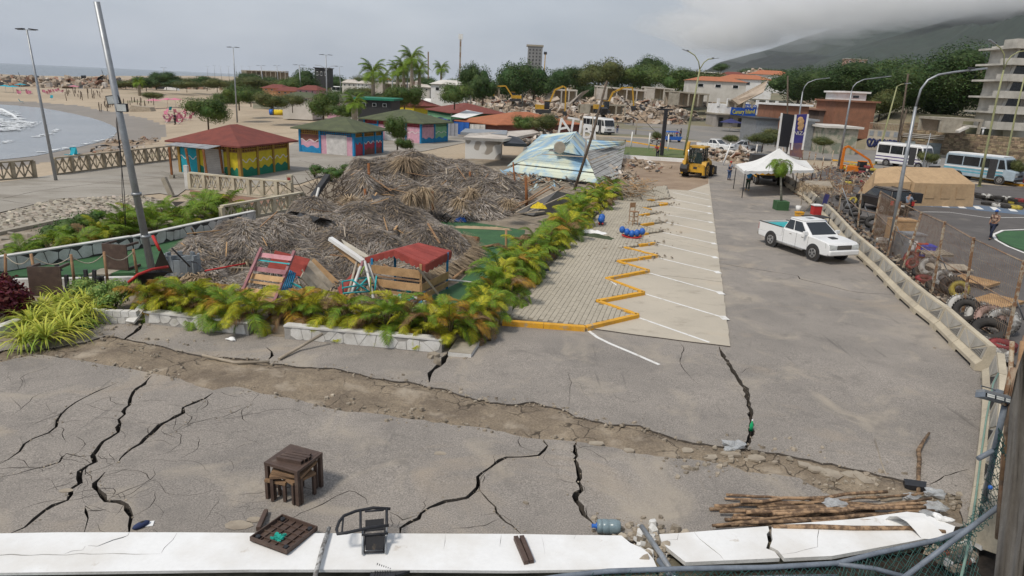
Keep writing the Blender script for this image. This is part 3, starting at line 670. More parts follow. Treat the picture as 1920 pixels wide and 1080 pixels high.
for i,(px,py,s_)in enumerate([(45,640,.9),(85,635,1),(125,622,1),(60,610,1),(105,600,1.05),(150,600,1),(80,585,1),(135,580,1),(175,590,.95),(190,575,.9),(50,588,.9),(160,570,.9),(110,570,.9)]):
    x,y=W2(px,py,.2);t=thing('strap_leaf_plant','yellow striped strap leaf plant, %s of the clump in the left white planter'%['nearest','second nearest','third nearest','leftmost middle','central','right of centre','rear left','rear central','rightmost','far right','far left','rear right','rearmost'][i],'plant',(x,y,.12),random.random()*6,'strap leaf plants in the left planter')
    t.scale=(s_,)*3;link('foliage',sp,t)
def leafball(c,r,n,size,rz=1.0,seed=0,lump=.35,core=True,fr_=.55):
    """leaf faces spread through a lumpy crown; returns V,F arrays (quads)"""
    g_=np.random.default_rng(seed);lob=[]
    k=max(5,int(7+r));
    for i in range(k):
        d=g_.normal(size=3);d/=np.linalg.norm(d);d[2]=d[2]*.6+.1;lob.append((d*r*fr_*np.array([1,1,rz]),r*g_.uniform(.38,.62)))
    lob.append((np.zeros(3),r*.62));lr=np.array([l[1]for l in lob]);pr=lr**2/(lr**2).sum();ch=g_.choice(len(lob),n,p=pr)
    d=g_.normal(size=(n,3));d/=np.linalg.norm(d,axis=1)[:,None];cen=np.array([l[0]for l in lob])[ch]
    rr=lr[ch]*(1-.5*g_.random(n)**1.3)*(1+.13*np.sin(d[:,0]*9+ch)*np.sin(d[:,1]*8+ch*2)*np.cos(d[:,2]*7))
    p=cen+d*rr[:,None]*np.array([1,1,max(rz,.6)])
    nn=d+g_.normal(size=(n,3))*.55;nn[:,2]+=.35;nn/=np.linalg.norm(nn,axis=1)[:,None]
    a=np.cross(nn,g_.normal(size=(n,3)));a/=np.linalg.norm(a,axis=1)[:,None]+1e-9;bb=np.cross(nn,a)
    s_=size*g_.uniform(.5,1.25,n)[:,None]
    V=np.stack([p-a*s_,p-bb*s_*.5,p+a*s_,p+bb*s_*.5],1).reshape(-1,3)+np.array(c)
    Fq=np.arange(4*n).reshape(n,4)
    if core:
        vs=[];fs=[]
        for l,rad_ in lob:
            bq=B().ball(tuple(np.array(c)+l),rad_*.58,8,sq=(1,1,max(rz,.6)));o=len(V)+sum(len(v)for v in vs);vs.append(np.array([tuple(v)for v in bq.v]));fs.append(np.array([f for f in bq.f])+o)
        V=np.concatenate([V]+vs);Fq=np.concatenate([Fq]+fs)
    return V,Fq
def crown_mesh(name,specs,m):
    Vs=[];Fs=[];o=0
    for sp_ in specs:
        V,Fq=leafball(**sp_);Vs.append(V);Fs.append(Fq+o);o+=len(V)
    return npmesh(name,np.concatenate(Vs),np.concatenate(Fs),m)
def bush(px,py,r,m,label,z=0,n=900,rz=.8,size=.07,seed=None,cat='bush',name='bush',group=None,Y=None):
    p=W(px,py,z)if Y is None else Vector((D(px,py,Y).x,Y,z));t=thing(name,label,cat,(p.x,p.y,z),0,group)
    link('foliage',crown_mesh('foliage',[dict(c=(0,0,r*rz*.75),r=r,n=n,size=size,rz=rz,seed=seed or random.randint(1,9999))],m),t)
    b=B()
    for i in range(4):a=i*1.6;b.tube([(0,0,-.1),(math.cos(a)*r*.2,math.sin(a)*r*.2,r*rz*.5)],[.03*r+.01,.015*r],5)
    part('stem',b,M_bark,t);return t
bush(15,590,.75,M_croton,'dark red leaved croton bush at the far left edge',z=.2,n=1900,size=.09,rz=1.0)
bush(-25,585,.8,M_croton,'second dark red croton bush cut by the left picture edge',z=.2,n=1700,size=.09,rz=1.0)
bush(215,578,.85,M_lbush,'pale green fine leaved bush left of the leaning lamp pole',z=.2,n=2600,size=.05,rz=.7)
bush(160,556,.6,M_lbush,'small pale green bush behind the strap leaf plants',z=.2,n=1200,size=.05,rz=.7)
# ================================================================ stone patterned white walls
def voro(w,h,step,rnd=.38):
    pts=[];ny=max(1,round(h/step));nx=max(2,round(w/step))
    for j in range(-1,ny+1):
        for i in range(-1,nx+1):pts.append(Vector(((i+.5+(.25 if j%2 else -.25)+random.uniform(-rnd,rnd))*w/nx,(j+.5+random.uniform(-rnd,rnd))*h/ny)))
    out=[]
    for p in pts:
        if not(0<p.x<w and 0<p.y<h):continue
        poly=[Vector((0,0)),Vector((w,0)),Vector((w,h)),Vector((0,h))]
        for q in pts:
            if q is p or(q-p).length>step*3:continue
            m=(p+q)/2;n_=(q-p);res=[]
            for i in range(len(poly)):
                a,c=poly[i],poly[(i+1)%len(poly)];da,dc=(a-m).dot(n_),(c-m).dot(n_)
                if da<=0:res.append(a)
                if da*dc<0:res.append(a+(c-a)*(da/(da-dc)))
            poly=res
            if len(poly)<3:break
        if len(poly)>=3:out.append((p,poly))
    return out
def stone_wall(name,label,p0,p1,h,th,step,ms,mj,joint=.014,proud=.012,z0=0,cop=True,joined=False,pname='stone',side=1,mcop=None):
    """stones on the side facing the camera; p0->p1 left to right"""
    p0,p1=Vector(p0),Vector(p1);d=(p1-p0);L_=d.length;ang_=math.atan2(d.y,d.x)
    t=thing(name,label,'wall',(p0.x,p0.y,z0),ang_)
    part('wall_core',B().bx(0,L_,0,th,-.3,h),mj,t)
    jb=B()
    for c,poly in voro(L_,h,step):
        cen=sum(poly,Vector((0,0)))/len(poly);q=[]
        for v in poly:
            e=cen-v
            q.append(v+e.normalized()*min(joint,e.length*.4))
        P=[(v.x,0,v.y)for v in q];b=jb if joined else B()
        b.ext(P,(0,-proud*random.uniform(.7,1.3),0))
        if not joined:part(pname,b,ms,t)
    if joined:tag(part(pname,jb,ms,t),kind='stuff')
    if cop:part('coping',B().bx(-.01,L_+.01,-.03,th+.02,h,h+.05),mcop or ms,t)
    return t
M_jd=mat('dark_painted_joint',(.085,.08,.075),sc=5,bump=.1)
M_jl=mat('grey_joint',(.36,.345,.32),sc=5,bump=.1)
stone_wall('planter_wall','white stone patterned planter wall under the left half of the front palms',W2(273,607),W2(466,628),.36,.25,.32,M_whited,M_jl)
stone_wall('planter_wall','white stone patterned planter wall under the right half of the front palms',W2(534,635),W2(828,662),.38,.25,.32,M_whited,M_jl)
def prism_thing(name,label,cat,pts,z0,z1,m,mi=0):return solo(name,B().prism(pts,z0,z1),m,label,cat)
# planter soil + surrounding ground of the play garden
struct('planter_soil',B().prism([W2(*q)for q in[(273,600),(466,620),(534,628),(828,655),(925,618),(880,590),(400,566),(262,560)]],-.1,.26),M_dirt)
struct('garden_soil',B().prism([W2(*q)for q in[(262,604),(466,626),(828,656),(925,632),(945,602),(1165,362),(1190,300),(900,296),(700,312),(560,350),(420,390),(320,420),(-200,520),(-400,640),(-60,640),(30,640),(100,640),(215,604)]],-.15,.004),M_dirt)
struct('side_planter_soil',B().prism([W2(*q)for q in[(925,620),(950,592),(985,548),(1030,498),(1075,448),(1120,403),(1165,358),(1130,350),(1080,395),(1020,450),(940,530),(880,590)]],-.1,.18),M_dirt)
# block wall and kerbs on the left
t=thing('block_wall','low white block wall left of the stone patterned planter','wall',(0,0,0))
a,c=Vector(W2(165,603)),Vector(W2(262,607));d=(c-a);n=6
for r_ in range(2):
    for i in range(n):
        s0,s1=a+d*((i+(.5 if r_ else 0))/(n+.5)),a+d*((i+1+(.5 if r_ else 0))/(n+.5)-.01)
        part('block',B().bar((*s0,.11+.2*r_),(*s1,.11+.2*r_+random.uniform(-.02,.02)),.2,.19),M_whited,t)
solo('garden_edge',B().bar((*W2(-60,650),.12),(*W2(42,612),.12),.25,.3),M_whited,'curved white kerb under the strap leaf plants at left','kerb')
solo('fallen_slab',B().box(0,0,0,.3,1.1,.07,0,.5,0),M_whited,'white slab tilted against the planter corner by the leaning lamp pole','slab',loc=(*W2(266,602),.38),rz=-.2)
# concrete coping blocks that slid off at the palm corner
for i,(q,hh,m_,lb)in enumerate([([(840,668),(883,672),(912,628),(873,622)],.13,M_whited,'long cracked coping slab with white edge by the palm corner'),([(905,620),(930,626),(940,592),(922,590)],.26,M_conc,'concrete block with rusty top beside the start of the yellow kerb'),([(880,615),(905,620),(930,560),(905,556)],.2,M_conc,'concrete coping piece under the corner palms'),([(932,596),(958,600),(962,578),(938,576)],.2,M_conc,'short grey block behind the yellow kerb end'),([(952,548),(976,552),(982,538),(962,535)],.18,M_conc,'small concrete block on the walkway edge below the palms')]):
    P=[W2(*p)for p in q];b=B();b.prism(P,0,hh)
    b.prism([tuple(Vector(p)+(Vector(P[0])*0))for p in P],hh+.002,hh+.012,1)if i==0 else None
    solo('concrete_block',b,[m_,M_conc],lb,'block')
for px,py,s_,lb in[(815,670,.22,'loose tan brick lying left of the wide crack'),(822,680,.15,'smaller tan stone beside the loose brick at the crack'),(808,672,.12,'tiny chip of stone left of the loose tan brick')]:
    b=B();chunk(b,(0,0,0),s_*1.3);solo('stone',b,M_frag,lb,'stone',loc=(*W2(px,py),gz(*W2(px,py))))
# raised turf play terrace on the left
TZ=.34
turfp=[W2(x,y,TZ)for x,y in[(-80,522),(15,519),(120,515),(256,512),(300,500),(345,468),(395,437),(300,458),(250,470),(125,490),(12,517),(-80,535)]]
struct('turf_terrace',B().prism([W2(x,y,TZ)for x,y in[(-120,522),(262,511),(330,478),(420,432),(250,466),(125,488),(12,505),(-120,512)]],-.1,TZ-.002),M_turf)
stone_wall('garden_wall','white wall with black stone outlines behind the green turf, left half',W2(-30,516,TZ),W2(250,468,TZ),.52,.2,.42,M_whited,M_jd,joint=.022,z0=TZ)
stone_wall('garden_wall','white wall with black stone outlines running behind the front thatch',W2(251,468,TZ),W2(480,415,TZ),.5,.2,.42,M_whited,M_jd,joint=.022,z0=TZ)
solo('terrace_wall',B().bar((*W2(-100,545),.17),(*W2(256,537),.17),.2,.4),M_whited,'plain white retaining wall at the front of the green turf','wall')
rp=[((11,533),(10,476)),((72,546),(58,476)),((141,541),(133,477)),((203,537),(195,472)),((257,512),(250,467))]
tops=[]
for i,(a,c)in enumerate(rp):
    p=W(*a,TZ*(1 if i==4 else .5));q=D(*c,p.y);tops.append(q);solo('fence_post',B().tube([p,q],[.05,.045],7),M_wood,'brown rope fence post, %s from the left along the turf'%pos_words(i,5,''),'post','rope fence posts by the turf')
b=B()
for i in range(4):
    a,c=tops[i]-Vector((0,0,.08)),tops[i+1]-Vector((0,0,.08));b.tube([a.lerp(c,k/8)-Vector((0,0,.28*math.sin(math.pi*k/8)))for k in range(9)],.018,5)
solo('rope',b,mat('rope',(.42,.38,.30)),'pale rope sagging between the fence posts beside the turf','rope')
# ================================================================ furniture
def sq_table(name,label,size,h,top_m,leg_m,leg=.07,group=None,loc=(0,0,0),rz=0,cat='table',plate=True):
    t=thing(name,label,cat,loc,rz,group);s2=size/2
    if plate:part('table_top',B().bx(-s2,s2,-s2,s2,h-.055,h).bx(-s2+.06,s2-.06,-s2+.06,s2-.06,h,h+.004),top_m,t)
    else:
        b=B();b.bx(-s2,s2,-s2,-s2+.09,h-.05,h).bx(-s2,s2,s2-.09,s2,h-.05,h).bx(-s2,-s2+.09,-s2+.09,s2-.09,h-.05,h).bx(s2-.09,s2,-s2+.09,s2-.09,h-.05,h);part('seat',b,top_m,t)
    for i in(-1,1):
        for j in(-1,1):part('leg',B().box(i*(s2-leg/2-.003),j*(s2-leg/2-.003),(h-.055)/2,leg,leg,h-.06),leg_m,t)
    return t
cs=[W(x,y,.72)for x,y in[(546,834),(605,851),(557,885),(494,867)]];cc=sum(cs,Vector())/4;e=cs[2]-cs[3];ra=math.atan2(e.y,e.x);gzz=gz(cc.x,cc.y)
big=sq_table('dark_table','dark brown square table standing over a nest of stools',.74,.72,M_brownp,M_brownp,loc=(cc.x,cc.y,gzz),rz=ra)
M_tan=mat('tan_stool_wood',(.27,.17,.095),(.17,.105,.065),sc=4,bump=.1)
for i,(s_,h,da,dx,dy,lb)in enumerate([(.60,.58,.15,.05,-.05,'tallest brown stool of the nest under the dark table'),(.52,.52,.5,-.08,-.11,'middle brown stool turned inside the nest under the table'),(.50,.46,-.3,.10,-.07,'small brown stool with a white sticker on its leg'),(.42,.40,.15,-.16,-.19,'lowest brown stool at the front of the nest')]):
    o=Matrix.Rotation(ra,2)@Vector((dx,dy));s=sq_table('stool',lb,s_,h,M_tan,M_brownp,.055,'nested stools under the dark table',(cc.x+o.x,cc.y+o.y,gzz),ra+da,'stool',plate=False)
    if i==2:part('sticker',B().box(-.17,-.205,.16,.06,.012,.07),M_white,s)
for i in range(4):
    b=B();y0=-.16+i*.085
    for(dy,dz)in((-.035,0),(.035,0),(0,-.03),(0,.03)):b.box(.02+i*.03,y0+dy,.03+dz,.5 if i<3 else .36,.006 if dy else .07,.006 if dz else .066)
    solo('square_tube',b,M_brownp,'brown square tube on the dark table, %s from the front'%pos_words(i,4,''),'tube','square tubes lying on the table',loc=(cc.x,cc.y,gzz+.727),rz=ra+.12-.2*0)
def tube_at(a,c,z0,z1,w,m,lb,cat='tube',name='square_tube',group=None):
    p,q=W(*a,z0),W(*c,z1);return solo(name,B().bar(p,q,w),m,lb,cat,group)
tube_at((499,958),(484,992),gzz+.04,gzz+.1,.07,M_brownp,'loose brown table leg lying left of the overturned top')
tube_at((967,1008),(987,1055),.2,.2,.075,M_brownp,'left one of two brown tubes on the white wall')
tube_at((978,1007),(997,1053),.2,.2,.075,M_brownp,'right one of two brown tubes on the white wall')
# upturned table top
cs=[W(x,y,.22)for x,y in[(527,965),(590,987),(540,1041),(474,1007)]];cc2=sum(cs,Vector())/4;e=cs[1]-cs[0];ra2=math.atan2(e.y,e.x);s_=.38
t=thing('upturned_table','brown table top lying upside down on the white wall edge','table top',(cc2.x,cc2.y,.20),ra2);t.rotation_euler.x=-.05
part('panel',B().bx(-s_,s_,-s_,s_,-.03,-.018),M_brownp,t)
b=B();b.bx(-s_,s_,-s_,-s_+.02,-.03,.05).bx(-s_,s_,s_-.02,s_,-.03,.05).bx(-s_,-s_+.02,-s_+.02,s_-.02,-.03,.05).bx(s_-.02,s_,-s_+.02,s_-.02,-.03,.05);part('rim',b,M_brownp,t)
for k in range(1,5):
    q=-s_+k*2*s_/5;part('rib',B().bx(q-.006,q+.006,-s_+.02,s_-.02,-.018,.012),M_brownp,t);part('rib',B().bx(-s_+.02,s_-.02,q-.006,q+.006,-.018,.010),M_brownp,t)
for i in(-1,1):
    for j in(-1,1):part('leg_socket',B().tube([(i*(s_-.09),j*(s_-.09),-.018),(i*(s_-.09),j*(s_-.09),.045)],.04,8),M_blk,t)
b=B()
for i in range(14):a=i*.449;chunk(b,(math.cos(a)*.05*(i%3),math.sin(a)*.05*(i%3),.01),.07,flat=.3)
solo('teal_rag',b,col('teal_cloth',(.02,.33,.26)),'small teal rag dropped inside the upturned table top','rag',loc=(cc2.x-.05,cc2.y-.12,.20))
# overturned black folding chair on the wall
t=thing('folding_chair','black folding chair lying on its side across the wall edge','chair',(*W2(705,1000,.16),.16));base=t.location.copy()
def rel(px,py,z):return W(px,py,z)-base
zt=.52
part('arm_frame',B().tube([rel(*p,zt)for p in[(732,954),(700,952),(668,958),(645,967),(636,978),(631,992),(633,1001),(650,999),(690,990),(729,985)]],.026,8),M_blk,t)
part('frame_bar',B().tube([rel(676,957,zt),rel(676,992,zt)],.022,7),M_blk,t)
part('frame_bar',B().tube([rel(725,953,zt),rel(725,986,zt)],.024,7),M_blk,t)
part('frame_bar',B().tube([rel(644,968,zt),rel(641,998,zt)],.016,7),M_blk,t)
part('frame_bar',B().tube([rel(684,959,zt+.03),rel(720,956,zt+.03)],.018,7),M_blk,t)
for a,c in(((680,989),(680,1040)),((726,960),(723,1038))):part('aluminium_leg',B().tube([rel(*a,zt-.02),rel(*c,.19)],.018,8),M_steel,t)
for a,c in(((684,990),(683,1036)),((722,985),(719,1034))):part('leg',B().tube([rel(*a,zt-.02),rel(*c,.19)],.012,6),M_blk,t)
b=B();b.add([rel(685,975,zt-.1),rel(720,972,zt-.1),rel(720,994,.42),rel(685,997,.42)],[(0,1,2,3)]);b.add([rel(684,1004,.40),rel(722,1002,.40),rel(721,1031,.21),rel(685,1032,.21)],[(0,1,2,3)]);part('seat_fabric',b,mat('dusty_black_mesh',(.03,.03,.032),(.13,.105,.075),sc=4,contrast=(.58,.7)),t)
part('foot_bar',B().tube([rel(679,1036,.2),rel(725,1034,.2)],.02,7),M_blk,t);part('hinge_bar',B().tube([rel(678,1003,.42),rel(728,1000,.42)],.02,7),M_blk,t)
# black chair below the wall
t=thing('black_chair','black ribbed plastic chair half seen below the white wall','chair',(*W2(735,1070,.1),.0));base=t.location.copy()
b=B();P=[rel(693,1080,.1),rel(697,1066,.14),rel(711,1051,.16),rel(727,1057,.16),rel(731,1063,.15),rel(742,1068,.14),rel(738,1092,.1)];b.ext(P,(0,-.02,-.05));part('backrest',b,M_blk,t)
for k in range(7):part('rib',B().tube([rel(700+k*5,1082-k*.5,.11),rel(708+k*4,1056+k*1.5,.165)],.006,5),M_dark,t)
b=B();b.ext([rel(738,1062,.15),rel(752,1060,.16),rel(781,1065,.16),rel(760,1073,.14),rel(742,1078,.12)],(0,0,-.04));part('armrest',b,M_blk,t)
# pipes on the wall
solo('pipe',B().tube([W(617,990,.22),W(604,1030,.24),W(588,1092,.24)],.035,10),mat('flaking_white_pipe',(.45,.45,.44),(.16,.15,.14),sc=9,contrast=(.45,.55)),'flaking white pipe lying across the wall left of the folding chair','pipe')
solo('pipe',B().tube([W(1203,987,.28),W(1240,1040,.30),W(1272,1092,.30)],.045,10),M_steel,'smooth grey pipe leaning over the break in the white wall','pipe')
solo('pipe',B().tube([W(1236,1050,.2),W(1262,1085,.2)],.055,10),M_pipe,'short thick blue grey pipe below the break in the wall','pipe')
solo('pipe',B().tube([W(380,666,.08),W(440,680,.06),W(505,678,.08)],.04,9),M_woodg,'bent grey pole lying on the fissure below the left palms','pole')
solo('pipe',B().tube([W(523,673,.06),W(560,652,.1),W(605,626,.38)],.045,9),M_woodg,'grey pole leaning from the pavement onto the planter wall','pole')
# blue water jug
t=thing('water_jug','pale blue water jug lying on its side by the wall','jug',(*W2(1139,999),.13));M_jug=mat('jug_plastic',(.24,.32,.35),(.18,.25,.28),sc=3,rough=.25,bump=0,alpha=.8,spec=.5)
b=B();xs_=[-.2,-.19,-.12,-.115,-.10,-.09,.0,.01,.02,.03,.14,.2,.215];rs_=[.07,.115,.128,.118,.118,.128,.128,.118,.118,.128,.128,.118,.09]
b.tube([(x,0,0)for x in xs_],rs_,18);part('body',b,M_jug,t);part('neck',B().tube([(-.2,0,0),(-.22,0,0),(-.29,0,0)],[.07,.035,.035],12),M_blue,t)
# bottle, bags, shoe, litter
t=thing('green_bottle','green plastic bottle standing in the long crack','bottle',(*W2(1408,806),-.02));part('body',B().tube([(0,0,0),(0,0,.16),(0,0,.22),(0,0,.26)],[.045,.045,.02,.016],10),col('green_pet',(.02,.40,.16),rough=.2),t);part('cap',B().tube([(0,0,.26),(0,0,.285)],.02,8),M_white,t)
M_bag=mat('clear_plastic_bag',(.62,.64,.65),(.45,.47,.48),sc=8,rough=.3,bump=.9,bsc=22,alpha=.55)
def bag(px,py,r_,lb,m=None,z=0,sq=.6,cat='plastic bag',name='plastic_bag'):
    x,y=W2(px,py,z);b=B();b.ball((0,0,0),r_,12,sq=(1.35,.9,sq*.7));b.v=[tuple(Vector(v)*(1+1.0*fn(v[0]*9+px,v[1]*9+v[2]*7,1.0,py)))for v in b.v];b.sm=[False]*len(b.sm)
    return solo(name,b,m or M_bag,lb,cat,loc=(x,y,z+r_*sq*.7+gz(x,y)))
bag(1375,838,.19,'crumpled clear plastic bag on the fissure near the green bottle');bag(1366,842,.1,'small torn scrap beside the crumpled clear bag')
bag(1563,949,.17,'clear plastic bag lying on the wooden poles',z=.14);bag(1750,930,.16,'pale green plastic bottle heap at the right of the poles',z=.05);bag(1706,936,.15,'grey plastic wrap behind the wooden poles')
bag(1752,955,.17,'clear bag on the right ends of the poles',z=.1);bag(1765,975,.12,'white litter on the wall by the pole ends',M_white,z=.17);bag(1740,968,.13,'torn plastic under the pole ends',z=.12)
bag(635,636,.04,'tiny white paper under the palms',M_white);bag(433,636,.1,'white carton under the left front palms',M_white,cat='carton',name='carton');bag(160,617,.15,'dark green rag under the strap leaf plants',col('green_rag',(.02,.16,.09)),cat='rag',name='rag')
b=B();b.ball((0,0,.04),.15,10,sq=(1,.42,.38));b.ball((.02,0,.06),.07,8,1,sq=(1,.6,.6));solo('shoe',b,[col('navy_canvas',(.035,.05,.12)),M_blk],'navy blue shoe lying at the foot of the wall','shoe',loc=(*W2(265,988),0),rz=.9)
solo('card',B().box(0,0,.01,.12,.14,.01,.3),M_white,'white card beside the navy shoe','card',loc=(*W2(281,983),0))
for px,py,lb in[(987,943,'brown stone with white chip on the asphalt right of the branching crack'),(1752,653,'small dark stone near the right barrier')]:
    b=B();chunk(b,(0,0,0),.09);solo('stone',b,M_frag,lb,'stone',loc=(*W2(px,py),0))
for px,py,s_ in[(825,852,.16),(445,985,.28),(475,975,.18),(125,920,.15)]:
    x,y=W2(px,py);b=B();b.add([(math.cos(a)*s_*random.uniform(.6,1.1),math.sin(a)*s_*.5,.006)for a in[i*.7854 for i in range(8)]],[tuple(range(8))]);o=struct('bare_patch',b,M_frag);o.location=(x,y,gz(x,y)+.004)
# pile of wooden poles
M_pole=mat('peeled_branch',(.34,.225,.135),(.13,.085,.055),sc=7,bump=.5,bsc=30,obj=.25,contrast=(.42,.56))
pl=[((1362,928),(1545,936),.05),((1359,935),(1525,944),.05),((1331,955),(1600,962),.06),((1375,967),(1640,960),.05),((1343,990),(1600,955),.08),((1360,975),(1700,962),.05),((1390,942),(1663,923),.14),((1560,940),(1738,924),.1),((1370,982),(1745,935),.17),((1400,960),(1760,945),.16),((1385,985),(1750,958),.13),((1440,972),(1762,962),.06),((1350,960),(1690,944),.12),((1420,950),(1640,950),.05),((1500,934),(1720,955),.1),((1340,948),(1500,944),.05),((1450,964),(1735,950),.2),((1400,938),(1560,945),.08),((1372,971),(1590,975),.1),((1410,978),(1660,975),.15),((1336,985),(1520,976),.17),((1500,958),(1755,968),.08)]
for i,(a,c,z)in enumerate(pl):
    a,c=W(*a,z),W(*c,z+random.uniform(-.01,.03));n=7;b=B();rr=random.uniform(.024,.036)
    P=[a.lerp(c,k/n)+Vector((0,random.uniform(-.035,.035),random.uniform(-.012,.02)))for k in range(n+1)];b.tube(P,[rr*random.uniform(.85,1.1)for _ in P],8)
    solo('wooden_pole',b,M_pole,'rough wooden pole in the pile by the wall, %s as stacked'%pos_words(i,22,''),'pole','wooden poles piled by the wall')
b=B();P=[W(1448,988,.2),W(1520,987,.23),W(1600,990,.23),(W(1700,990,.23)),W(1772,997,.21)];b.tube(P,[.04,.045,.042,.04,.035],8);solo('wooden_pole',b,M_pole,'single peeled pole lying on the white wall in front of the pile','pole')
b=B();P=[W(1722,923,.05),W(1722,890,.07),W(1724,860,.06),W(1722,845,.07),W(1731,828,.06),W(1742,812,.05)];b.tube(P,[.035,.04,.045,.05,.035,.03],8);solo('branch',b,M_pole,'long peeled branch lying away from the pole pile','branch')
b=B();b.tube([W(1640,823,.012),W(1652,865,.012),W(1662,893,.012)],.012,5);solo('branch',b,M_woodg,'thin pale stick left of the long peeled branch','stick')
solo('black_crate',B().prism([W2(1693,905),W2(1696,917),W2(1733,922),W2(1736,911)],0,.1),M_blk,'black plastic box at the foot of the long branch','box')
# curled white sheet
b=B();P0=[(1658,975,.18),(1668,968,.32),(1682,968,.40),(1700,978,.36),(1716,995,.28),(1728,1010,.2)];vs=[]
for(x,y,z)in P0:vs+=[W(x,y,z),W(x+48,y+2,z)]
b.add(vs,[(2*k,2*k+1,2*k+3,2*k+2)for k in range(5)],0,True);solo('white_sheet',b,M_white,'curled white plastic sheet on the wall beside the poles','sheet')
# toys and chair on the walkway
def caterpillar(px,py,rz,lb,n=5):
    t=thing('caterpillar_toy',lb,'toy',(*W2(px,py,.11),.11),rz)
    for i in range(n):z=.26+.12*abs(i-(n-1)/2)**1.4/2;part('segment',B().ball(((i-(n-1)/2)*.26,0,z),.19,12,sq=(.85,1,1)),M_blue,t)
    b=B();P=[((i-3)*.17,0,.04+.035*(i-3)**2*.4)for i in range(7)]
    for s_ in(-.1,.1):b.tube([(x,y+s_,z)for x,y,z in P],.04,6)
    part('rocker',b,M_red,t);return t
caterpillar(1184,447,-.25,'blue segmented caterpillar rocker beside the zigzag kerb');o=caterpillar(1127,421,1.4,'blue caterpillar rocker seen end on near the palms',4)
t=thing('bar_chair','tall wooden bar chair standing on the paving','chair',(*W2(1187,422,.11),.11),.5)
for i in(-1,1):part('leg',B().bar((i*.19,-.17,0),(i*.17,-.15,.78),.04),M_wood,t);part('back_post',B().bar((i*.19,.17,0),(i*.17,.2,1.28),.04),M_wood,t)
part('seat',B().box(0,0,.79,.42,.4,.04),M_wood,t);part('backrest',B().box(0,.19,1.14,.38,.03,.28),M_wood,t)
for z in(.25,.5):
    part('rung',B().bar((-.18,-.16,z),(.18,-.16,z),.03),M_wood,t);part('rung',B().bar((-.18,-.16,z),(-.18,.17,z),.03),M_wood,t);part('rung',B().bar((.18,-.16,z),(.18,.17,z),.03),M_wood,t)
def cloth(px,py,a,c,m,lb,seed=0,z=.12,h=.12,cat='cloth',name='cloth',rz=0):
    b=B();n=12;vs=[]
    for i in range(n+1):
        for j in range(n+1):
            u,v=i/n*2-1,j/n*2-1;e=1-max(abs(u),abs(v))**3;vs.append((u*a*(1+.2*fn(v*2,seed,1)),v*c*(1+.25*fn(u*2,seed+3,1)),max(.01,h*e*(.5+abs(fn(u*3+seed,v*3,1.2))*1.6))))
    b.add(vs,[(i*(n+1)+j,(i+1)*(n+1)+j,(i+1)*(n+1)+j+1,i*(n+1)+j+1)for i in range(n)for j in range(n)])
    return solo(name,b,m,lb,cat,loc=(*W2(px,py,z),z),rz=rz)
cloth(1110,436,.75,.35,M_white,'crumpled white cloth on the paving',1,rz=-.3);cloth(1118,444,.95,.28,col('olive_cloth',(.07,.09,.05)),'olive green tarp next to the white cloth on the paving',5,rz=-.5)
cloth(1090,432,.22,.15,col('yellow_cloth',(.75,.42,.03)),'yellow cloth scrap left of the white cloth',3);cloth(995,531,.3,.22,col('yellow_vest',(.72,.55,.04)),'yellow rag on the paving under the palms',8,h=.2);cloth(1015,506,.35,.18,col('navy_rag',(.02,.025,.06)),'dark navy rag on the paving under the palms',9,h=.15)
cloth(1010,390,.45,.25,col('yellow_vest',(.72,.55,.04)),'yellow rag lying on the thatch behind the side palms',8,h=.25,z=.9);cloth(966,569,.3,.2,M_woodg,'sand coloured sack at the walkway edge',12,h=.25)
b=B();b.bar((*W2(1146,529,.112),.125),(*W2(1157,536,.112),.125),.05,.02);solo('white_batten',b,M_white,'short white batten on the paving inside the zigzag','batten')
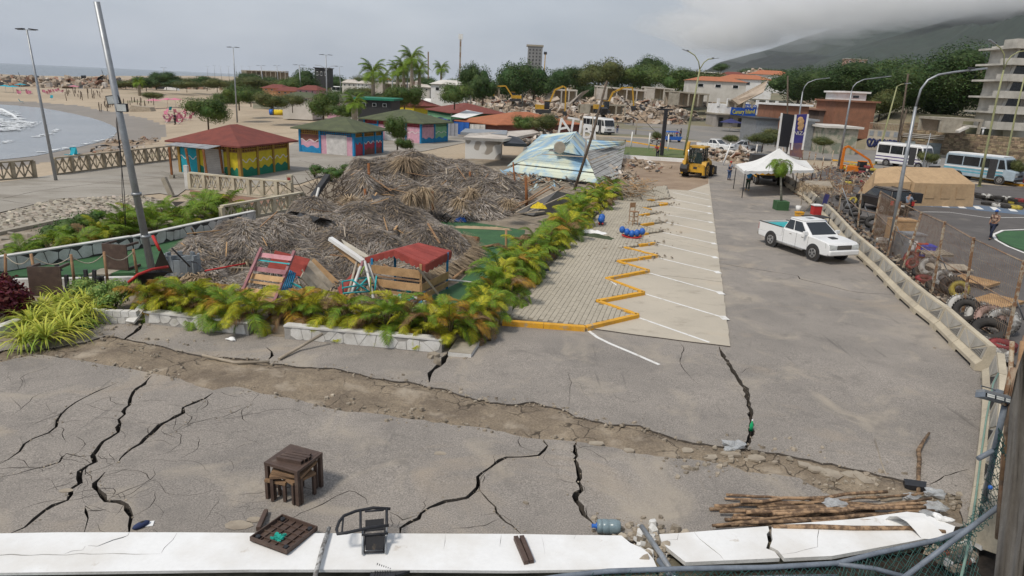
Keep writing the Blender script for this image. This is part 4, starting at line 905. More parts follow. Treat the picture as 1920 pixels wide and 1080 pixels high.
# ================================================================ collapsed thatched roofs
M_thb=mat('thatch_mass',(.17,.14,.11),(.085,.068,.052),sc=3,bump=.8,bsc=18)
M_straw=mat('grey_straw',(.35,.31,.27),(.135,.115,.10),sc=.45,isl=.6,contrast=(.42,.6),hue=.012,bump=0,rough=.9)
M_strawt=mat('tan_straw',(.42,.32,.205),(.28,.21,.14),sc=.8,isl=.4,bump=0,rough=.9)
def thatch(name,label,foot_px,bumps,nbl,bl,bw,step=.14,eave=.32,lump=.16,seed=1):
    foot=[W2(*q)for q in foot_px];cx0,cy0=np.mean(foot,0);g_=np.random.default_rng(seed)
    Bm=[(*W2(px,py),rx,ry,h,ro)for px,py,rx,ry,h,ro in bumps]
    def H(X,Y):
        z=np.zeros(np.shape(X))
        for bx,by,rx,ry,h,ro in Bm:
            c,s_=math.cos(ro),math.sin(ro);u=((X-bx)*c+(Y-by)*s_)/rx;v=(-(X-bx)*s_+(Y-by)*c)/ry
            z=np.maximum(z,h*.88*np.clip(1-np.hypot(u,v)**1.25,0,1)**1.1)
        e=np.clip(DP(X,Y)/1.1,0,1)
        return(eave+z)*(.25+.75*e**.6)+lump*(np.sin(X*1.3+seed)*np.cos(Y*1.1)+.5*np.sin(X*2.9+Y*1.7))*e
    def DP(X,Y):return dpoly(X,Y,foot)*np.where(inpoly(X,Y,foot),1,-1)
    xs=np.arange(min(p[0]for p in foot)-.3,max(p[0]for p in foot)+.3,step);ys=np.arange(min(p[1]for p in foot)-.3,max(p[1]for p in foot)+.3,step)
    X,Y=np.meshgrid(xs,ys,indexing='ij');k=inpoly(X,Y,foot);Z=np.where(k,H(X,Y),-.1);k2=k.copy()
    k2[1:]|=k[:-1];k2[:-1]|=k[1:];k2[:,1:]|=k[:,:-1];k2[:,:-1]|=k[:,1:]
    ii=-np.ones(X.shape,int);ii[k2]=np.arange(k2.sum());q=np.stack([ii[:-1,:-1],ii[1:,:-1],ii[1:,1:],ii[:-1,1:]],-1).reshape(-1,4);q=q[(q>=0).all(1)]
    t=thing(name,label,'thatched hut',(0,0,0));link('thatch_bed',npmesh('thatch_bed',np.stack([X[k2],Y[k2],Z[k2]-.05],-1),q,M_thb,None,True),t)
    P=[];nn=0
    while nn<nbl:
        x=g_.uniform(xs[0],xs[-1],nbl);y=g_.uniform(ys[0],ys[-1],nbl);o=inpoly(x,y,foot);P.append(np.stack([x[o],y[o]],1));nn+=o.sum()
    P=np.concatenate(P)[:nbl];x,y=P.T;e=.12;z=H(x,y);gx=(H(x+e,y)-H(x-e,y))/(2*e);gy=(H(x,y+e)-H(x,y-e))/(2*e)
    d2=np.stack([-gx,-gy],1)+g_.normal(size=(nbl,2))*.22+1e-6;d2/=np.linalg.norm(d2,axis=1)[:,None]
    sl=gx*d2[:,0]+gy*d2[:,1];l=bl*g_.uniform(.5,1.5,nbl);lift=g_.uniform(.05,.42,nbl)
    d3=np.stack([d2[:,0],d2[:,1],sl*.95+lift],1);d3/=np.linalg.norm(d3,axis=1)[:,None]
    o=np.stack([x,y,z-.04+g_.uniform(-.02,.05,nbl)],1);sd=np.stack([-d2[:,1],d2[:,0],g_.uniform(-.5,.5,nbl)],1)*bw*g_.uniform(.6,1.3,nbl)[:,None]
    mid=o+d3*(l*.55)[:,None];tip=mid+(d3*[1,1,.2]-[0,0,.25])*(l*.5)[:,None];tip[:,2]=np.maximum(tip[:,2],.02)
    V=np.stack([o-sd*.5,o+sd*.5,mid+sd,mid-sd,tip+sd*.2,tip-sd*.2],1).reshape(-1,3);base_=np.arange(nbl)[:,None]*6
    F=np.concatenate([base_+[0,1,2,3],base_+[3,2,4,5]],0);mi=np.tile((g_.random(nbl)<.16).astype(int),2)
    tag(link('straw',npmesh('straw',V,F,[M_straw,M_strawt],mi),t),kind='stuff');return t,H
def tuft(t,x,y,z,r,n,l,down=.5,m=None,name='straw_bundle'):
    b=B()
    for i in range(n):
        a=random.random()*6.28;rr=r*random.random()**.5;o=Vector((x+math.cos(a)*rr*.4,y+math.sin(a)*rr*.4,z+random.uniform(-.1,.15)))
        e=o+Vector((math.cos(a)*rr*1.6,math.sin(a)*rr*1.6,random.uniform(-down,.12)))*l;s_=Vector((-math.sin(a),math.cos(a),0))*.018;md=o.lerp(e,.5)+Vector((0,0,.12*l))
        b.add([o-s_,o+s_,md+s_,md-s_,e],[(0,1,2,3),(3,2,4)])
    tag(part(name,b,m or M_strawt,t),kind='stuff')
tf,HF=thatch('collapsed_thatched_hut','near collapsed grey thatch roof behind the wrecked playhouses',[(292,505),(345,537),(450,552),(560,562),(640,576),(720,562),(800,540),(870,508),(896,480),(876,452),(830,428),(760,410),(640,405),(520,418),(400,448),(320,480)],
                [(455,476,4.2,3.6,1.25,0),(545,462,3.6,3.6,1.45,0),(700,446,4.6,5,1.75,0),(640,480,5,3.2,1.0,0),(380,492,3.0,2.2,.5,.5),(800,470,3.2,2.4,.8,.3),(600,430,2,3,1.5,.8)],84000,.30,.0115,seed=3,lump=.24)
tr_,HR=thatch('collapsed_thatched_hut','far collapsed thatch roof with a tan straw peak beside the blue metal roof',[(632,392),(690,402),(770,414),(860,416),(930,412),(982,396),(1000,375),(965,340),(905,315),(800,298),(700,302),(640,335)],
                [(770,345,6.2,6.6,2.35,0),(700,345,4.5,6,1.6,0),(880,362,5.2,5.4,1.5,0),(840,392,5,3,.8,0),(930,372,3,4,1.4,.4),(680,375,2.4,2,1.5,.2)],56000,.42,.019,step=.2,eave=.4,seed=11,lump=.3)
for px,py,r,n,l,dn in[(375,505,.5,260,.8,.3),(398,500,.4,200,.7,.3),(440,478,.5,260,.8,.5),(455,482,.4,160,.8,.5),(355,500,.5,240,.8,.4),(510,500,.4,120,.7,.5)]:
    x,y=W2(px,py-12,.9);tuft(tf,x,y,float(HF(np.array([x]),np.array([y]))[0])+.05,r,n,l,dn,M_strawt if px%2 else M_straw)
for px,py,r,n,l,dn in[(762,288,.9,700,1.3,.9),(795,345,.6,420,1.0,1.4),(770,352,.5,250,.9,1.2),(883,355,.5,380,1.1,1.2),(862,372,.5,250,.8,.8),(700,378,.5,250,.9,.8),(655,370,.6,250,1.0,.6),(955,375,.5,250,.9,.6)]:
    zz_={762:2.75,795:2.3,770:2.2}.get(px,1.6);x,y=W2(px,py,zz_-.2);tuft(tr_,x,y,max(zz_*.7,float(HR(np.array([x]),np.array([y]))[0]))+.1,r,n,l,dn)
# eave fringe on the near front edge
b=B()
for(a,c)in(((560,562),(640,576)),((640,576),(720,562)),((800,540),(870,508)),((870,508),(896,480)),((896,480),(876,452))):
    a,c=Vector(W2(*a)),Vector(W2(*c));d=c-a
    for i in range(int(d.length*90)):
        p=a+d*random.random();nr=Vector((d.y,-d.x)).normalized();o=Vector((p.x,p.y,.42+random.uniform(-.12,.12)))-Vector((nr.x,nr.y,0))*.25
        e=o+Vector((nr.x,nr.y,0))*random.uniform(.3,.8)+Vector((random.uniform(-.12,.12),0,-random.uniform(.15,.4)));s_=Vector((d.x,d.y,0)).normalized()*.018;b.add([o-s_,o+s_,e+s_*.4,e-s_*.4],[(0,1,2,3)])
tag(part('eave_fringe',b,M_strawt,tf),kind='stuff')
def pole(base_px,top_px,r,m,name,label,cat='post',group=None,z=0,n=8,parent=None,taper=.85):
    p=W(*base_px,z);q=D(*top_px,p.y);b=B().tube([p,q],[r,r*taper],n)
    return part(name,b,m,parent,label)if parent else solo(name,b,m,label,cat,group)
for a,c,r in[((693,372),(691,306),.10),((687,385),(684,354),.09),((797,350),(796,318),.08),((801,402),(800,358),.08),((812,405),(811,358),.08),((883,370),(881,322),.09),((988,392),(986,333),.10),((968,372),(962,304),.06)]:
    pole(a,c,r,M_post,'post',None,parent=tr_)
part('tarp_patch',B().add([W(696,366,1.5),W(722,369,1.55),W(731,377,1.35),W(700,377,1.35)],[(3,2,1,0)]),M_dark,tr_)
b=B();vs=[];top=[(531,398),(546,396),(562,398),(580,403),(600,408),(625,414)];bot=[(535,402),(552,405),(572,411),(588,416),(605,420),(628,417)]
for a,c in zip(top,bot):
    for q in(a,c):
        z=1.2
        for _ in range(12):x,y=W2(*q,z);z=float(HF(np.array([x]),np.array([y]))[0])+.16
        vs.append((*W2(*q,z),z))
b.add(vs,[(2*k,2*k+1,2*k+3,2*k+2)for k in range(5)]);part('tarp_patch',b,M_dark,tf)
# timber frame showing at the right of the far thatch
for i,(a,c)in enumerate([((960,394),(1035,352)),((968,398),(1048,356)),((980,380),(1030,348)),((1030,348),(1075,362)),((955,388),(1000,372)),((985,400),(1062,366)),((1000,392),(1058,350)),((966,401),(1020,396))]):
    solo('fallen_rafter',B().bar(W(*a,.25+.1*(i%3)),W(*c,.9+.15*(i%2)),.09,.06),M_woodg if i%2 else M_wood,'fallen roof rafter right of the far thatch, %s in the tangle'%pos_words(i,8,''),'rafter','fallen rafters right of the far thatch')
b=B();b.add([W(965,398,.1),W(1045,358,1.3),W(1075,365,1.0),W(1060,392,.15),W(1000,404,.1)],[(0,1,2,3,4)]);solo('roof_felt',b,col('grey_roof_felt',(.13,.125,.12)),'grey felt sheet sagging between the rafters','roof sheet')
b=B()
for _ in range(420):
    x,y=W2(random.gauss(1185,17),random.gauss(366,8));z=max(0,.9-.5*abs(random.gauss(0,1)));a=random.random()*3.14;l=random.uniform(.3,1.2);b.bar((x,y,z),(x+math.cos(a)*l,y+math.sin(a)*l,max(.02,z+random.uniform(-.4,.3))),.05,.03,mi=random.choice((0,0,1)))
solo('debris_heap',b,[M_woodg,M_woodl],'heap of splintered sticks and planks at the far end of the walkway','debris',kind='stuff')
# ================================================================ green turf right of the thatch
struct('play_turf',B().prism([W2(*q)for q in[(800,412),(870,414),(985,432),(975,470),(950,520),(930,556),(880,575),(830,590),(800,560),(860,530),(900,490),(890,450),(840,425)]],-.1,.012),M_turf)
cloth(905,428,1.5,.3,M_strawt,'strewn straw lying across the green turf',3,z=.012,h=.08,cat='straw',name='straw_litter')
for a,c,r,lb in[((845,443),(897,450),.16,'rust coloured gas cylinder lying on the turf'),((893,466),(935,458),.07,'brown branch lying on the turf behind the palms'),((850,522),(878,500),.06,'wooden post fallen by the right of the red roofed playhouse'),((820,522),(892,530),.035,'long white pole sticking out right of the red roofed playhouse')]:
    solo('fallen_pole',B().tube([W(*a,.16),W(*c,.16)],r,9),M_post if r>.1 else M_white if r<.04 else M_wood,lb,'pole')
b=B();P=[W(826,410,.1),W(836,400,.55),(W(846,408,.5)),W(838,417,.1),W(826,410,.1)];b.tube(P,.04,6);solo('chair_frame',b,M_dark,'small dark chair frame fallen between the two thatch roofs','chair')
cloth(863,415,.35,.2,M_blue,'blue plastic basin by the far thatch edge',3,z=.02,h=.2,cat='basin',name='basin');pole((949,492),(949,430),.06,M_wood,'post','single brown post on the turf beside the side palms')
# ================================================================ wrecked playhouses
M_rroof=mat('red_painted_board',(.37,.075,.06),(.27,.055,.045),sc=2,bump=.2,obj=.1);M_pink=mat('pink_paint',(.55,.30,.32),(.45,.20,.22),sc=3,obj=.08);M_turq=mat('turquoise_paint',(.05,.40,.42),(.04,.32,.34),sc=3)
M_bluep=mat('blue_paint',(.03,.24,.45),(.03,.19,.36),sc=3);M_dpink=mat('dusty_pink_wood',(.36,.18,.19),(.26,.12,.13),sc=3);M_lime=col('lime_paint',(.35,.5,.12));M_bright=col('purple_paint',(.09,.03,.06))
t=thing('playhouse','wooden playhouse with a red scalloped roof and orange slatted walls','playhouse',(*W2(760,570),0));o0=t.location.copy()
V_=lambda px,py,z:W(px,py,z)
R1,R2,E1,E2,L1=V_(739,470,1.75),V_(785,456,1.75),V_(797,497,1.4),V_(846,471,1.4),V_(684,484,1.4);L2=L1+(R2-R1)
def plk(parent,a,c,u,n,m,name,th=.02,gap=.008,rel_=o0):
    """n boards filling the parallelogram a->c wide, u the other edge"""
    a,c,u=Vector(a)-rel_,Vector(c)-rel_,Vector(u);nr=(c-a).cross(u).normalized()*th
    for i in range(n):
        s0=u*(i/n);s1=u*((i+1)/n)-u.normalized()*gap;part(name,B().ext([a+s0,c+s0,c+s1,a+s1],nr),m,parent)
nb=6
for k in range(nb):  # roof boards run from ridge to eave
    p0,p1=R1.lerp(R2,k/nb)-o0,R1.lerp(R2,(k+.96)/nb)-o0;e0,e1=E1.lerp(E2,k/nb)-o0,E1.lerp(E2,(k+.96)/nb)-o0
    part('roof_board',B().ext([p0,p1,e1+Vector((0,0,random.uniform(-.01,.02))),e0],(0,0,.025)),M_rroof,t)
    e0,e1=L1.lerp(L2,k/nb)-o0,L1.lerp(L2,(k+.96)/nb)-o0;part('roof_board',B().ext([p0,p1,e1,e0],(0,0,.025)),M_rroof,t)
def scallop(a,c,n,h):
    a,c=a-o0,c-o0
    for i in range(n):
        p,q=a.lerp(c,i/n),a.lerp(c,(i+1)/n);m_=(p+q)/2;dn=Vector((0,0,-h))
        part('scallop_board',B().ext([p,q,q+dn*.75,m_+dn+(q-p)*.2,m_+dn-(q-p)*.2,p+dn*.75],(c-a).cross(Vector((0,0,1))).normalized()*.02),M_rroof,t)
scallop(L1,R1,6,.22);scallop(R1,E1,6,.24);scallop(E1,E2,6,.3)
cA,cB,cC=L1.lerp(E1,.12),L1.lerp(E1,.93),E1.lerp(E2,.85)
for p,m in((cA,M_bluep),(cB,M_woodl),(cC,M_bluep),(cA+(R2-R1)*.9,M_bluep)):part('corner_post',B().bar(Vector((p.x,p.y,.0))-o0,Vector((p.x,p.y,1.42))-o0,.08),m,t)
for z0,h,m in((.12,.2,M_woodl),(.42,.28,M_woodl),(.78,.05,M_wood),(.9,.3,M_woodl)):
    for a,c in((cA,cB),(cB,cC)):
        a,c=Vector((a.x,a.y,z0+h/2))-o0,Vector((c.x,c.y,z0+h/2))-o0;n_=(c-a).cross(Vector((0,0,1))).normalized()*.05
        if(c.x>1 and z0>.7):continue
        part('wall_plank',B().bar(a+n_,c+n_,.03,h),m,t)
part('brace',B().bar(W(783,502,1.35)-o0,W(828,560,.1)-o0,.07),M_woodg,t)
t2=thing('playhouse','tilted pink and wood slatted playhouse half collapsed at the left','playhouse',(*W2(520,575),0));o2=t2.location.copy()
a,c=W(484,470,1.9),W(550,478,1.9);bt=W(505,585,.35);dn=bt-c
for i,(m,h)in enumerate([(M_pink,.8),(M_turq,.2),(M_dpink,.8),(M_woodl,.95),(M_woodl,.4),(M_woodl,.95),(M_wood,.7)]):
    s0=dn*(.03+i*.125);e_=dn*(.03+i*.125+.095*h);part('slat',B().ext([a+s0-o2,c+s0-o2,c+e_-o2,a+e_-o2],(0,.025,0)),m,t2)
part('corner_post',B().bar(W(552,471,1.95)-o2,W(505,590,.3)-o2,.09),M_dpink,t2);part('corner_post',B().bar(W(490,465,2.0)-o2,W(440,580,.4)-o2,.08),M_dpink,t2)
part('floor_beam',B().bar(W(455,560,.5)-o2,W(540,583,.4)-o2,.12),M_dpink,t2);part('floor_beam',B().bar(W(490,548,.7)-o2,W(460,590,.3)-o2,.1),M_dpink,t2)
rr0,rr1,rr3=W(516,471,1.75),W(581,487,1.6),W(566,520,1.0)
for k in range(5):u=rr3-rr1;part('roof_board',B().ext([rr0+u*(k/5)-o2,rr1+u*(k/5)-o2,rr1+u*((k+.95)/5)-o2,rr0+u*((k+.95)/5)-o2],(0,0,.03)),M_rroof,t2)
for k in range(5):part('blue_slat',B().bar(W(541+k*3.2,505+k*1.6,1.2)-o2,W(527+k*3.4,552+k*1,.5)-o2,.035,.05),M_bluep,t2)
for a,c,m in[((530,512),(566,522),M_turq),((545,530),(580,546),M_turq),((553,514),(572,552),M_pink),((520,500),(540,508),M_turq)]:part('rail',B().bar(W(*a,1.0)-o2,W(*c,.8)-o2,.05),m,t2)
for i,(a,c,w,m,lb)in enumerate([((584,489),(631,533),.30,M_woodl,'broad tan plank leaning right of the pink playhouse'),((577,492),(622,540),.28,M_woodg,'grey plank leaning behind the broad tan plank'),((570,502),(612,548),.30,M_woodg,'grey white weathered plank low in the leaning fan'),((566,515),(604,556),.26,M_woodg,'bottommost grey plank of the leaning fan'),((560,528),(590,562),.2,M_woodg,'short grey board near the palms at the left playhouse')]):
    solo('plank',B().bar(W(*a,1.3),W(*c,.45),w,.04,up=(.3,-.6,1)),m,lb,'plank')
solo('white_beam',B().bar(W(619,447,1.9),W(681,490,1.25),.2,.12),M_white,'thick white beam lying on the near thatch','beam');solo('plank',B().bar(W(628,460,1.6),W(676,500,1.05),.16,.05),M_woodl,'brown plank under the thick white beam','plank')
solo('cream_sheet',B().ext([W(640,448,1.6),W(690,478,1.3),W(692,486,1.2),W(650,466,1.4)],(0,0,-.03)),col('cream_board',(.50,.46,.38)),'cream board tucked behind the white beam','board')
t=thing('climbing_frame','turquoise metal railing wreck between the two playhouses','railing',(*W2(680,570),0));o3=t.location.copy()
for a,c,m in[((642,528),(706,517),M_turq),((642,528),(644,552),M_turq),((644,550),(700,546),M_turq),((660,525),(700,552),M_turq),((706,517),(702,552),M_turq),((688,522),(660,552),M_turq),((642,540),(705,530),M_turq),((676,500),(655,560),M_whited),((680,490),(664,545),M_dpink),((684,490),(700,560),M_whited),((688,488),(706,540),M_whited),((683,500),(668,530),M_lime),((672,480),(652,555),M_woodg),((694,520),(696,556),M_lime)]:
    z=1.1 if m==M_turq else 1.3;part('rail',B().tube([W(*a,z)-o3,W(*c,.5)-o3],.028 if m in(M_turq,M_lime)else .05,6),m,t)
solo('red_board',B().ext([W(633,540,.6),W(668,505,1.0),W(670,525,.7),W(640,556,.4)],(0,0,-.03)),M_rroof,'red painted board under the railing wreck','board')
b=B()
for _ in range(260):
    px,py=random.uniform(590,800),random.uniform(545,572);chunk(b,W(px,py,random.uniform(0,.25)),random.uniform(.05,.14),random.choice((0,1,2,3,4)),.4)
solo('playground_debris',b,[M_white,M_turq,M_dpink,M_woodg,M_bluep],None,None,kind='stuff')
# ================================================================ collapsed tent, toy castle, dark furniture by the turf
t=thing('collapsed_tent','collapsed black tent with red poles around the leaning lamp','tent',(*W2(280,550),0));o4=t.location.copy()
b=B();b.add([W(302,466,1.9)-o4,W(325,512,.7)-o4,W(295,512,.7)-o4,W(290,500,1.0)-o4],[(0,1,2),(0,2,3)]);b.add([W(240,530,.9)-o4,W(262,512,1.1)-o4,W(300,506,1.1)-o4,W(318,510,1.0)-o4,W(285,535,.5)-o4,W(245,553,.15)-o4],[(0,1,2,3,4,5)])
part('canvas',b,M_blk,t)
b=B();b.tube([W(*p,z)-o4 for p,z in[((240,530),.95),((258,515),1.15),((285,505),1.2),((315,500),1.15)]],.045,7).tube([W(286,442,2.2)-o4,W(300,470,1.75)-o4],.05,7);part('red_pole',b,M_red,t);part('red_pole',B().tube([W(384,508,.9)-o4,W(460,494,1.0)-o4],.03,6),M_red,t)
part('tent_pole',B().tube([W(322,465,1.7)-o4,W(356,500,.9)-o4],.03,6).tube([W(*p,.9)-o4 for p in[(316,488),(345,487),(370,493),(380,503),(383,510)]],.018,5),M_blk,t)
t=thing('toy_castle','grey plastic toy castle with battlements behind the front palms','toy',(*W2(345,530),.3));M_gp=col('grey_toy_plastic',(.26,.29,.31))
b=B()
for i in range(16):
    a=i/16*6.283;x,y=math.cos(a)*.6,math.sin(a)*.4;b.box(x,y,.35,.26,.06,.6,a+math.pi/2)
    if i%2:b.box(x,y,.72,.17,.08,.16,a+math.pi/2)
part('battlement',b,M_gp,t)
for i,(px,py,z,rz_,rx_,lb)in enumerate([(108,545,.3,.2,1.5,'dark wicker panel table lying on its side left of the turf'),(243,497,.45,-.1,1.55,'open brown box frame lying on the green turf')]):
    t_=sq_table('dark_table',lb,.95,.75,M_brownp,M_brownp,.08);t_.location=(*W2(px,py,TZ),TZ+.48);t_.rotation_euler=(rx_,0,rz_)
for i,(px,py,h,tl)in enumerate([(127,548,.62,.05),(122,520,.55,-.5),(152,546,.45,0),(157,544,.5,.1),(166,545,.75,-.02),(177,545,.75,.12),(187,548,.55,0),(193,546,.55,.05),(80,552,.4,.4)]):
    p=W(px,py,.1);solo('broken_table_leg',B().bar(p,p+Vector((math.sin(tl)*h,0,math.cos(tl)*h)),.1),M_dark,'dark upturned table leg below the turf wall, %s in the row'%pos_words(i,9,''),'table leg','upturned table legs by the turf')
solo('upturned_bench',B().box(*W2(170,552),.12,1.6,.7,.08,.1),M_dark,'dark upturned table body carrying the row of legs','table')
struct('turf_path',B().prism([W2(*q,TZ)for q in[(165,514),(188,504),(222,499),(225,506),(205,514)]],TZ-.05,TZ+.004),M_conc)
# ================================================================ leaning lamp pole with floodlights
p=W(291,527,.2);q=D(181,3,p.y-1.0)
t=thing('lamp_pole','tall leaning grey pole with two floodlights in front of the thatch','lamp pole',(p.x,p.y,0));loc=t.location.copy()
part('pole',B().tube([Vector((0,0,-.2)),(q-loc)],[.13,.09],12),M_steel,t)
for k in(.2,.36):c=(q-loc)*k;part('clamp',B().tube([c-Vector((0,0,.05)),c+Vector((0,0,.05))],.16,12),M_steel,t)
M_lens=mat('floodlight_lens',(.62,.64,.62),sc=3,rough=.2,bump=0)
def flood(parent,px,py,y,w,h,rz_,rx_,ry_=0):
    c=D(px,py,y)-loc;M=Matrix.Translation(c)@Matrix.Rotation(rz_,4,'Z')@Matrix.Rotation(ry_,4,'Y')@Matrix.Rotation(rx_,4,'X')
    b=B();b.box(0,.03,0,w,.1,h);b.v=[tuple(M@Vector(v))for v in b.v];f=part('floodlight',b,M_blk,parent);b=B();b.box(0,-.025,0,w*.86,.012,h*.84);b.v=[tuple(M@Vector(v))for v in b.v];part('lens',b,M_lens,f)
flood(t,212,187,p.y-.75,.40,.28,.1,.1,-.15);flood(t,228,202,p.y-.75,.36,.26,0,.05)
b=B();b.ext([D(212,168,p.y-.7)-loc,D(216,168,p.y-.7)-loc,D(226,196,p.y-.7)-loc,D(220,196,p.y-.7)-loc],(0,.05,0));part('bracket',b,M_blk,t)
part('cable',B().tube([D(*c,p.y-.6)-loc for c in[(219,200),(221,240),(228,300),(229,360),(235,425)]],.012,5).tube([D(*c,p.y-.6)-loc for c in[(221,200),(218,230),(226,290),(233,360),(236,420)]],.012,5),M_blk,t)
# ================================================================ promenade plaza, balustrades, cobbles
PZ=-.10
M_plaza=mat('promenade_concrete',(.36,.33,.285),(.27,.245,.205),sc=.18,bump=.3,bsc=10,det=9,fine=.12)
layer(M_plaza,(.20,.175,.14),.12,.52,.62,.7,stretch=(1,3,1),det=9);layer(M_plaza,(.46,.42,.36),.5,.62,.75,.5)
plaza=[W2(*q,PZ)for q in[(-500,420),(0,398),(110,372),(260,366),(300,362),(330,368),(355,350),(440,352),(560,345),(640,318),(700,300),(800,282),(900,262),(880,236),(800,240),(700,250),(560,262),(545,272),(400,285),(340,296),(105,326),(60,334),(0,341),(-500,395)]]
pc=[crackpoly([W2(*q,PZ)for q in p],w,.6,.04,(0,0))for p,w in[([(5,372),(60,360),(130,350),(215,340),(300,333)],.05),([(-100,368),(0,375),(60,383),(105,388)],.05),([(40,352),(100,350),(250,352)],.04),([(60,345),(210,341)],.04),([(560,300),(600,310),(630,325)],.05),([(545,290),(600,297),(640,300)],.05),([(300,320),(350,335)],.04)]]
me=cracked('promenade',plaza,pc,lambda x,y:PZ,.1,[M_plaza,M_edge]);tag(link('promenade',me),kind='structure')
def balustrade(name,label,p0,p1,h,n,m,x_=True,rail=.16,lean=0,group=None):
    p0,p1=Vector(p0),Vector(p1);L_=(p1-p0).length;t=thing(name,label,'balustrade',p0,math.atan2((p1-p0).y,(p1-p0).x),group);t.rotation_euler.x=lean
    part('top_rail',B().bx(0,L_,-.13,.13,h-rail*.6,h),m,t);part('bottom_rail',B().bx(0,L_,-.1,.1,0,.1),m,t);s=L_/n
    for i in range(n+1):part('post',B().bx(i*s-.11,i*s+.11,-.12,.12,0,h-rail*.6),m,t)
    for i in range(n):
        k=max(1,round((s-.22)/(h*.45)));w=(s-.22)/k
        for j in range(k):
            x0=i*s+.11+j*w;x1=x0+w;b=B();b.bar((x0,0,.1),(x1,0,h-rail*.6),.07,.08,up=(0,1,0));
            if x_:b.bar((x0,.005,h-rail*.6),(x1,.005,.1),.066,.08,up=(0,1,0))
            b.bar((x1,0,.1),(x1,0,h-rail*.6),.06);part('lattice',b,m,t)
    return t
M_bal=mat('weathered_balustrade',(.42,.36,.26),(.24,.20,.145),sc=1.4,bump=.4,bsc=12);M_cream=mat('cream_balustrade',(.55,.50,.38),(.42,.37,.27),sc=1.4,bump=.3)
def W3(px,py,z):v=W(px,py,z);return v
balustrade('balustrade','weathered concrete balustrade at the far left edge by the surf',W3(-150,351,PZ),W3(66,333,PZ),1.25,5,M_bal)
balustrade('balustrade','long weathered balustrade between the promenade and the beach',W3(105,328,PZ),W3(342,297,PZ),1.25,9,M_bal)
balustrade('balustrade','cream lattice balustrade of the small bridge, left section',W3(358,354,.15),W3(468,366,.15),1.1,4,M_cream,x_=True)
balustrade('balustrade','cream lattice balustrade of the small bridge, right section',W3(468,366,.15),W3(545,372,.15),1.1,3,M_cream,x_=True)
balustrade('balustrade','cream balustrade slumping towards the thatch in front of the bridge',W3(418,419,.0),W3(568,389,.0),.95,5,M_cream,x_=True)
solo('gate_pillar',B().box(0,0,.75,.34,.34,1.5),[M_cream],'cream pillar with red top mark at the right end of the bridge','pillar',loc=(*W2(545,372),0));solo('pillar_mark',B().box(0,-.175,1.25,.2,.01,.22),M_rroof,'small red square painted on the bridge pillar','sign',loc=(*W2(545,372),0))
solo('leaning_post',B().box(0,0,.5,.28,.28,1.2,0,0,-.35),M_conc,'concrete post leaning left of the bridge','post',loc=(*W2(316,365),0));solo('bridge_post',B().box(0,0,.7,.25,.25,1.6),M_whited,'white topped post at the left end of the bridge','post',loc=(*W2(352,352),0))
struct('bridge_deck',B().prism([W2(*q,.12)for q in[(356,356),(470,370),(560,378),(575,388),(470,382),(360,366)]],-.06,.12),mat('red_brown_deck',(.30,.17,.12),(.22,.13,.09),sc=2))
struct('stream_bed',B().prism([W2(*q)for q in[(-300,470),(0,428),(330,388),(370,366),(560,384),(600,370),(560,400),(440,418),(250,462),(0,515),(-300,540)]],-.1,.02),M_dirt)
# cobbled bank: stones joined, each with its own edges
M_cob=mat('cobble',(.42,.37,.30),(.30,.26,.21),sc=.7,isl=.45,hue=.02,bump=.3);b=B();cobp=[(-60,412),(0,402),(110,374),(262,368),(322,380),(330,390),(270,397),(110,412),(0,434),(-60,445)];cw=[W2(*q)for q in cobp]
pp=np.array(cw);X,Y=np.meshgrid(np.arange(pp[:,0].min(),pp[:,0].max(),.34),np.arange(pp[:,1].min(),pp[:,1].max(),.42));X=X+rng.uniform(-.1,.1,X.shape);Y=Y+rng.uniform(-.13,.13,Y.shape);k=inpoly(X,Y,cw)
for x,y in zip(X[k],Y[k]):chunk(b,(x,y,.04),random.uniform(.17,.27),0,.3)
bank=struct('cobbled_bank',B().prism(cw,-.1,.05),M_conc);sc_=part('stone',b,M_cob,bank);tag(sc_,kind='stuff')
solo('bank_kerb',B().bar(W(-60,450,.08),W(110,414,.08),.3,.2).bar(W(110,414,.08),W(330,391,.08),.3,.2),M_conc,'long concrete kerb along the lower edge of the cobbled bank','kerb')
for i,(px,py,s_)in enumerate([(8,450,.5),(30,448,.4),(60,445,.4),(92,432,.6),(50,462,.45),(15,468,.5),(210,412,.35),(222,408,.5),(270,402,.35),(300,405,.4),(350,398,.5),(335,400,.4),(20,440,.35),(120,450,.3),(240,420,.3)]):
    b=B();chunk(b,(0,0,-.05),s_,0,.6);solo('boulder',b,M_cob,'tan boulder below the cobbled bank, %s of the scattered boulders'%pos_words(i,15,''),'boulder','boulders below the cobbled bank',loc=(*W2(px,py),0))
PK=[]
for px,py,h,nf in[(45,500,1.3,18),(20,505,1.2,16),(100,487,1.8,12),(145,480,1.4,18),(125,470,1.3,16),(190,455,1.5,20),(225,450,1.8,20),(205,462,1.4,18),(240,440,1.6,18),(260,430,1.5,18),(290,440,1.6,18),(330,425,1.5,18),(350,430,1.7,20),(380,415,1.8,20),(400,405,1.6,18),(425,405,1.8,18),(395,395,1.5,16),(447,410,1.5,9),(310,410,1.3,16),(170,470,1.2,16)]:
    x,y=W2(px,py);palm_plant(x,y,0,h,nf,[.8,.14,.02,.04],'%s small green palm below the cobbled bank, near %s'%(pos_words(int(px*7)%20 if False else PK.append(1)or len(PK)-1,20,''),'the left picture edge' if px<60 else 'the lone rope fence post' if px<130 else 'the turf wall' if px<230 else 'the leaning lamp pole' if px<300 else 'the bend of the white wall' if px<360 else 'the cream balustrade'),'small palms below the cobbled bank',stems=2)
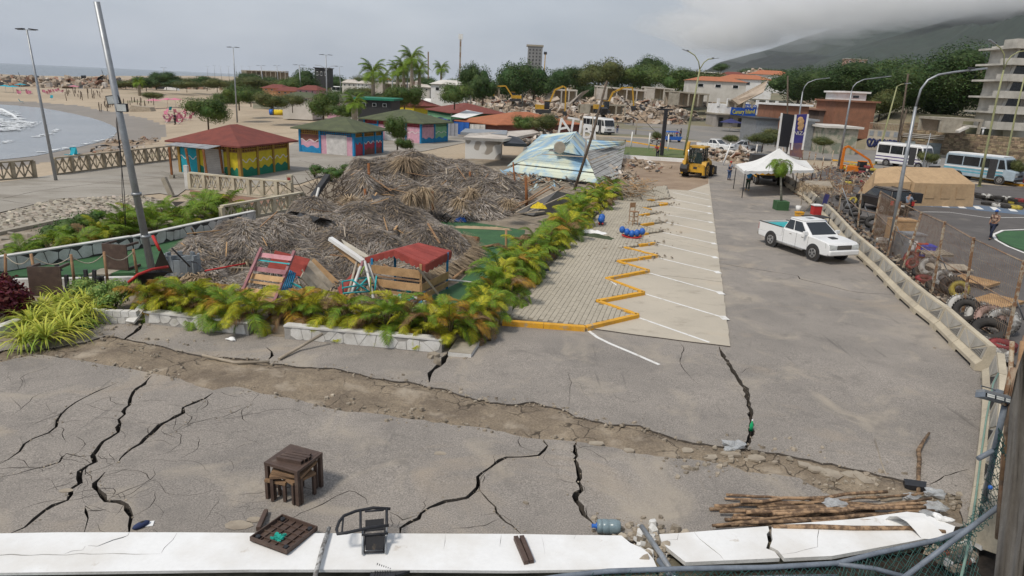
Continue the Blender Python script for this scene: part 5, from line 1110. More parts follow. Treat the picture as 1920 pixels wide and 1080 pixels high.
for px,py,r in[(115,452,1.0),(150,440,1.1),(60,480,.7),(175,425,.9),(275,415,.8),(620,340,1.2),(590,330,1.0),(655,330,1.1)]:
    bush(px,py,r,M_leaf,'leafy green shrub %s'%{115:'nearest the boulders below the cobbled bank',150:'at the middle of the cobbled bank foot',60:'at the left foot of the cobbled bank',175:'right under the cobbled bank kerb',275:'behind the leaning lamp pole foot',620:'between the bridge and the far thatch',590:'left of the far thatch near the bridge',655:'touching the left side of the far thatch'}[px],n=900,rz=.6,size=.06)
b=B()
for _ in range(60):
    a=W(random.uniform(570,650),random.uniform(345,385),.1);c=a+Vector((random.uniform(-1.6,1.6),random.uniform(-1,1),random.uniform(.2,1.3)));b.tube([a,c],.025,4,cap=False)
solo('dead_branches',b,M_bark,'tangle of dead branches left of the far thatch','branches',kind='stuff')
solo('fallen_beam',B().bar(W(571,394,.1),W(615,330,1.7),.32,.3),M_dark,'thick dark beam slanting between balustrade and far thatch','beam');solo('white_prop',B().tube([W(585,398,.1),W(598,352,1.4)],.07,8),M_whited,'white pipe propped beside the dark beam','pipe')
# ================================================================ kiosks
M_rt=mat('red_roof_felt',(.215,.062,.046),(.16,.05,.04),sc=1.5,bump=.3,bsc=25);M_gt=mat('green_roof_felt',(.105,.12,.062),(.075,.085,.05),sc=1.2,bump=.3,bsc=25);M_ot=mat('orange_roof',(.42,.15,.07),(.32,.12,.06),sc=1.2,bump=.2)
C_={k:col('paint_'+k,v,rough=.7)for k,v in dict(cyan=(.02,.36,.46),yellow=(.62,.50,.03),green=(.02,.20,.12),pink=(.60,.34,.42),blue=(.02,.23,.46),brown=(.20,.08,.06),crimson=(.40,.05,.08),mauve=(.42,.22,.32),mint=(.20,.45,.26),ocre=(.36,.22,.05),navy=(.04,.05,.14),peach=(.62,.34,.18),white=(.75,.74,.70)).items()}
M_shut=mat('roller_shutter',(.50,.47,.43),(.40,.37,.34),sc=2,bump=.1);M_shw=mat('white_shutter',(.66,.64,.62),sc=2,bump=.1)
def kiosk(name,label,pn,pl,pr,eave,rise,roofm,sides,over=.75,z=PZ,frame='blue',cat='kiosk',ridge=.15):
    """pn nearest corner, pl left, pr right (pixels at the base); sides: for left and right wall a list of bays"""
    n_,l_,r_=W(*pn,z),W(*pl,z),W(*pr,z);u=(l_-n_);v=(r_-n_);v=v-u.normalized()*v.dot(u.normalized())*.9 if abs(v.normalized().dot(u.normalized()))>.25 else v;r_=n_+v;f_=l_+v
    t=thing(name,label,cat,(n_.x,n_.y,z));O=n_;cs_=[Vector(p)-O for p in(n_,r_,f_,l_)];cen=sum(cs_,Vector())/4
    ins=[cen+(c-cen)*.985 for c in cs_];part('inner_walls',B().prism([(c.x,c.y)for c in ins],0,eave*.98),C_['brown'],t)
    ev=[cen+(c-cen).normalized()*((c-cen).length+over*1.3)for c in cs_];ridge_d=(cs_[3]-cs_[0])if u.length>v.length else(cs_[1]-cs_[0]);rl=ridge*ridge_d
    a1,a2=cen+rl/2+Vector((0,0,eave+rise)),cen-rl/2+Vector((0,0,eave+rise));e=[Vector((c.x,c.y,eave-.12))for c in ev]
    near,far=(a2,a1);b=B();vs=e+[near,far,]+[Vector((c.x,c.y,eave-.24))for c in e]
    if u.length>v.length:fs=[(0,1,4),(1,2,5,4),(2,3,5),(3,0,4,5)]
    else:fs=[(0,1,5,4),(1,2,5),(2,3,4,5),(3,0,4)]
    fs+=[(6+i,6+(i+1)%4,(i+1)%4,i)for i in range(4)]+[(9,8,7,6)];b.add(vs,fs);part('roof',b,roofm,t)
    if u.length>v.length:pass
    for w,bays in(('l',sides[0]),('r',sides[1])):
        A,Z_=(cs_[3],cs_[0])if w=='l' else(cs_[0],cs_[1]);d=Z_-A;L_=d.length;ang_=math.atan2(d.y,d.x);x=0;tot=sum(bb[0]for bb in bays)
        Mx=Matrix.Translation((A.x,A.y,0))@Matrix.Rotation(ang_,4,'Z')
        def pt(nm,b,m):b.v=[tuple(Mx@Vector(q))for q in b.v];return part(nm,b,m,t)
        for bb in bays:
            w_=bb[0]/tot*L_;x0,x1=x+.02,x+w_-.02;kind_,low,mid,top,lat=bb[1:6];h=eave-.1;zt_=h-.62
            if kind_=='open':x+=w_;continue
            pt('wall_panel',B().bx(x0,x1,-.05,.06,0,zt_),C_[mid])
            if low:
                m_=12;P=[(x0,0)]+[(x0+(x1-x0)*i/m_,.62+.12*math.sin(i*1.1+x))for i in range(m_+1)]+[(x1,0)];pt('painted_base',B().ext([(a,-.052,c)for a,c in P][::-1],(0,-.012,0)),C_[low])
            if top:
                m_=14;P=[(x0,zt_)]+[(x0+(x1-x0)*i/m_,zt_*.66+.13*math.sin(i*.95+x))for i in range(m_+1)]+[(x1,zt_)];pt('painted_band',B().ext([(a,-.052,c)for a,c in P],(0,-.012,0)),C_[top])
            if kind_ in('wave','shutw'):
                m_=16;zz0=zt_*.66;b=B()
                for i in range(m_):b.bar((x0+(x1-x0)*i/m_,-.07,zz0+.13*math.sin(i*1.1*.87+x)),(x0+(x1-x0)*(i+1)/m_,-.07,zz0+.13*math.sin((i+1)*1.1*.87+x)),.02,.06)
                pt('white_wave',b,C_['white'])
            if kind_.startswith('shut'):
                c=(x0+x1)/2;sw_=min(2.3,(x1-x0)*.62);pt('shutter_frame',B().bx(c-sw_/2-.08,c+sw_/2+.08,-.09,-.05,0,2.0),C_['white'])
                for k in range(14):pt('shutter_slat',B().bx(c-sw_/2,c+sw_/2,-.13,-.09,.02+k*.138,.02+k*.138+.118),M_shw if lat!='ocre' else M_shut)
            b=B();bm=C_[lat];b.bx(x0,x1,-.04,.04,zt_,zt_+.07);nn=max(3,int((x1-x0)/.26))
            for i in range(nn+1):q=x0+(x1-x0)*i/nn;b.bx(q-.035,q+.035,-.03,.035,zt_+.07,h)
            for k in(1,2):zq=zt_+.07+k*(h-zt_-.07)/3;b.bx(x0,x1,-.035,.03,zq-.03,zq+.03)
            pt('vent_block_screen',b,bm);pt('dark_vent_backing',B().bx(x0,x1,.07,.09,zt_,h),M_dark)
            x+=w_
        for q in[0]+[sum(bb[0]for bb in bays[:i+1])/tot*L_ for i in range(len(bays))]:pt('column',B().bx(q-.11,q+.11,-.13,.1,0,eave-.05),C_[frame])
    return t
kiosk('kiosk','yellow and turquoise beach kiosk with a dark red hipped roof',(452,333),(340,322),(540,318),2.55,1.15,M_rt,([(1.5,'wave',None,'cyan',None,'cyan'),(2.3,'shut','green','yellow',None,'ocre'),(.8,'plain','green','yellow',None,'ocre')],[(1,'wave','green','yellow',None,'ocre'),(1,'wave','green','yellow',None,'ocre'),(1,'wave','green','yellow',None,'ocre')]),frame='ocre')
t=thing('awning','grey corrugated awning on brown posts in front of the yellow kiosk','awning',(*W2(380,335,PZ),PZ));o5=t.location.copy()
q=[W(309,272,2.1),W(389,280,2.1),W(446,266,2.45),W(365,260,2.45)];nsh=8
for k in range(nsh):a,c=q[0].lerp(q[1],k/nsh),q[0].lerp(q[1],(k+.97)/nsh);d_,e_=q[3].lerp(q[2],k/nsh),q[3].lerp(q[2],(k+.97)/nsh);part('roof_sheet',B().ext([a-o5,c-o5,e_-o5,d_-o5],(0,0,.03+.01*(k%2))),mat('grey_sheet',(.36,.37,.38),(.24,.25,.26),sc=1.5,rough=.6,obj=.12),t)
for px,py,pt_ in[(323,334,(317,276)),(360,342,(348,278)),(390,343,(381,280)),(419,331,(411,276))]:p=W(px,py,PZ);part('post',B().bar(p-o5,D(*pt_,p.y)-o5,.13),M_post,t);part('post_foot',B().box(*(p-o5)[:2],.12,.3,.3,.25),M_conc,t)
kiosk('kiosk','blue kiosk with pink and crimson painted walls and olive roof',(664,293),(564,284),(716,286),2.6,1.1,M_gt,([(1.3,'wave','blue','pink','brown','ocre'),(2.1,'shut',None,'pink',None,'blue')],[(1,'plain',None,'crimson','blue','ocre'),(1.4,'wave','brown','crimson','blue','ocre'),(.9,'wave','brown','crimson','blue','ocre')]),frame='blue')
kiosk('kiosk','pink and mint kiosk with olive roof behind the blue kiosk',(789,269),(684,258),(806,262),2.7,1.3,M_gt,([(1,'wave',None,'mauve','blue','crimson'),(2,'shut',None,'pink',None,'crimson'),(1,'wave',None,'pink',None,'crimson')],[(1,'plain','blue','pink',None,'mauve'),(1,'wave','blue','mint',None,'mint')]),frame='blue')
kiosk('kiosk','green and pink striped kiosk with red roof beside the white tarp',(846,237),(803,228),(900,230),2.6,1.5,M_rt,([(1,'plain','pink','navy','mint','green')],[(1,'plain','pink','navy','mint','green')]),frame='mint')
kiosk('kiosk','small yellow kiosk with red roof between the palms',(776,218),(738,213),(795,215),2.5,1.5,M_rt,([(1,'plain','peach','yellow',None,'peach')],[(1,'plain','peach','yellow',None,'peach')]),frame='yellow')
kiosk('open_stall','open stall with wide orange tiled roof and hanging cloths',(935,262),(862,252),(1000,248),2.3,1.5,M_ot,([(1,'open',0,'white',0,'white')],[(1,'open',0,'white',0,'white')]),frame='brown',cat='stall')
for px,py,w_,m,lb in[(897,248,2.2,M_whited,'white cloth hanging under the orange roofed stall'),(920,246,2.0,col('grey_cloth',(.35,.36,.40)),'grey cloth hanging under the orange roofed stall'),(868,243,2.3,M_blue,'bright blue tarp hanging at the left of the orange stall'),(852,246,1.6,col('grey_cloth',(.35,.36,.40)),'grey hanging sheet under the white tarp')]:
    p=W(px,py+10,PZ);b=B();n=8;b.add([(i/n*w_-w_/2,.06*math.sin(i*2.2),z)for z in(.3,2.1)for i in range(n+1)],[(i,i+1,n+2+i,n+1+i)for i in range(n)]);solo('hanging_cloth',b,m,lb,'cloth',loc=(p.x,p.y-3.2,PZ))
t=thing('white_tarp_shelter','white tarp stretched between the red roofed kiosk and orange stall','tarp',(*W2(875,238,PZ),PZ));o6=t.location.copy();b=B();b.add([W(845,218,2.6)-o6,W(872,222,2.5)-o6,W(907,212,2.9)-o6,W(875,206,3.2)-o6],[(0,1,2,3)]);part('tarp',b,M_white,t)
for q_ in((846,240),(872,246),(905,236)):p=W(*q_,PZ);part('pole',B().tube([p-o6,p-o6+Vector((0,0,2.6))],.05,6),M_dark,t)
for a,c,lb in[((807,267),(806,225),'dark steel post right of the mint kiosk'),((815,266),(813,224),'second dark steel post right of the mint kiosk')]:pole(a,c,.09,M_dark,'steel_post',lb,z=PZ)
# sticks and splintered timber poking out of the two roofs
for HH,par,box_,n in((HF,tf,(330,850,420,530),34),(HR,tr_,(660,960,330,405),30)):
    for i in range(n):
        px,py=random.uniform(*box_[:2]),random.uniform(*box_[2:]);x,y=W2(px,py);z=float(HH(np.array([x]),np.array([y]))[0]);a=random.random()*6.28;l=random.uniform(.5,1.9);up_=random.uniform(-.05,.35)
        part('splintered_stick',B().bar((x,y,z+.02),(x+math.cos(a)*l,y+math.sin(a)*l,max(.05,float(HH(np.array([x+math.cos(a)*l]),np.array([y+math.sin(a)*l]))[0])+.08+up_)),random.choice((.04,.05,.09)),.035),random.choice((M_woodg,M_wood,M_woodl)),par)
# ================================================================ sheets beyond the lot
M_kart=mat('kart_track_asphalt',(.125,.115,.11),(.10,.092,.088),sc=.5,rough=.95,bump=.2,bsc=30,det=8)
layer(M_kart,(.21,.19,.165),.4,.56,.72,.6)
struct('street_asphalt',B().prism([W2(*q)for q in[(985,262),(1005,247),(1160,222),(1330,220),(1450,228),(1560,258),(1690,284),(1930,304),(2100,318),(2100,400),(1930,345),(1760,335),(1640,318),(1560,300),(1450,296),(1345,294),(1160,288),(980,285)]],-.12,-.03),M_road)
struct('kart_track',B().prism([W2(*q)for q in[(1500,335),(1560,312),(1640,322),(1760,340),(1930,352),(2400,400),(2500,900),(1990,1080),(1925,1080),(1912,690),(1790,598),(1672,512),(1605,440),(1555,385)]],-.12,.002),M_kart)
M_dirtpile=mat('earth_heap',(.27,.19,.12),(.17,.115,.075),sc=.8,bump=.7,bsc=8,det=8)
struct('dirt_lot',B().prism([W2(*q)for q in[(1160,345),(1150,300),(1200,293),(1300,300),(1330,300),(1328,345),(1290,358),(1200,352)]],-.1,.042),mat('spilled_earth',(.36,.27,.19),(.24,.17,.115),sc=.35,bump=.6,bsc=9,det=9))
struct('blue_track_band',B().prism([W2(*q)for q in[(1712,386),(1800,391),(1930,404),(1930,394),(1800,382),(1730,381)]],-.05,.008),mat('blue_track_paint',(.10,.16,.25),(.15,.17,.20),sc=1.5))
for i in range(7):
    x=1735+i*32;struct('painted_stripe',B().prism([W2(x,386+i*2),W2(x+14,387+i*2),W2(x+4,382+i*1.7),W2(x-8,381+i*1.7)],.0,.013),M_wht)
struct('painted_track_edge',strip([W2(*q)for q in[(1710,397),(1780,398),(1850,408),(1930,408)]],.12,.007),M_wht)
struct('painted_track_edge',strip([W2(*q)for q in[(1925,430),(1880,432),(1862,440),(1868,450),(1890,462),(1935,480)]],.16,.007),M_wht)
struct('track_island',B().prism([W2(*q)for q in[(1930,434),(1885,434),(1868,441),(1872,450),(1895,462),(1940,478)]],-.05,.05),M_turf)
struct('street_verge',B().prism([W2(*q)for q in[(1150,291),(1170,276),(1290,283),(1305,292),(1300,297)]],-.1,.1),mat('short_grass',(.09,.14,.04),(.14,.15,.06),sc=1,bump=.4,bsc=30))
solo('verge_kerb',B().bar(W(1150,293,.2),W(1305,303,.2),.25,.5),M_white,'white painted kerb below the grass strip by the black pole','kerb')
for a,c in(((1170,264),(1290,284)),((1560,300),(1640,309)),((1690,312),(1920,348))):struct('painted_kerb',B().bar(W(*a,.02),W(*c,.02),.3,.2),M_yel)
struct('roadside_pavement',B().prism([W2(*q)for q in[(1560,272),(1690,287),(1940,306),(1940,302),(1690,282),(1570,266)]],-.1,.1),M_conc)
# ================================================================ concrete barriers
bp=[Vector(W2(*q))for q in[(1455,338),(1510,378),(1547,415),(1585,463),(1640,515),(1686,564),(1717,592),(1755,622),(1792,662),(1838,706),(1840,765),(1832,840),(1824,900),(1818,950),(1806,1010),(1795,1075)]]
def walk_(pts,step):
    out=[pts[0]];acc=0
    for a,c in zip(pts[:-1],pts[1:]):
        L_=(c-a).length;s=step-acc
        while s<=L_:out.append(a+(c-a)*(s/L_));s+=step
        acc=L_-(s-step)
    return out
prof=[(0,0),(0,.2),(.15,.34),(.24,.82),(.42,.82),(.50,.34),(.64,.2),(.64,0)]
M_bpan=mat('grey_barrier_panel',(.40,.375,.33),(.33,.31,.27),sc=2,obj=.12,bump=.15)
seg1=walk_(bp[:10],1.93);seg2=walk_(bp[9:],1.93)
def barrier(a,c,lb,ends=True):
    d=c-a;L_=d.length-.03;t=thing('concrete_barrier',lb,'barrier',(a.x,a.y,0),math.atan2(d.y,d.x),'concrete barriers along the right side of the lot')
    # local +x along, outward side is +y when going towards the camera
    b=B();s_=1;xs_=[(0,0),(.3,0),(.33,.1),(L_-.33,.1),(L_-.3,0),(L_,0)]
    n=len(prof);vs=[(x,s_*y,max(z,lift)if z==0 else z)for x,lift in xs_ for y,z in prof]
    fs=[(k*n+i,(k+1)*n+i,(k+1)*n+i+1,k*n+i+1)for k in range(len(xs_)-1)for i in range(n-1)]+[tuple(range(n)),tuple((len(xs_)-1)*n+i for i in reversed(range(n)))]
    b.add(vs,fs);part('body',b,M_beige,t)
    def fp(u,v):y=.15+(.24-.15)*v;z=.34+.48*v;return(u*L_,s_*y-.004,z)
    for tri in([(.04,.06),(.47,.06),(.04,.86)],[(.10,.90),(.49,.12),(.49,.90)],[(.53,.06),(.96,.06),(.96,.86)],[(.51,.90),(.51,.12),(.90,.90)]):
        part('triangle_panel',B().ext([fp(*q)for q in tri],(0,-.012,.002)),M_bpan,t)
    sl=B()
    for k in range(9):
        u=.55+k*.042;h=.08+(u-.53)*1.5;sl.bar(Vector(fp(u,.1))-Vector((0,.016,0)),Vector(fp(u,min(.75,h)))-Vector((0,.016,0)),.02,.012,up=(0,1,0))
    part('slot_ribs',sl,M_dark,t);tag(t.children[-1],kind='stuff')
    return t
allseg=[(seg1[i],seg1[i+1])for i in range(len(seg1)-1)]+[(seg2[i],seg2[i+1])for i in range(len(seg2)-1)]
for i,(a,c)in enumerate(allseg):
    barrier(a,c,'cream concrete barrier with triangular panels, %s from the far end of the row'%pos_words(i,30,''))
# hoses along the barrier
solo('hose',B().tube([W(1872,700,.85),W(1862,720,.8),W(1850,780,.5),W(1840,850,.35),W(1830,930,.3),W(1822,985,.3),W(1812,1040,.5),W(1800,1090,.6)],.022,6),col('green_hose',(.20,.31,.26)),'pale green hose draped over the last barriers','hose')
# ================================================================ rusty mesh fence
M_rpost=mat('peeling_rust_post',(.42,.36,.27),(.24,.13,.07),sc=5,contrast=(.45,.55),bump=.3)
fposts=[((1549,372),(1560,300)),((1572,398),(1582,325)),((1607,433),(1616,352)),((1635,442),(1652,358)),((1663,483),(1689,378)),((1693,503),(1729,397)),((1747,552),(1772,415)),((1804,592),(1826,445)),((1885,650),(1921,488))]
t=thing('mesh_fence','tall rusty mesh fence with leaning posts behind the barriers','fence',(*W2(1747,552),0));of=t.location.copy();FP=[]
for a,c in fposts:p=W(*a);q=D(*c,p.y);FP.append((p-of,q-of));part('fence_post',B().bar(p-of,q-of,.075),M_rpost,t)
for i in range(len(FP)-1):
    (p,q),(p2,q2)=FP[i],FP[i+1]
    for k in(.02,.5,.98):
        if i<3 and k>.9:continue
        part('rail',B().tube([p.lerp(q,k),p2.lerp(q2,k)],.022,6),M_rust,t)
    L_=(p2-p).length;n=int(L_/.12);b=B()
    if i>=3:
        for j in range(n):u=j/n;b.bar(p.lerp(p2,u)*.98+q.lerp(q2,u)*.02,q.lerp(q2,u),.007,.007)
        for v in[k/9 for k in range(1,9)]:b.bar(p.lerp(q,v),p2.lerp(q2,v),.007,.007)
        tag(part('wire_mesh',b,M_rust,t),kind='stuff')
for a,c in[((1612,440),(1580,353)),((1632,415),(1622,388)),((1702,482),(1682,425)),((1790,540),(1763,478)),((1920,600),(1905,560)),((1578,398),(1590,379))]:pole(a,c,.04,M_steel,'brace',None,parent=t)if False else part('brace',B().tube([W(*a)-of,D(*c,W(*a).y-.4)-of],.03,6),M_steel,t)
# upper, farther tangle of fence posts and rusty junk between lot and street
for i,(a,c)in enumerate([((1504,300),(1507,272)),((1495,308),(1505,280)),((1516,300),(1519,284)),((1520,343),(1530,288)),((1537,340),(1545,293)),((1553,338),(1563,282)),((1470,318),(1468,276)),((1488,350),(1486,312)),((1580,360),(1588,310)),((1597,365),(1603,328)),((1613,372),(1624,338)),((1622,355),(1624,340))]):
    pole(a,c,.06,M_rpost,'fence_post','pale rusty fence post behind the far barriers, %s from the left'%pos_words(i,12,''),'post','rusty posts behind the far barriers')
b=B()
for _ in range(520):
    px=random.uniform(1500,1660);py=random.uniform(312,372)if px<1600 else random.uniform(330,352);p=W(px,py,random.uniform(0,.45));a=random.random()*3.14;l=random.uniform(.2,1.1);b.bar(p,p+Vector((math.cos(a)*l,math.sin(a)*l,random.uniform(-.3,.5))),random.uniform(.02,.07),mi=random.choice((0,0,1,2)))
solo('scrap_tangle',b,[M_rust,mat('brown_rusted_mesh',(.16,.08,.05),sc=3),M_woodg],'tangle of rusted scrap and mesh behind the far barriers','scrap',kind='stuff')
b=B()
for _ in range(500):
    px=random.uniform(1555,1770);py=400+(px-1555)*.80+random.uniform(-24,4);p=W(px,py,.02);chunk(b,p,random.uniform(.06,.22),random.choice((0,1,1,2)))
solo('roadside_junk',b,[M_frag,M_rubber,M_rust],'loose junk and broken tyres between barriers and fence','junk',kind='stuff')
# ================================================================ tyres, pallets, bins
M_tyw=mat('white_painted_tyre',(.48,.47,.44),(.13,.12,.11),sc=4,contrast=(.48,.60),bump=.3);M_tyr=mat('red_painted_tyre',(.30,.05,.05),(.12,.04,.04),sc=4,bump=.3);M_tyy=mat('yellow_painted_tyre',(.50,.40,.06),(.25,.2,.06),sc=4,bump=.3);M_typ=mat('pink_painted_tyre',(.40,.27,.23),(.2,.14,.12),sc=4,bump=.3)
def tyre_mesh(m,name='tyre'):
    b=B();b.ring((0,0,0),.26,.095,n=20,m=8,sq=1.15);
    for i in range(28):a=i*.2244;b.box(math.cos(a)*.352,math.sin(a)*.352,0,.02,.05,.17,a)
    return b.mesh(name,m)
TY={k:tyre_mesh(m)for k,m in dict(black=M_rubber,white=M_tyw,red=M_tyr,yellow=M_tyy,pink=M_typ).items()}
def tyre(px,py,c,z,tilt,lb,s=1.0,grp='discarded tyres behind the barriers',rz=0):
    x,y=W2(px,py,z);o=link('tyre',TY[c],None,(x,y,z+.1+.3*abs(math.sin(tilt))));o.rotation_euler=(tilt,0,rz);o.scale=(s,s,s);tag(o,lb,'tyre',grp);return o
for px,py,c,z,tl,s,lb in[(1800,592,'white',0,1.0,1.4,'white rimmed tyre standing behind the seventh barrier'),(1808,600,'black',.05,1.0,1.3,'black tyre leaning inside the white rimmed tyre'),(1834,607,'white',0,1.0,1.3,'white tyre left of the pink one'),(1852,612,'pink',.1,.9,1.3,'pinkish tyre between white tyre and big black tyre'),(1852,632,'black',.05,.5,1.6,'large black tyre nearest the fence corner'),(1876,622,'white',.05,1.1,1.4,'white ribbed tyre right of the large black tyre'),(1842,648,'white',0,.1,1.0,'white tyre half buried behind the eighth barrier'),(1862,660,'white',0,.1,1.0,'second half buried white tyre by the barrier corner'),(1878,655,'red',.1,.1,1.1,'dark red tyre lying by the barrier corner'),(1872,672,'white',.0,.1,1.0,'white tyre at the barrier corner'),
                           (1795,560,'yellow',.05,1.3,1.0,'yellow tyre wall leaning behind the sixth barrier'),(1783,548,'black',.1,.7,1.3,'black tyre behind the yellow one'),(1765,535,'white',.2,.8,1.1,'white striped tyre on the heap by the pallets'),(1740,515,'white',.2,1.1,1.2,'white tyre sidewall curling above the heap'),(1732,530,'red',0,.2,1.0,'red tyre low behind the fifth barrier'),(1705,498,'red',.1,1.2,.9,'upright dark red tyre by the leaning post'),(1708,508,'red',0,1.0,.8,'smaller red tyre under the upright red one'),(1728,520,'black',.05,.4,1.2,'black tyre under the white sidewall'),(1755,545,'black',0,.3,1.2,'black tyre between red tyre and pallets'),(1635,425,'black',.2,.7,1.3,'grey worn tyre standing below the dark car'),(1645,438,'black',.1,.6,1.2,'second worn tyre under the grey worn one'),(1655,455,'white',.05,.1,1.0,'white tyre flat beside the lamp post foot'),(1680,470,'black',.0,.2,1.1,'black tyre right of the lamp post foot'),(1695,480,'black',0,.3,1.1,'black tyre below the grey bin'),(1575,375,'black',.1,.4,1,'black tyre behind the third barrier'),(1590,392,'black',.2,.8,1,'tilted black tyre behind the third barrier'),(1602,405,'black',.1,.5,1.1,'black tyre on the fence footing'),(1615,418,'black',.1,.3,1.1,'black tyre left of the worn grey tyre'),(1598,385,'yellow',.1,1.1,.8,'small yellow tyre near the pallet stack')]:
    tyre(px,py,c,z,tl,lb,s,rz=-.8)
k=0
for px,py,c,z in[(1575,322,'black',0),(1588,318,'yellow',.2),(1598,312,'yellow',.4),(1608,316,'black',.3),(1592,328,'black',0),(1604,326,'black',.1),(1616,318,'black',.5),(1616,326,'red',.2),(1626,316,'red',.5),(1614,332,'black',0),(1626,328,'black',.2),(1638,320,'yellow',.4),(1640,330,'white',.1),(1650,322,'black',.5),(1652,330,'black',.2),(1662,320,'black',.5),(1664,328,'black',.2),(1632,336,'white',0),(1646,338,'black',0),(1602,336,'red',0),(1588,338,'black',0),(1674,326,'black',.3),(1590,345,'yellow',0),(1605,345,'black',0),(1620,344,'red',0)]:
    tyre(px,py,c,z,random.uniform(0,.3),'%s tyre in the heap left of the beige tent, %s of the heap'%(c,pos_words(k,30,'')),1.1,'tyres heaped left of the beige tent');k+=1
k=0
for px,py,c,z in[(1838,372,'black',0),(1838,370,'black',.22),(1850,374,'black',0),(1850,370,'white',.25),(1862,376,'black',0),(1862,372,'black',.22),(1874,378,'white',0),(1875,373,'black',.25),(1887,380,'black',0),(1888,374,'white',.25),(1900,382,'yellow',0),(1900,377,'black',.22),(1912,384,'black',0),(1870,388,'white',0),(1885,390,'black',0),(1905,392,'yellow',0),(1850,384,'black',0),(1916,390,'black',0),(1828,366,'black',0),(1912,378,'red',.22)]:
    tyre(px,py,c,z,random.uniform(0,.15),'%s tyre in the kart track wall right of the beige tent, %s'%(c,pos_words(k,30,'')),1.15,'tyres walling the kart track');k+=1
def pallet(loc,rz,tilt,lb,m=M_woodl,n=9,s=(1.3,1.1)):
    t=thing('wooden_pallet',lb,'pallet',loc,rz);t.rotation_euler.x=tilt
    for i in range(n):part('slat',B().box((i+.5)/n*s[0]-s[0]/2,0,.13,s[0]/n*.6,s[1],.022),m,t)
    for j in(-1,0,1):part('stringer',B().box(0,j*(s[1]/2-.05),.06,s[0],.06,.11),m,t)
    return t
pallet((*W2(1826,534),.1),.6,.0,'slatted orange pine pallet behind the fifth barrier',n=8,s=(1.4,1.5));pallet((*W2(1862,575),.1),.6,.0,'large striped pine pallet nearest the fence end',n=16,s=(2.4,1.2))
pallet((*W2(1750,488),.3),.1,.1,'grey pallet lying on the orange crate',M_woodg,8,(1.5,.8));pallet((*W2(1583,362),.1),.2,1.3,'reddish pallet standing behind the third barrier',M_wood,6)
pallet((*W2(1726,480),.05),-.1,.0,'orange wood frame under the grey pallet',M_woodl,4,(1.6,.9));solo('plywood_sheet',B().box(0,0,.1,2.0,.8,.05,0,.12),M_woodg,'weathered plywood sheet between the grey and orange pallets','board',loc=(*W2(1775,508),.1))
def crate_box(px,py,w,d,h,m,lb,rz=0,cat='box',name='box',lid=None,z=0):
    t=thing(name,lb,cat,(*W2(px,py,z),z),rz);th=.03;b=B();b.bx(-w/2,w/2,-d/2,-d/2+th,0,h).bx(-w/2,w/2,d/2-th,d/2,0,h).bx(-w/2,-w/2+th,-d/2+th,d/2-th,0,h).bx(w/2-th,w/2,-d/2+th,d/2-th,0,h).bx(-w/2+th,w/2-th,-d/2+th,d/2-th,.005,th);part('body',b,m,t)
    if lid:part('lid',B().bx(-w/2-.03,w/2+.03,-d/2-.03,d/2+.03,h,h+.06).bx(-w/2+.06,w/2-.06,-d/2+.06,d/2-.06,h+.06,h+.09),lid,t)
    return t
t=crate_box(1700,480,1.15,.8,1.15,M_steel,'grey steel bin with pasted papers by the lamp post',.1,'bin','steel_bin',M_steel)
for k,(x,z,s)in enumerate([(-.25,.85,.18),(.05,.8,.2),(-.12,.55,.26),(.16,.62,.14)]):part('pasted_paper',B().box(x,-.41,z,s,.004,s*.9),M_white,t)
crate_box(1733,479,.72,.55,.5,col('blue_bin',(.03,.06,.48)),'bright blue plastic tub beside the grey bin',-.1,'tub','plastic_tub',col('blue_bin',(.03,.06,.48)),.12);crate_box(1718,482,.55,.5,.72,col('red_bin',(.62,.07,.03)),'orange red bin behind the blue tub',.1,'bin','red_bin',col('red_bin',(.62,.07,.03)))
crate_box(1686,448,1.3,.9,1.1,M_woodl,'orange plywood crate between the lamp post and dark car',.1,'crate','plywood_crate',M_woodl)
# ================================================================ street lamps
def lamp_post(name,label,Y0,shaft,arms,r=.10,m=None,group=None,head=(.75,.22)):
    base=W(*shaft[0])if Y0 is None else W(*shaft[0],Y0);t=thing(name,label,'street lamp',(base.x,base.y,base.z),0,group);o=base
    P=[D(*p,base.y)-o for p in shaft];P[0]=Vector((0,0,0));rs=[r*(1-.45*i/(len(P)-1))for i in range(len(P))];part('pole',B().tube(P,rs,9),m or M_steel,t)
    for a in arms:
        Q=[D(*p,base.y)-o for p in a];arm=part('arm',B().tube(Q,r*.42,7),m or M_steel,t);d=(Q[-1]-Q[-2]).normalized();c=Q[-1]+d*head[0]*.3
        part('lamp_head',B().bar(c-d*head[0]/2,c+d*head[0]/2,.3,.07),M_steel,arm);part('solar_fin',B().box(*(c-d*.3+Vector((0,0,.09))),.25,.2,.08),M_dark,arm)
    part('base_plate',B().box(0,0,.03,.4,.4,.06),m or M_steel,t);return t
M_yp=mat('yellow_green_lamp_paint',(.34,.34,.16),(.25,.26,.15),sc=2,rough=.6)
lamp_post('street_lamp','nearest grey curved arm street lamp rising from behind the barriers',None,[(1666,482),(1692,330),(1717,200)],[[(1717,200),(1727,167),(1740,150),(1760,140),(1790,135),(1824,131)]],.12)
lamp_post('street_lamp','second grey curved arm lamp beside the tyre heap',None,[(1571,318),(1590,210),(1597,170)],[[(1597,170),(1600,162),(1607,155),(1620,149),(1660,144)]],.13)
lamp_post('street_lamp','third grey curved arm lamp behind the blue banner',None,[(1490,290),(1499,215),(1505,172)],[[(1505,172),(1509,162),(1515,155),(1530,149),(1547,147)]],.14)
lamp_post('street_lamp','yellow green double arm lamp on the grass strip beside the backhoe',None,[(1283,292),(1298,205),(1312,130)],[[(1312,130),(1310,116),(1303,104),(1292,97),(1288,95.5)],[(1312,130),(1320,117),(1328,111),(1338,110)]],.16,M_yp)
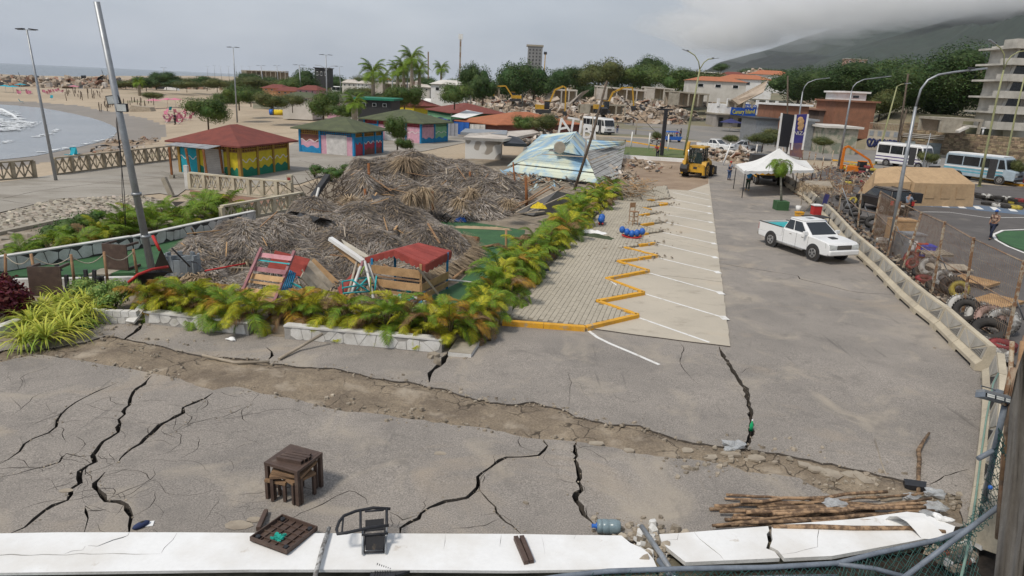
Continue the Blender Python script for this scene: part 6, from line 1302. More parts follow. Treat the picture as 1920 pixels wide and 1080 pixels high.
lamp_post('street_lamp','tall yellow green double arm lamp crossing the stone wall at right',None,[(1836,350),(1848,288),(1868,190),(1882,131)],[[(1882,131),(1883,102),(1876,90),(1864,81)],[(1882,131),(1888,116),(1896,105),(1910,97),(1925,95)]],.13,M_yp)
lamp_post('street_lamp','yellow green lamp pole in front of the leaning apartment block',None,[(1880,340),(1889,288),(1905,210),(1922,140)],[[(1922,140),(1926,120),(1940,110)]],.12,M_yp)
lamp_post('street_lamp','leaning yellow green pole with short arm left of the graffiti gate',None,[(1642,307),(1662,235),(1682,162)],[[(1682,162),(1690,158),(1698,157)]],.13,M_yp)
for a,c,r,m,lb in[((1476,287),(1477,142),.13,M_bark,'tall brown wooden pole beside the dark banner'),((1680,292),(1703,138),.15,M_bark,'tall brown wooden pole leaning in front of the stone wall'),((1676,298),(1700,205),.13,M_bark,'shorter brown pole crossing behind the tall leaning one'),((1540,262),(1552,202),.08,M_whited,'thin white pole beside the collapsed house'),((1722,345),(1745,250),.05,M_steel,'thin grey conduit pole by the purple minibus')]:
    pole(a,c,r,m,'utility_pole',lb,'pole')
# T headed lamps over the beach
def lampT(base,top,lb,z=-.1,w=1.5,r=.11,grp='T headed beach lamps',arms=False):
    p=W(*base,z);q=D(*top,p.y);t=thing('beach_lamp',lb,'street lamp',p,0,grp);part('pole',B().tube([(0,0,0),(q-p)*.5,q-p],[r,r*.8,r*.5],8),M_steel,t)
    part('crossbar',B().box(*(q-p),w,.05,.05),M_steel,t)
    for s_ in(-1,1):part('lamp_head',B().box((q-p).x+s_*w*.36,(q-p).y,(q-p).z+.05,w*.38,.3,.06,0,0,s_*.08),M_dark,t)
    if arms:
        m=(q-p)*.74
        for s_ in(-1,1):part('curved_arm',B().tube([m,m+Vector((s_*.5,0,.7)),m+Vector((s_*1.2,0,1.05)),m+Vector((s_*2.3,0,1.1))],.05,6),M_steel,t)
for i,(b_,t_,w,ar)in enumerate([((105,338),(50,56),1.5,0),((445,230),(437,89),1.8,0),((614,218),(611,103),1.9,1),((306,165),(307,127),2,0),((698,212),(700,122),2.0,0),((737,205),(735,118),2.1,0),((763,212),(764,126),2.0,0),((566,198),(561,122),2.4,0),((496,178),(489,123),2.6,0),((523,172),(519,123),2.6,0),((640,180),(636,125),2.6,0),((403,150),(402,123),3,0),((390,152),(389,124),3,0),((416,150),(413,124),3,0),((430,152),(428,124),3,0),((444,152),(442,124),3,0),((455,152),(453,124),3,0),((470,154),(468,124),3,0),((573,190),(574,128),3,1),((588,186),(590,130),3,1),((883,205),(882,150),2,0),((980,215),(978,138),.3,0)]):
    p_=W(*b_);lampT(b_,t_,'beach lamp with twin flat heads, %s'%['tallest, at far left over the surf','behind the yellow kiosk','central one with curved arms above the blue kiosk','small one on the far sand','thin one right of the royal palm','left one of the pair before the ruins','right one of the pair before the ruins','left of the blue kiosk roof','at the far left of the inflatable','behind the inflatable','right of the central lamp','second in the distant row','leftmost in the distant row','third in the distant row','fourth in the distant row','fifth in the distant row','sixth in the distant row','rightmost in the distant row','distant double armed one','farther double armed one','by the white ruin','bare green one before the big dark tree'][i],w=w*min(1.6,max(1,p_.y/90))*.8,r=.11*min(2.2,max(1,p_.y/90)),arms=ar,z=-.1)
# ================================================================ vehicles
M_wheelr=mat('alloy_rim',(.45,.45,.45),sc=2,rough=.35,metal=.7,bump=0)
def wheel(parent,x,y,r,w,M=None,rim=M_wheelr):
    b=B();s_=1 if y>0 else -1;b.tube([(x,y-w/2,r),(x,y-w/2+.03,r),(x,y+w/2-.03,r),(x,y+w/2,r)],[r*.9,r,r,r*.9],20);wl_=part('wheel',b,M_rubber,parent)
    b=B();yy=y+s_*w/2;b.tube([(x,yy-s_*.02,r),(x,yy+s_*.012,r)],r*.62,16)
    part('rim',b,rim,wl_);b=B()
    for k in range(5):a=k*1.2566;b.box(x+math.cos(a)*r*.36,yy+s_*.014,r+math.sin(a)*r*.36,r*.25,.02,r*.22,ry=-a)
    part('rim_gap',b,M_dark,wl_)
def faceq(P,u0,u1,v0,v1,off):
    a,b_,c,d=[Vector(p)for p in P];n=(b_-a).cross(d-a).normalized()*off
    f=lambda u,v:a.lerp(b_,u).lerp(d.lerp(c,u),v)+n
    return[f(u0,v0),f(u1,v0),f(u1,v1),f(u0,v1)]
def car_body(parent,paint,L_,W_,side_profile,cabin,wheels,wr,glass_cols=((.04,.46),(.52,.95)),bed=None,dark=False):
    """side_profile: lower body outline x,z ; cabin: (x0,x1,z0) base and (x2,x3,z1) top, top width"""
    b=B();h=W_/2;pts=[]
    for x,z in side_profile:pts.append((x,-h,z))
    b.ext(pts,(0,W_,0));bevel(part('body',b,paint,parent),.07)
    for x in wheels:
        for s_ in(-1,1):
            part('wheel_arch',B().tube([(x,s_*(h-.14),wr),(x,s_*(h+.006),wr)],wr*1.2,20),M_dark,parent);wheel(parent,x,s_*(h-.10),wr,.24)
    x0,x1,z0,x2,x3,z1,tw=cabin;bw,tp=h-.03,tw/2
    c=[(x0,-bw,z0),(x1,-bw,z0),(x1,bw,z0),(x0,bw,z0),(x2,-tp,z1),(x3,-tp,z1),(x3,tp,z1),(x2,tp,z1)]
    b=B();b.add(c,[(0,1,5,4),(1,2,6,5),(2,3,7,6),(3,0,4,7),(4,5,6,7)]);bevel(part('cabin',b,paint,parent),.05)
    r_=[c[4],c[5],c[6],c[7]];bevel(part('roof',B().ext([Vector(p)*1.0 for p in r_],(0,0,.06)),paint,parent),.045)
    for P in([c[0],c[1],c[5],c[4]],[c[2],c[3],c[7],c[6]]):
        cols=glass_cols if P[0]==c[0]else[(1-b1,1-a1)for a1,b1 in glass_cols]
        for a1,b1 in cols:part('side_window',B().ext(faceq(P,a1,b1,.12,.9,.002),(Vector(P[1])-Vector(P[0])).cross(Vector(P[3])-Vector(P[0])).normalized()*.012),M_glass,parent)
    for P,nm in(([c[1],c[2],c[6],c[5]],'windshield'),([c[3],c[0],c[4],c[7]],'rear_window')):
        part(nm,B().ext(faceq(P,.07,.93,.08,.92,.002),(Vector(P[1])-Vector(P[0])).cross(Vector(P[3])-Vector(P[0])).normalized()*.012),M_glass,parent)
def arc(x,r,z=0.0,n=6):return[(x-r*math.cos(math.pi*k/n),max(.38,z+r*math.sin(math.pi*k/n)))for k in range(n+1)]
def pickup(label,loc,rz,paint=None,detail=True,cargo=None,name='pickup_truck',grp=None):
    paint=paint or M_carw;t=thing(name,label,'pickup truck',loc,rz,grp)
    P=[(-2.55,.5),(-2.5,.42),(-1.95,.40),(-1.02,.40),(.62,.40),(1.14,.40),(2.06,.40),(2.45,.42),(2.56,.55),(2.54,.92),(2.40,1.04),(1.6,1.13),(1.0,1.14),(-.72,1.14),(-.74,.72),(-2.55,.72)]
    car_body(t,paint,5.1,1.8,P,(-.75,1.25,1.13,-.52,.42,1.70,1.38),(-1.5,1.55),.38,((.05,.38),(.42,.86)))
    b=B();b.bx(-2.55,-.75,-.9,-.84,.72,1.16).bx(-2.55,-.75,.84,.9,.72,1.16).bx(-2.56,-2.50,-.84,.84,.70,1.16);part('cargo_bed',b,paint,t)
    part('bed_liner',B().bx(-2.5,-.76,-.84,.84,.722,.74),M_dark,t);part('bed_rail',B().bx(-2.56,-.76,-.91,-.83,1.16,1.19).bx(-2.56,-.76,.83,.91,1.16,1.19),M_dark,t)
    if cargo:part('bed_cargo',B().bx(-2.3,-1.0,-.6,.7,.74,1.12),cargo,t)
    part('grille',B().bx(2.545,2.57,-.42,.42,.74,.94),M_dark,t)
    for z in(.79,.84,.89):part('grille_bar',B().bx(2.57,2.582,-.42,.42,z-.01,z+.01),M_chrome,t)
    for s_ in(-1,1):
        part('headlight',B().add([(2.30,s_*.905,.78),(2.575,s_*.86,.76),(2.575,s_*.46,.76),(2.575,s_*.46,.94),(2.52,s_*.88,.98),(2.25,s_*.905,1.02)],[(0,1,4,5),(1,2,3,4)]),M_lens,t);part('tail_light',B().bx(-2.57,-2.5,s_*.84-.06,s_*.84+.06,.75,1.1),M_red,t)
        part('mirror',B().box(.98,s_*1.0,1.24,.12,.22,.16),paint,t);part('door_handle',B().box(-.12,s_*.905,.98,.16,.02,.03),M_chrome,t);part('door_handle',B().box(.72,s_*.905,.98,.16,.02,.03),M_chrome,t)
        part('running_board',B().box(.0,s_*.93,.38,1.9,.14,.05),M_chrome,t);part('door_seam',B().box(.30,s_*.902,.77,.012,.004,.7).box(-.62,s_*.902,.77,.012,.004,.7).box(1.12,s_*.902,.8,.012,.004,.6),M_dark,t)
        part('fog_light',B().tube([(2.57,s_*.62,.55),(2.60,s_*.62,.55)],.055,10),M_lens,t)
    bevel(part('front_bumper',B().box(2.55,0,.58,.16,1.78,.26),paint,t),.06);part('rear_bumper',B().box(-2.62,0,.52,.14,1.7,.14),M_chrome,t);part('number_plate',B().box(2.64,0,.56,.01,.34,.12),M_white,t);part('bonnet_scoop',B().box(1.75,0,1.125,.3,.36,.05,ry=.06),M_dark,t);part('roof_hatch',B().box(-.05,.1,1.766,.3,.3,.012),M_glass,t)
    return t
def vat(f,r,left=True,off=.80,xf=1.55,xr=-1.5):
    f,r=Vector((*W2(*f),0)),Vector((*W2(*r),0));d=(f-r).normalized();n=Vector((-d.y,d.x,0));o=f-d*xf+n*(off if left else -off);return(o.x,o.y,0),math.atan2(d.y,d.x)
lo,rz_=vat((1524,488),(1447,462));pickup('white crew cab pickup parked on the asphalt lane beside the barriers',lo,rz_,cargo=M_turq)
lo,rz_=vat((1352,286),(1264,276));pickup('white pickup behind the backhoe on the street',(*lo[:2],-.05),rz_,name='pickup_truck')
lo,rz_=vat((1372,284),(1425,288),left=True);pickup('silver pickup with roll bar behind the earth heap',(*lo[:2],-.05),rz_,col('silver_paint',(.48,.50,.53),rough=.3))
# dark suv seen from behind
M_suv=col('dark_brown_car_paint',(.035,.03,.03),rough=.25,bump=0);a,c=W(1632,400),W(1705,402);d=(c-a);t=thing('parked_car','dark wagon seen from behind in front of the beige tent','car',((a+c)/2+Vector((0,1.2,0))),R(90)+math.atan2(d.y,d.x))
car_body(t,M_suv,4.3,1.8,[(-2.1,.45),(1.9,.42),(2.1,.6),(2.0,.95),(1.2,1.05),(-2.1,1.1)],(-2.05,1.1,1.06,-1.8,.4,1.68,1.42),(-1.3,1.35),.36)
for s_ in(-1,1):part('tail_light',B().bx(-2.13,-2.08,s_*.78-.1,s_*.78+.1,.75,1.05),M_red,t)
part('number_plate',B().box(-2.12,-.05,.72,.02,.5,.14),M_white,t);part('rear_bumper',B().box(-2.12,0,.5,.14,1.78,.2),M_suv,t);part('roof_rail',B().bar((-1.7,-.62,1.78),(.3,-.62,1.78),.04).bar((-1.7,.62,1.78),(.3,.62,1.78),.04),M_blk,t)
solo('open_tailgate_box',B().box(0,0,1.05,.6,.6,.7),M_blk,'black equipment case right of the dark wagon','case',loc=(*W2(1712,398),0))
def bus(label,front,rear,L_,H_,paint,left=True,hood=0.0,roofm=None,strip_=None,W_=2.2,nwin=4,name='minibus',z=-.05,wrad=.42,door=True):
    f,r=W(*front,z),W(*rear,z);d=(f-r);d.z=0;Lr=d.length;d.normalize();n=Vector((-d.y,d.x,0));o=(f+r)/2+n*(W_/2 if left else -W_/2);t=thing(name,label,'bus',(o.x,o.y,z),math.atan2(d.y,d.x));h=W_/2;l=L_/2;zb=.42;belt=H_*.54;fx=l-hood
    P=[(-l,zb),(l,zb),(l,belt*.85),(l-.1,belt*.92)]+([(fx,belt)]if hood else[])+[(fx-.35,H_-.25),(fx-.55,H_-.1),(-l+.12,H_-.1),(-l,H_-.3)]
    bevel(part('body',B().ext([(x,-h,zz)for x,zz in P],(0,W_,0)),paint,t),.12);part('roof',B().bx(-l+.15,fx-.6,-h+.12,h-.12,H_-.1,H_),roofm or paint,t)
    s=(fx-.9+l-.25)/nwin
    for sd in(-1,1):
        for i in range(nwin):
            x0=-l+.22+i*s;part('side_window',B().bx(x0,x0+s-.1,sd*h-.012,sd*h+.012,belt+.02,H_-.32),M_glass,t)
        part('front_side_window',B().ext([(fx-.85,sd*(h+.012),belt+.02),(fx-.12,sd*(h+.012),belt+.02),(fx-.42,sd*(h+.012),H_-.35),(fx-.85,sd*(h+.012),H_-.35)],(0,-sd*.02,0)),M_glass,t)
        for x in(-l*.55,l*.62):part('wheel_arch',B().tube([(x,sd*(h-.1),wrad),(x,sd*(h+.008),wrad)],wrad*1.2,18),M_dark,t);wheel(t,x,sd*(h-.12),wrad,.26)
        part('headlight',B().box(l+.005,sd*(h-.3),belt*.62,.04,.3,.2),M_lens,t)
        if strip_:
            for k,(zz,m)in enumerate(strip_):part('stripe',B().bx(-l+.02,fx-.3,sd*h-.008,sd*h+.008,zz,zz+.12),m,t)
    if door:part('door',B().bx(fx-1.75,fx-.98,(-1 if left else 1)*h-.02,(-1 if left else 1)*h+.02,.5,H_-.35),M_dark,t)
    part('windshield',B().ext([(fx+.012 if not hood else fx-.0,-h+.12,belt+.04),(fx+.012 if not hood else fx,h-.12,belt+.04),(fx-.33,h-.2,H_-.32),(fx-.33,-h+.2,H_-.32)],(.02,0,.01)),M_glass,t)
    part('bumper',B().box(l+.05,0,.5,.14,W_,.25),M_dark,t);part('grille',B().box(l+.01,0,belt*.62,.03,W_*.4,.22),M_dark,t);return t
bus('white passenger bus with dark windows behind the fallen letters',(1146,256),(1078,246),7.4,2.9,M_carw,left=True,nwin=5)
bus('white minibus with purple swirl stripes behind the tyre heap',(1745,322),(1634,308),7.0,2.9,M_carw,hood=.9,strip_=[(.75,col('bus_purple',(.06,.03,.18))),(.98,M_white),(1.12,col('bus_purple',(.06,.03,.18)))],nwin=3)
bus('pale blue and white old minibus beside the beige tent',(1893,348),(1770,332),7.2,2.8,col('faded_blue_paint',(.36,.44,.50)),hood=.9,roofm=M_white,strip_=[(1.1,col('bus_cyan',(.10,.36,.46))),(.8,col('bus_cyan',(.10,.36,.46))),(1.3,M_white)],nwin=3)
bus('dark red bus cut by the right picture edge',(2020,372),(1910,350),7,2.9,col('dark_red_paint',(.20,.03,.03)),nwin=4)
bus('small white van in the far street left of the palms',(646,179),(625,178),7,4,M_carw,nwin=3,name='van',W_=3);bus('white box van far behind near the ruins',(1335,208),(1252,196),10,3.4,M_carw,nwin=1,name='van',W_=2.5)
t=thing('water_truck','white water tank truck behind the yellow kiosk','truck',(*W2(798,208),0));part('tank',B().tube([(-2,0,2.2),(-1.9,0,2.2),(3.3,0,2.2),(3.4,0,2.2)],[.8,1.15,1.15,.8],16),M_white,t);part('cab',B().ext([(-4.4,-1.1,.6),(-2.3,-1.1,.6),(-2.3,-1.1,2.5),(-3.9,-1.1,2.5),(-4.4,-1.1,1.6)],(0,2.2,0)),M_carw,t);part('window',B().box(-3.4,-1.12,2.0,.9,.02,.6),M_glass,t)
for x in(-3.4,1.2,2.6):wheel(t,x,-1,.5,.3)
# auto rickshaws
def rickshaw(px,py,rz,lb,mat_):
    t=thing('rickshaw',lb,'rickshaw',(*W2(px,py),-.05),rz);part('body',B().ext([(-1.2,-.6,.35),(1.0,-.6,.35),(1.3,-.6,.9),(-1.2,-.6,.9)],(0,1.2,0)),mat_,t);part('canopy',B().ext([(-1.2,-.62,1.55),(.8,-.62,1.6),(.6,-.62,1.75),(-1.1,-.62,1.75)],(0,1.24,0)),mat_,t)
    for x in(-1.15,-.1,.75):
        for y in(-.58,.58):part('canopy_post',B().bar((x,y,.9),(x*.9,y,1.6),.05),M_dark,t)
    part('seat',B().box(-.6,0,1.0,.7,1.0,.4),M_dark,t);wheel(t,-.8,-.6,.26,.12);wheel(t,-.8,.6,.26,.12);wheel(t,1.0,.05,.26,.12)
rickshaw(1262,266,.1,'blue tarpaulin covered rickshaw behind the black pole',M_blue);rickshaw(1418,256,.3,'dark blue rickshaw under the navy umbrellas',col('navy_paint',(.03,.03,.09)));rickshaw(830,242,0,'small blue cart beside the green striped kiosk',M_blue)
t=thing('motorcycle','parked dark motorcycle left of the black pole','motorcycle',(*W2(1228,270),0),.1)
for x in(-.65,.65):part('wheel',B().ring((x,0,.32),.27,.05,'Y',16,6),M_rubber,t)
part('frame',B().tube([(-.65,0,.32),(-.2,0,.55),(.35,0,.7),(.65,0,.32)],.06,6),M_dark,t);part('seat',B().box(-.25,0,.82,.7,.25,.1),M_blk,t);part('tank',B().ball((.2,0,.85),.2,8,sq=(1.3,.7,.7)),M_red,t);part('handlebar',B().tube([(.45,-.35,1.1),(.4,0,1.0),(.45,.35,1.1)],.025,5),M_dark,t)
# ================================================================ construction machines
M_cat=mat('machine_yellow',(.60,.34,.03),(.42,.24,.04),sc=2,rough=.5,bump=.05);layer(M_cat,(.16,.10,.06),2,.58,.7,.6)
def poly_box(pts,y0,w,b=None):b=b or B();return b.ext([(x,y0,z)for x,z in pts],(0,w,0))
t=thing('backhoe_loader','yellow backhoe loader seen from behind on the dirt','backhoe',(*W2(1307,331),.02),R(60));bh=t
# local +x forward (away from camera)
for x,r,w,yy in((-.85,.74,.48,.92),(1.45,.52,.34,.92)):
    for s_ in(-1,1):
        wheel(t,x,s_*yy,r,w,rim=M_cat);b=B()
        for k in range(18):a=k*.349;b.box(x+math.cos(a)*r,s_*yy,r+math.sin(a)*r,.06,w,.09,ry=-a)
        tag(part('tyre_lugs',b,M_rubber,t),kind='stuff')
part('chassis',B().bx(-1.5,1.9,-.42,.42,.62,1.05),M_cat,t);part('bonnet',poly_box([(.35,1.05),(2.0,1.05),(2.0,1.45),(.35,1.75)],-.42,.84),M_cat,t)
for s_ in(-1,1):part('mudguard',poly_box([(-1.65,1.1),(-1.45,1.52),(-.3,1.55),(-.1,1.2)],s_*.92-.22,.44),M_cat,t)
cab_=part('cab_frame',B().bx(-1.3,.3,-.72,.72,1.05,1.3),M_cat,t)
for x,y in((-1.25,-.68),(-1.25,.68),(.25,-.68),(.25,.68),(-.5,-.7),(-.5,.7)):part('cab_pillar',B().bar((x,y,1.3),(x*.92,y*.95,2.75),.08),M_dark,t)
part('cab_roof',B().bx(-1.5,.45,-.8,.8,2.75,2.9),M_cat,t);part('cab_glass',B().bx(-1.2,.2,-.64,.64,1.3,2.74),mat('cab_glass',(.05,.08,.08),sc=1,rough=.1,bump=0,alpha=.55),t);part('operator_seat',B().box(-.4,0,1.5,.5,.5,.5).box(-.2,0,1.95,.12,.5,.6),M_blk,t)
part('rear_frame',B().bx(-1.75,-1.5,-.95,.95,.55,1.25),M_cat,t)
for s_ in(-1,1):part('stabiliser',B().bar((-1.68,s_*.95,1.2),(-1.72,s_*1.05,.32),.2),M_cat,t);part('stabiliser_pad',B().box(-1.72,s_*1.05,.28,.35,.3,.08),M_dark,t)
part('boom',B().ext([(-1.8,.50,1.1),(-2.15,.50,1.25),(-2.25,.50,2.3),(-1.95,.50,3.25),(-1.72,.50,3.3),(-1.9,.50,2.2)],(0,.26,0)),M_cat,t)
part('dipper',B().ext([(-2.0,.53,3.2),(-1.78,.53,3.2),(-2.3,.53,1.2),(-2.55,.53,1.2)],(0,.2,0)),M_cat,t);part('hydraulic_ram',B().tube([(-2.0,.46,1.3),(-2.2,.46,2.6)],.06,8),M_chrome,t)
part('rear_bucket',B().ext([(-2.6,.3,1.25),(-2.1,.3,1.3),(-2.0,.3,.75),(-2.5,.3,.55),(-2.75,.3,.9)],(0,.65,0)),M_dark,t)
part('loader_bucket',B().ext([(2.3,-1.15,.1),(3.1,-1.15,.06),(2.6,-1.15,.2),(2.5,-1.15,.9),(2.3,-1.15,.9)],(0,2.3,0)),M_dark,t)
for s_ in(-1,1):part('loader_arm',B().ext([(.5,s_*.6,1.5),(.6,s_*.6,1.75),(1.9,s_*.6,1.35),(2.4,s_*.6,.6),(2.25,s_*.6,.45),(1.7,s_*.6,1.1)],(0,s_*.14,0)),M_cat,t)
for s_ in(-1,1):part('work_lamp',B().box(-1.52,s_*.5,2.68,.08,.2,.14),M_lens,t);part('side_mirror',B().box(.3,s_*1.0,2.2,.05,.2,.3),M_blk,t)
part('number_panel',B().box(-1.76,-.2,.95,.02,.35,.2),M_dark,t)
def excavator(label,px,py,Y,s,rz,boom,m=None,z=None,cat='excavator'):
    p=D(px,py,Y);t=thing('excavator',label,cat,p,rz);t.scale=(s,s,s);m=m or M_cat
    for s_ in(-1,1):part('track',B().ext([(-1.9,s_*1.1-.25,.15),(-1.6,s_*1.1-.25,0),(1.6,s_*1.1-.25,0),(1.9,s_*1.1-.25,.15),(1.9,s_*1.1-.25,.6),(1.6,s_*1.1-.25,.8),(-1.6,s_*1.1-.25,.8),(-1.9,s_*1.1-.25,.6)],(0,.5,0)),M_dark,t)
    part('house',B().ext([(-2.0,-1.2,.95),(1.4,-1.2,.95),(1.4,-1.2,1.9),(-2.0,-1.2,2.0)],(0,2.4,0)),m,t);part('cab',B().bx(.2,1.5,-1.25,-.2,1.0,2.9),M_glass,t);part('cab_roof',B().bx(.15,1.55,-1.28,-.17,2.9,3.0),m,t)
    q=[Vector((x,0,z_))for x,z_ in boom]
    for i in range(len(q)-1):part('boom' if i==0 else 'stick',B().bar(q[i],q[i+1],.3,.42 if i<2 else .32,up=(0,0,1)),m,t)
    e=q[-1];part('bucket',B().ext([(e.x-.5,-.6,e.z),(e.x+.4,-.6,e.z+.1),(e.x+.5,-.6,e.z-.7),(e.x,-.6,e.z-1.0),(e.x-.6,-.6,e.z-.6)],(0,1.2,0)),M_dark,t);return t
excavator('yellow excavator with raised curved boom left of the bus',1018,212,150,.86,0,[(1.2,1.8),(2.6,5.6),(4.6,6.6),(5.3,6.2),(5.4,.6)])
excavator('yellow excavator digging at the middle of the rubble',1128,212,150,.86,.1,[(1.2,1.8),(2.4,5.0),(4.8,6.2),(7.2,6.4),(7.9,2.0)])
excavator('far yellow excavator with its boom straight up',1018,165,290,1.0,R(80),[(1.2,1.8),(1.4,8),(1.6,14)]);excavator('orange excavator at the left rim of the rubble',966,190,190,.8,3.1,[(1.2,1.8),(3.4,4.8),(6.4,4.6),(7.4,1.2)])
excavator('small orange excavator arm behind the tyres',1600,331,78,.6,0,[(-2.6,.8),(-2.6,5.2),(-1.9,5.5),(2.4,3.2),(3.4,1.6)],col('orange_paint',(.70,.20,.02)))
t=thing('wheel_loader','yellow wheel loader beside the Canary Island building','wheel loader',(*W2(1330,220),0),R(185));part('body',B().ext([(-2.6,-.9,.8),(2.0,-.9,.8),(2.0,-.9,1.6),(-.2,-.9,1.8),(-2.6,-.9,2.0)],(0,1.8,0)),M_cat,t);part('cab',B().bx(-.4,1.0,-.8,.8,1.7,3.2),M_glass,t);part('cab_roof',B().bx(-.5,1.1,-.85,.85,3.2,3.35),M_cat,t)
for x in(-1.8,1.5):
    for y in(-1,1):wheel(t,x,y,.8,.5,rim=M_cat)
part('loader_arm',B().bar((1.4,.5,1.7),(3.6,.5,.7),.3).bar((1.4,-.5,1.7),(3.6,-.5,.7),.3),M_cat,t);part('bucket',B().ext([(3.4,-1.3,.1),(4.6,-1.3,.1),(3.9,-1.3,.4),(3.8,-1.3,1.4),(3.4,-1.3,1.4)],(0,2.6,0)),M_dark,t)
# ================================================================ white canopy tent and what is under it
A_,D_,B_=W(1391,371),W(1375,354),W(1517,366);C_r=B_+(D_-A_);C_r=W(1504,343)
t=thing('canopy_tent','white pyramid canopy tent with scalloped edge on thin black legs','tent',A_);cs_=[A_,B_,C_r,D_];cn=sum(cs_,Vector())/4;e=[c-A_+Vector((0,0,2.05))for c in cs_];e=[cn-A_+Vector((0,0,2.05))+(v-(cn-A_+Vector((0,0,2.05))))*1.03 for v in e];ap=cn-A_+Vector((0,0,3.55));M_tent=mat('white_tent_fabric',(.78,.77,.74),(.70,.69,.66),sc=1,bump=.1,rough=.7)
for i in range(4):
    a,c=e[i],e[(i+1)%4];n=10;vs=[];
    for k in range(n+1):
        for j in range(n+1-0):
            u,v=k/n,j/n;p=a.lerp(c,u).lerp(ap,v)+Vector((0,0,-.28*math.sin(math.pi*v)+.03*math.sin(u*20+v*8)*(1-v)));vs.append(p)
    part('roof_panel',B().add(vs,[(k*(n+1)+j,(k+1)*(n+1)+j,(k+1)*(n+1)+j+1,k*(n+1)+j+1)for k in range(n)for j in range(n)],0,True),M_tent,t)
    b=B();m_=12
    for k in range(m_):p,q=a.lerp(c,k/m_),a.lerp(c,(k+1)/m_);mm=(p+q)/2;b.add([p,q,q-Vector((0,0,.16)),mm-Vector((0,0,.26)),p-Vector((0,0,.16))],[(0,1,2,3,4)])
    part('scalloped_valance',b,M_tent,t)
for c in cs_+[W(1489,362)]:part('tent_leg',B().tube([c-A_,c-A_+Vector((0,0,2.1))],.035,6),M_blk,t)
t=thing('flatbed_truck','yellow framed flatbed truck loaded with junk under the canopy','truck',(*W2(1428,342),0),R(-100));part('bed',B().bx(-2.2,2.6,-.9,1.5,.95,1.15),M_yel,t);part('chassis',B().bx(-2.0,2.2,-.3,.9,.6,.9),M_dark,t);part('cab',B().bx(-4.0,-2.4,-.8,1.4,.7,2.3),M_dark,t)
for x in(-1.4,.9,1.9):wheel(t,x,-.75,.45,.3);wheel(t,x,1.35,.45,.3)
part('rear_light_bar',B().bx(-.2,2.4,-.95,-.9,.7,.8),M_yel,t)
b=B()
for _ in range(60):chunk(b,(random.uniform(-2,2.4),random.uniform(-.6,1.2),1.15),random.uniform(.15,.4),random.choice((0,1,2)),.6)
tag(part('junk_load',b,[M_steel,M_dark,M_white],t),kind='stuff')
t=thing('potted_palm','palm with a ringed slender trunk growing from a green cube planter','palm',(*W2(1463,393),0));part('planter',B().bx(-.42,.42,-.42,.42,0,.62),col('green_planter',(.05,.12,.05)),t);tp=D(1466,303,W(1463,393).y)-t.location;part('trunk',B().tube([(0,0,.5),tp*.55+Vector((-.05,0,.2)),tp],[.09,.07,.08],8),mat('ringed_trunk',(.42,.40,.34),(.2,.19,.15),sc=9),t)
for i in range(15):
    o=link('frond',random.choice(FR[0]),t,tp);o.scale=(1.35,)*3;o.rotation_euler=(0,R(15)+R(28)*(i%3),i*2.4)
crate_box(1530,407,1.5,.8,.04,M_dark,'black folding table by the barrier end',.2,'table','folding_table',None,.72)
for q in((1522,414),(1540,416),(1546,408),(1527,406)):pass
ft=[o for o in COL.objects if o.name=='folding_table'][0]
for x in(-.68,.68):
    for y in(-.34,.34):part('leg',B().bar((x,y,0),(x,y,-.72),.04),M_dark,ft)
t=crate_box(1529,402,.5,.42,.55,M_red,'red drinks cooler with white lid on the black table',.1,'cooler','cooler',M_white,.76);crate_box(1498,405,.5,.3,.22,M_yel,'yellow toolbox left of the black table',0,'toolbox','toolbox',M_yel);solo('bucket',B().tube([(0,0,0),(0,0,.38)],[.15,.19],12),M_white,'white bucket left of the black table','bucket',loc=(*W2(1496,396),0));crate_box(1542,418,.8,.35,.12,M_blue,'blue tray at the foot of the black table',.2,'tray','tray')
solo('blue_banner',B().ext([W(1541,385,.6),W(1548,388,.6),W(1556,366,1.5),W(1547,362,1.5)],(0,.02,0)),col('banner_blue',(.06,.06,.22)),'dark blue rolled banner leaning behind the cooler','banner')
t=thing('straw_shade','ragged straw shade on thin poles at the barrier end','shade',(*W2(1530,385),0));o7=t.location.copy();part('roof_net',B().add([W(1500,350,1.8)-o7,W(1562,352,1.9)-o7,W(1556,340,2.1)-o7,W(1512,338,2.0)-o7],[(0,1,2,3)]),M_woodg,t);b=B()
for _ in range(700):p=W(random.uniform(1500,1562),random.uniform(338,352),1.95)-o7;a=random.random()*6.28;q=p+Vector((math.cos(a)*.4,math.sin(a)*.3,-random.uniform(0,.7)));s_=Vector((.02,0,0));b.add([p-s_,p+s_,q],[(0,1,2)])
tag(part('straw',b,M_strawt,t),kind='stuff')
for a,c in(((1500,396),(1507,350)),((1512,372),(1516,345)),((1560,378),(1560,345)),((1507,398),(1542,358))):p=W(*a);part('pole',B().tube([p-o7,D(*c,p.y)-o7],.03,6),M_woodg,t)
# beige tent
M_can=mat('beige_canvas',(.46,.32,.185),(.40,.275,.16),sc=.8,bump=.15,bsc=4);A_,B_,E_=W(1706,386),W(1824,388),W(1636,378);t=thing('army_tent','beige frame tent at the edge of the kart track','tent',A_);o8=A_.copy()
u,v=B_-A_,(E_-A_);v=Vector((-1.4,4.4,0));z1,z2=1.75,2.75;a0,b0,c0,d0=Vector(),u,u+v,v;up=Vector((0,0,1));ins=lambda p,k:p+((u+v)/2-p)*k;rg0,rg1=v*.5+u*.03+up*z2,u*.97+v*.5+up*z2
a1,b1,c1,d1=[ins(p,.05)+up*z1 for p in(a0,b0,c0,d0)]
for nm,q in(('wall_panel',[a0,b0,b1,a1]),('wall_panel',[b0,c0,c1,b1]),('wall_panel',[c0,d0,d1,c1]),('wall_panel',[d0,a0,a1,d1])):part(nm,B().add(q,[(0,1,2,3)]),M_can,t)
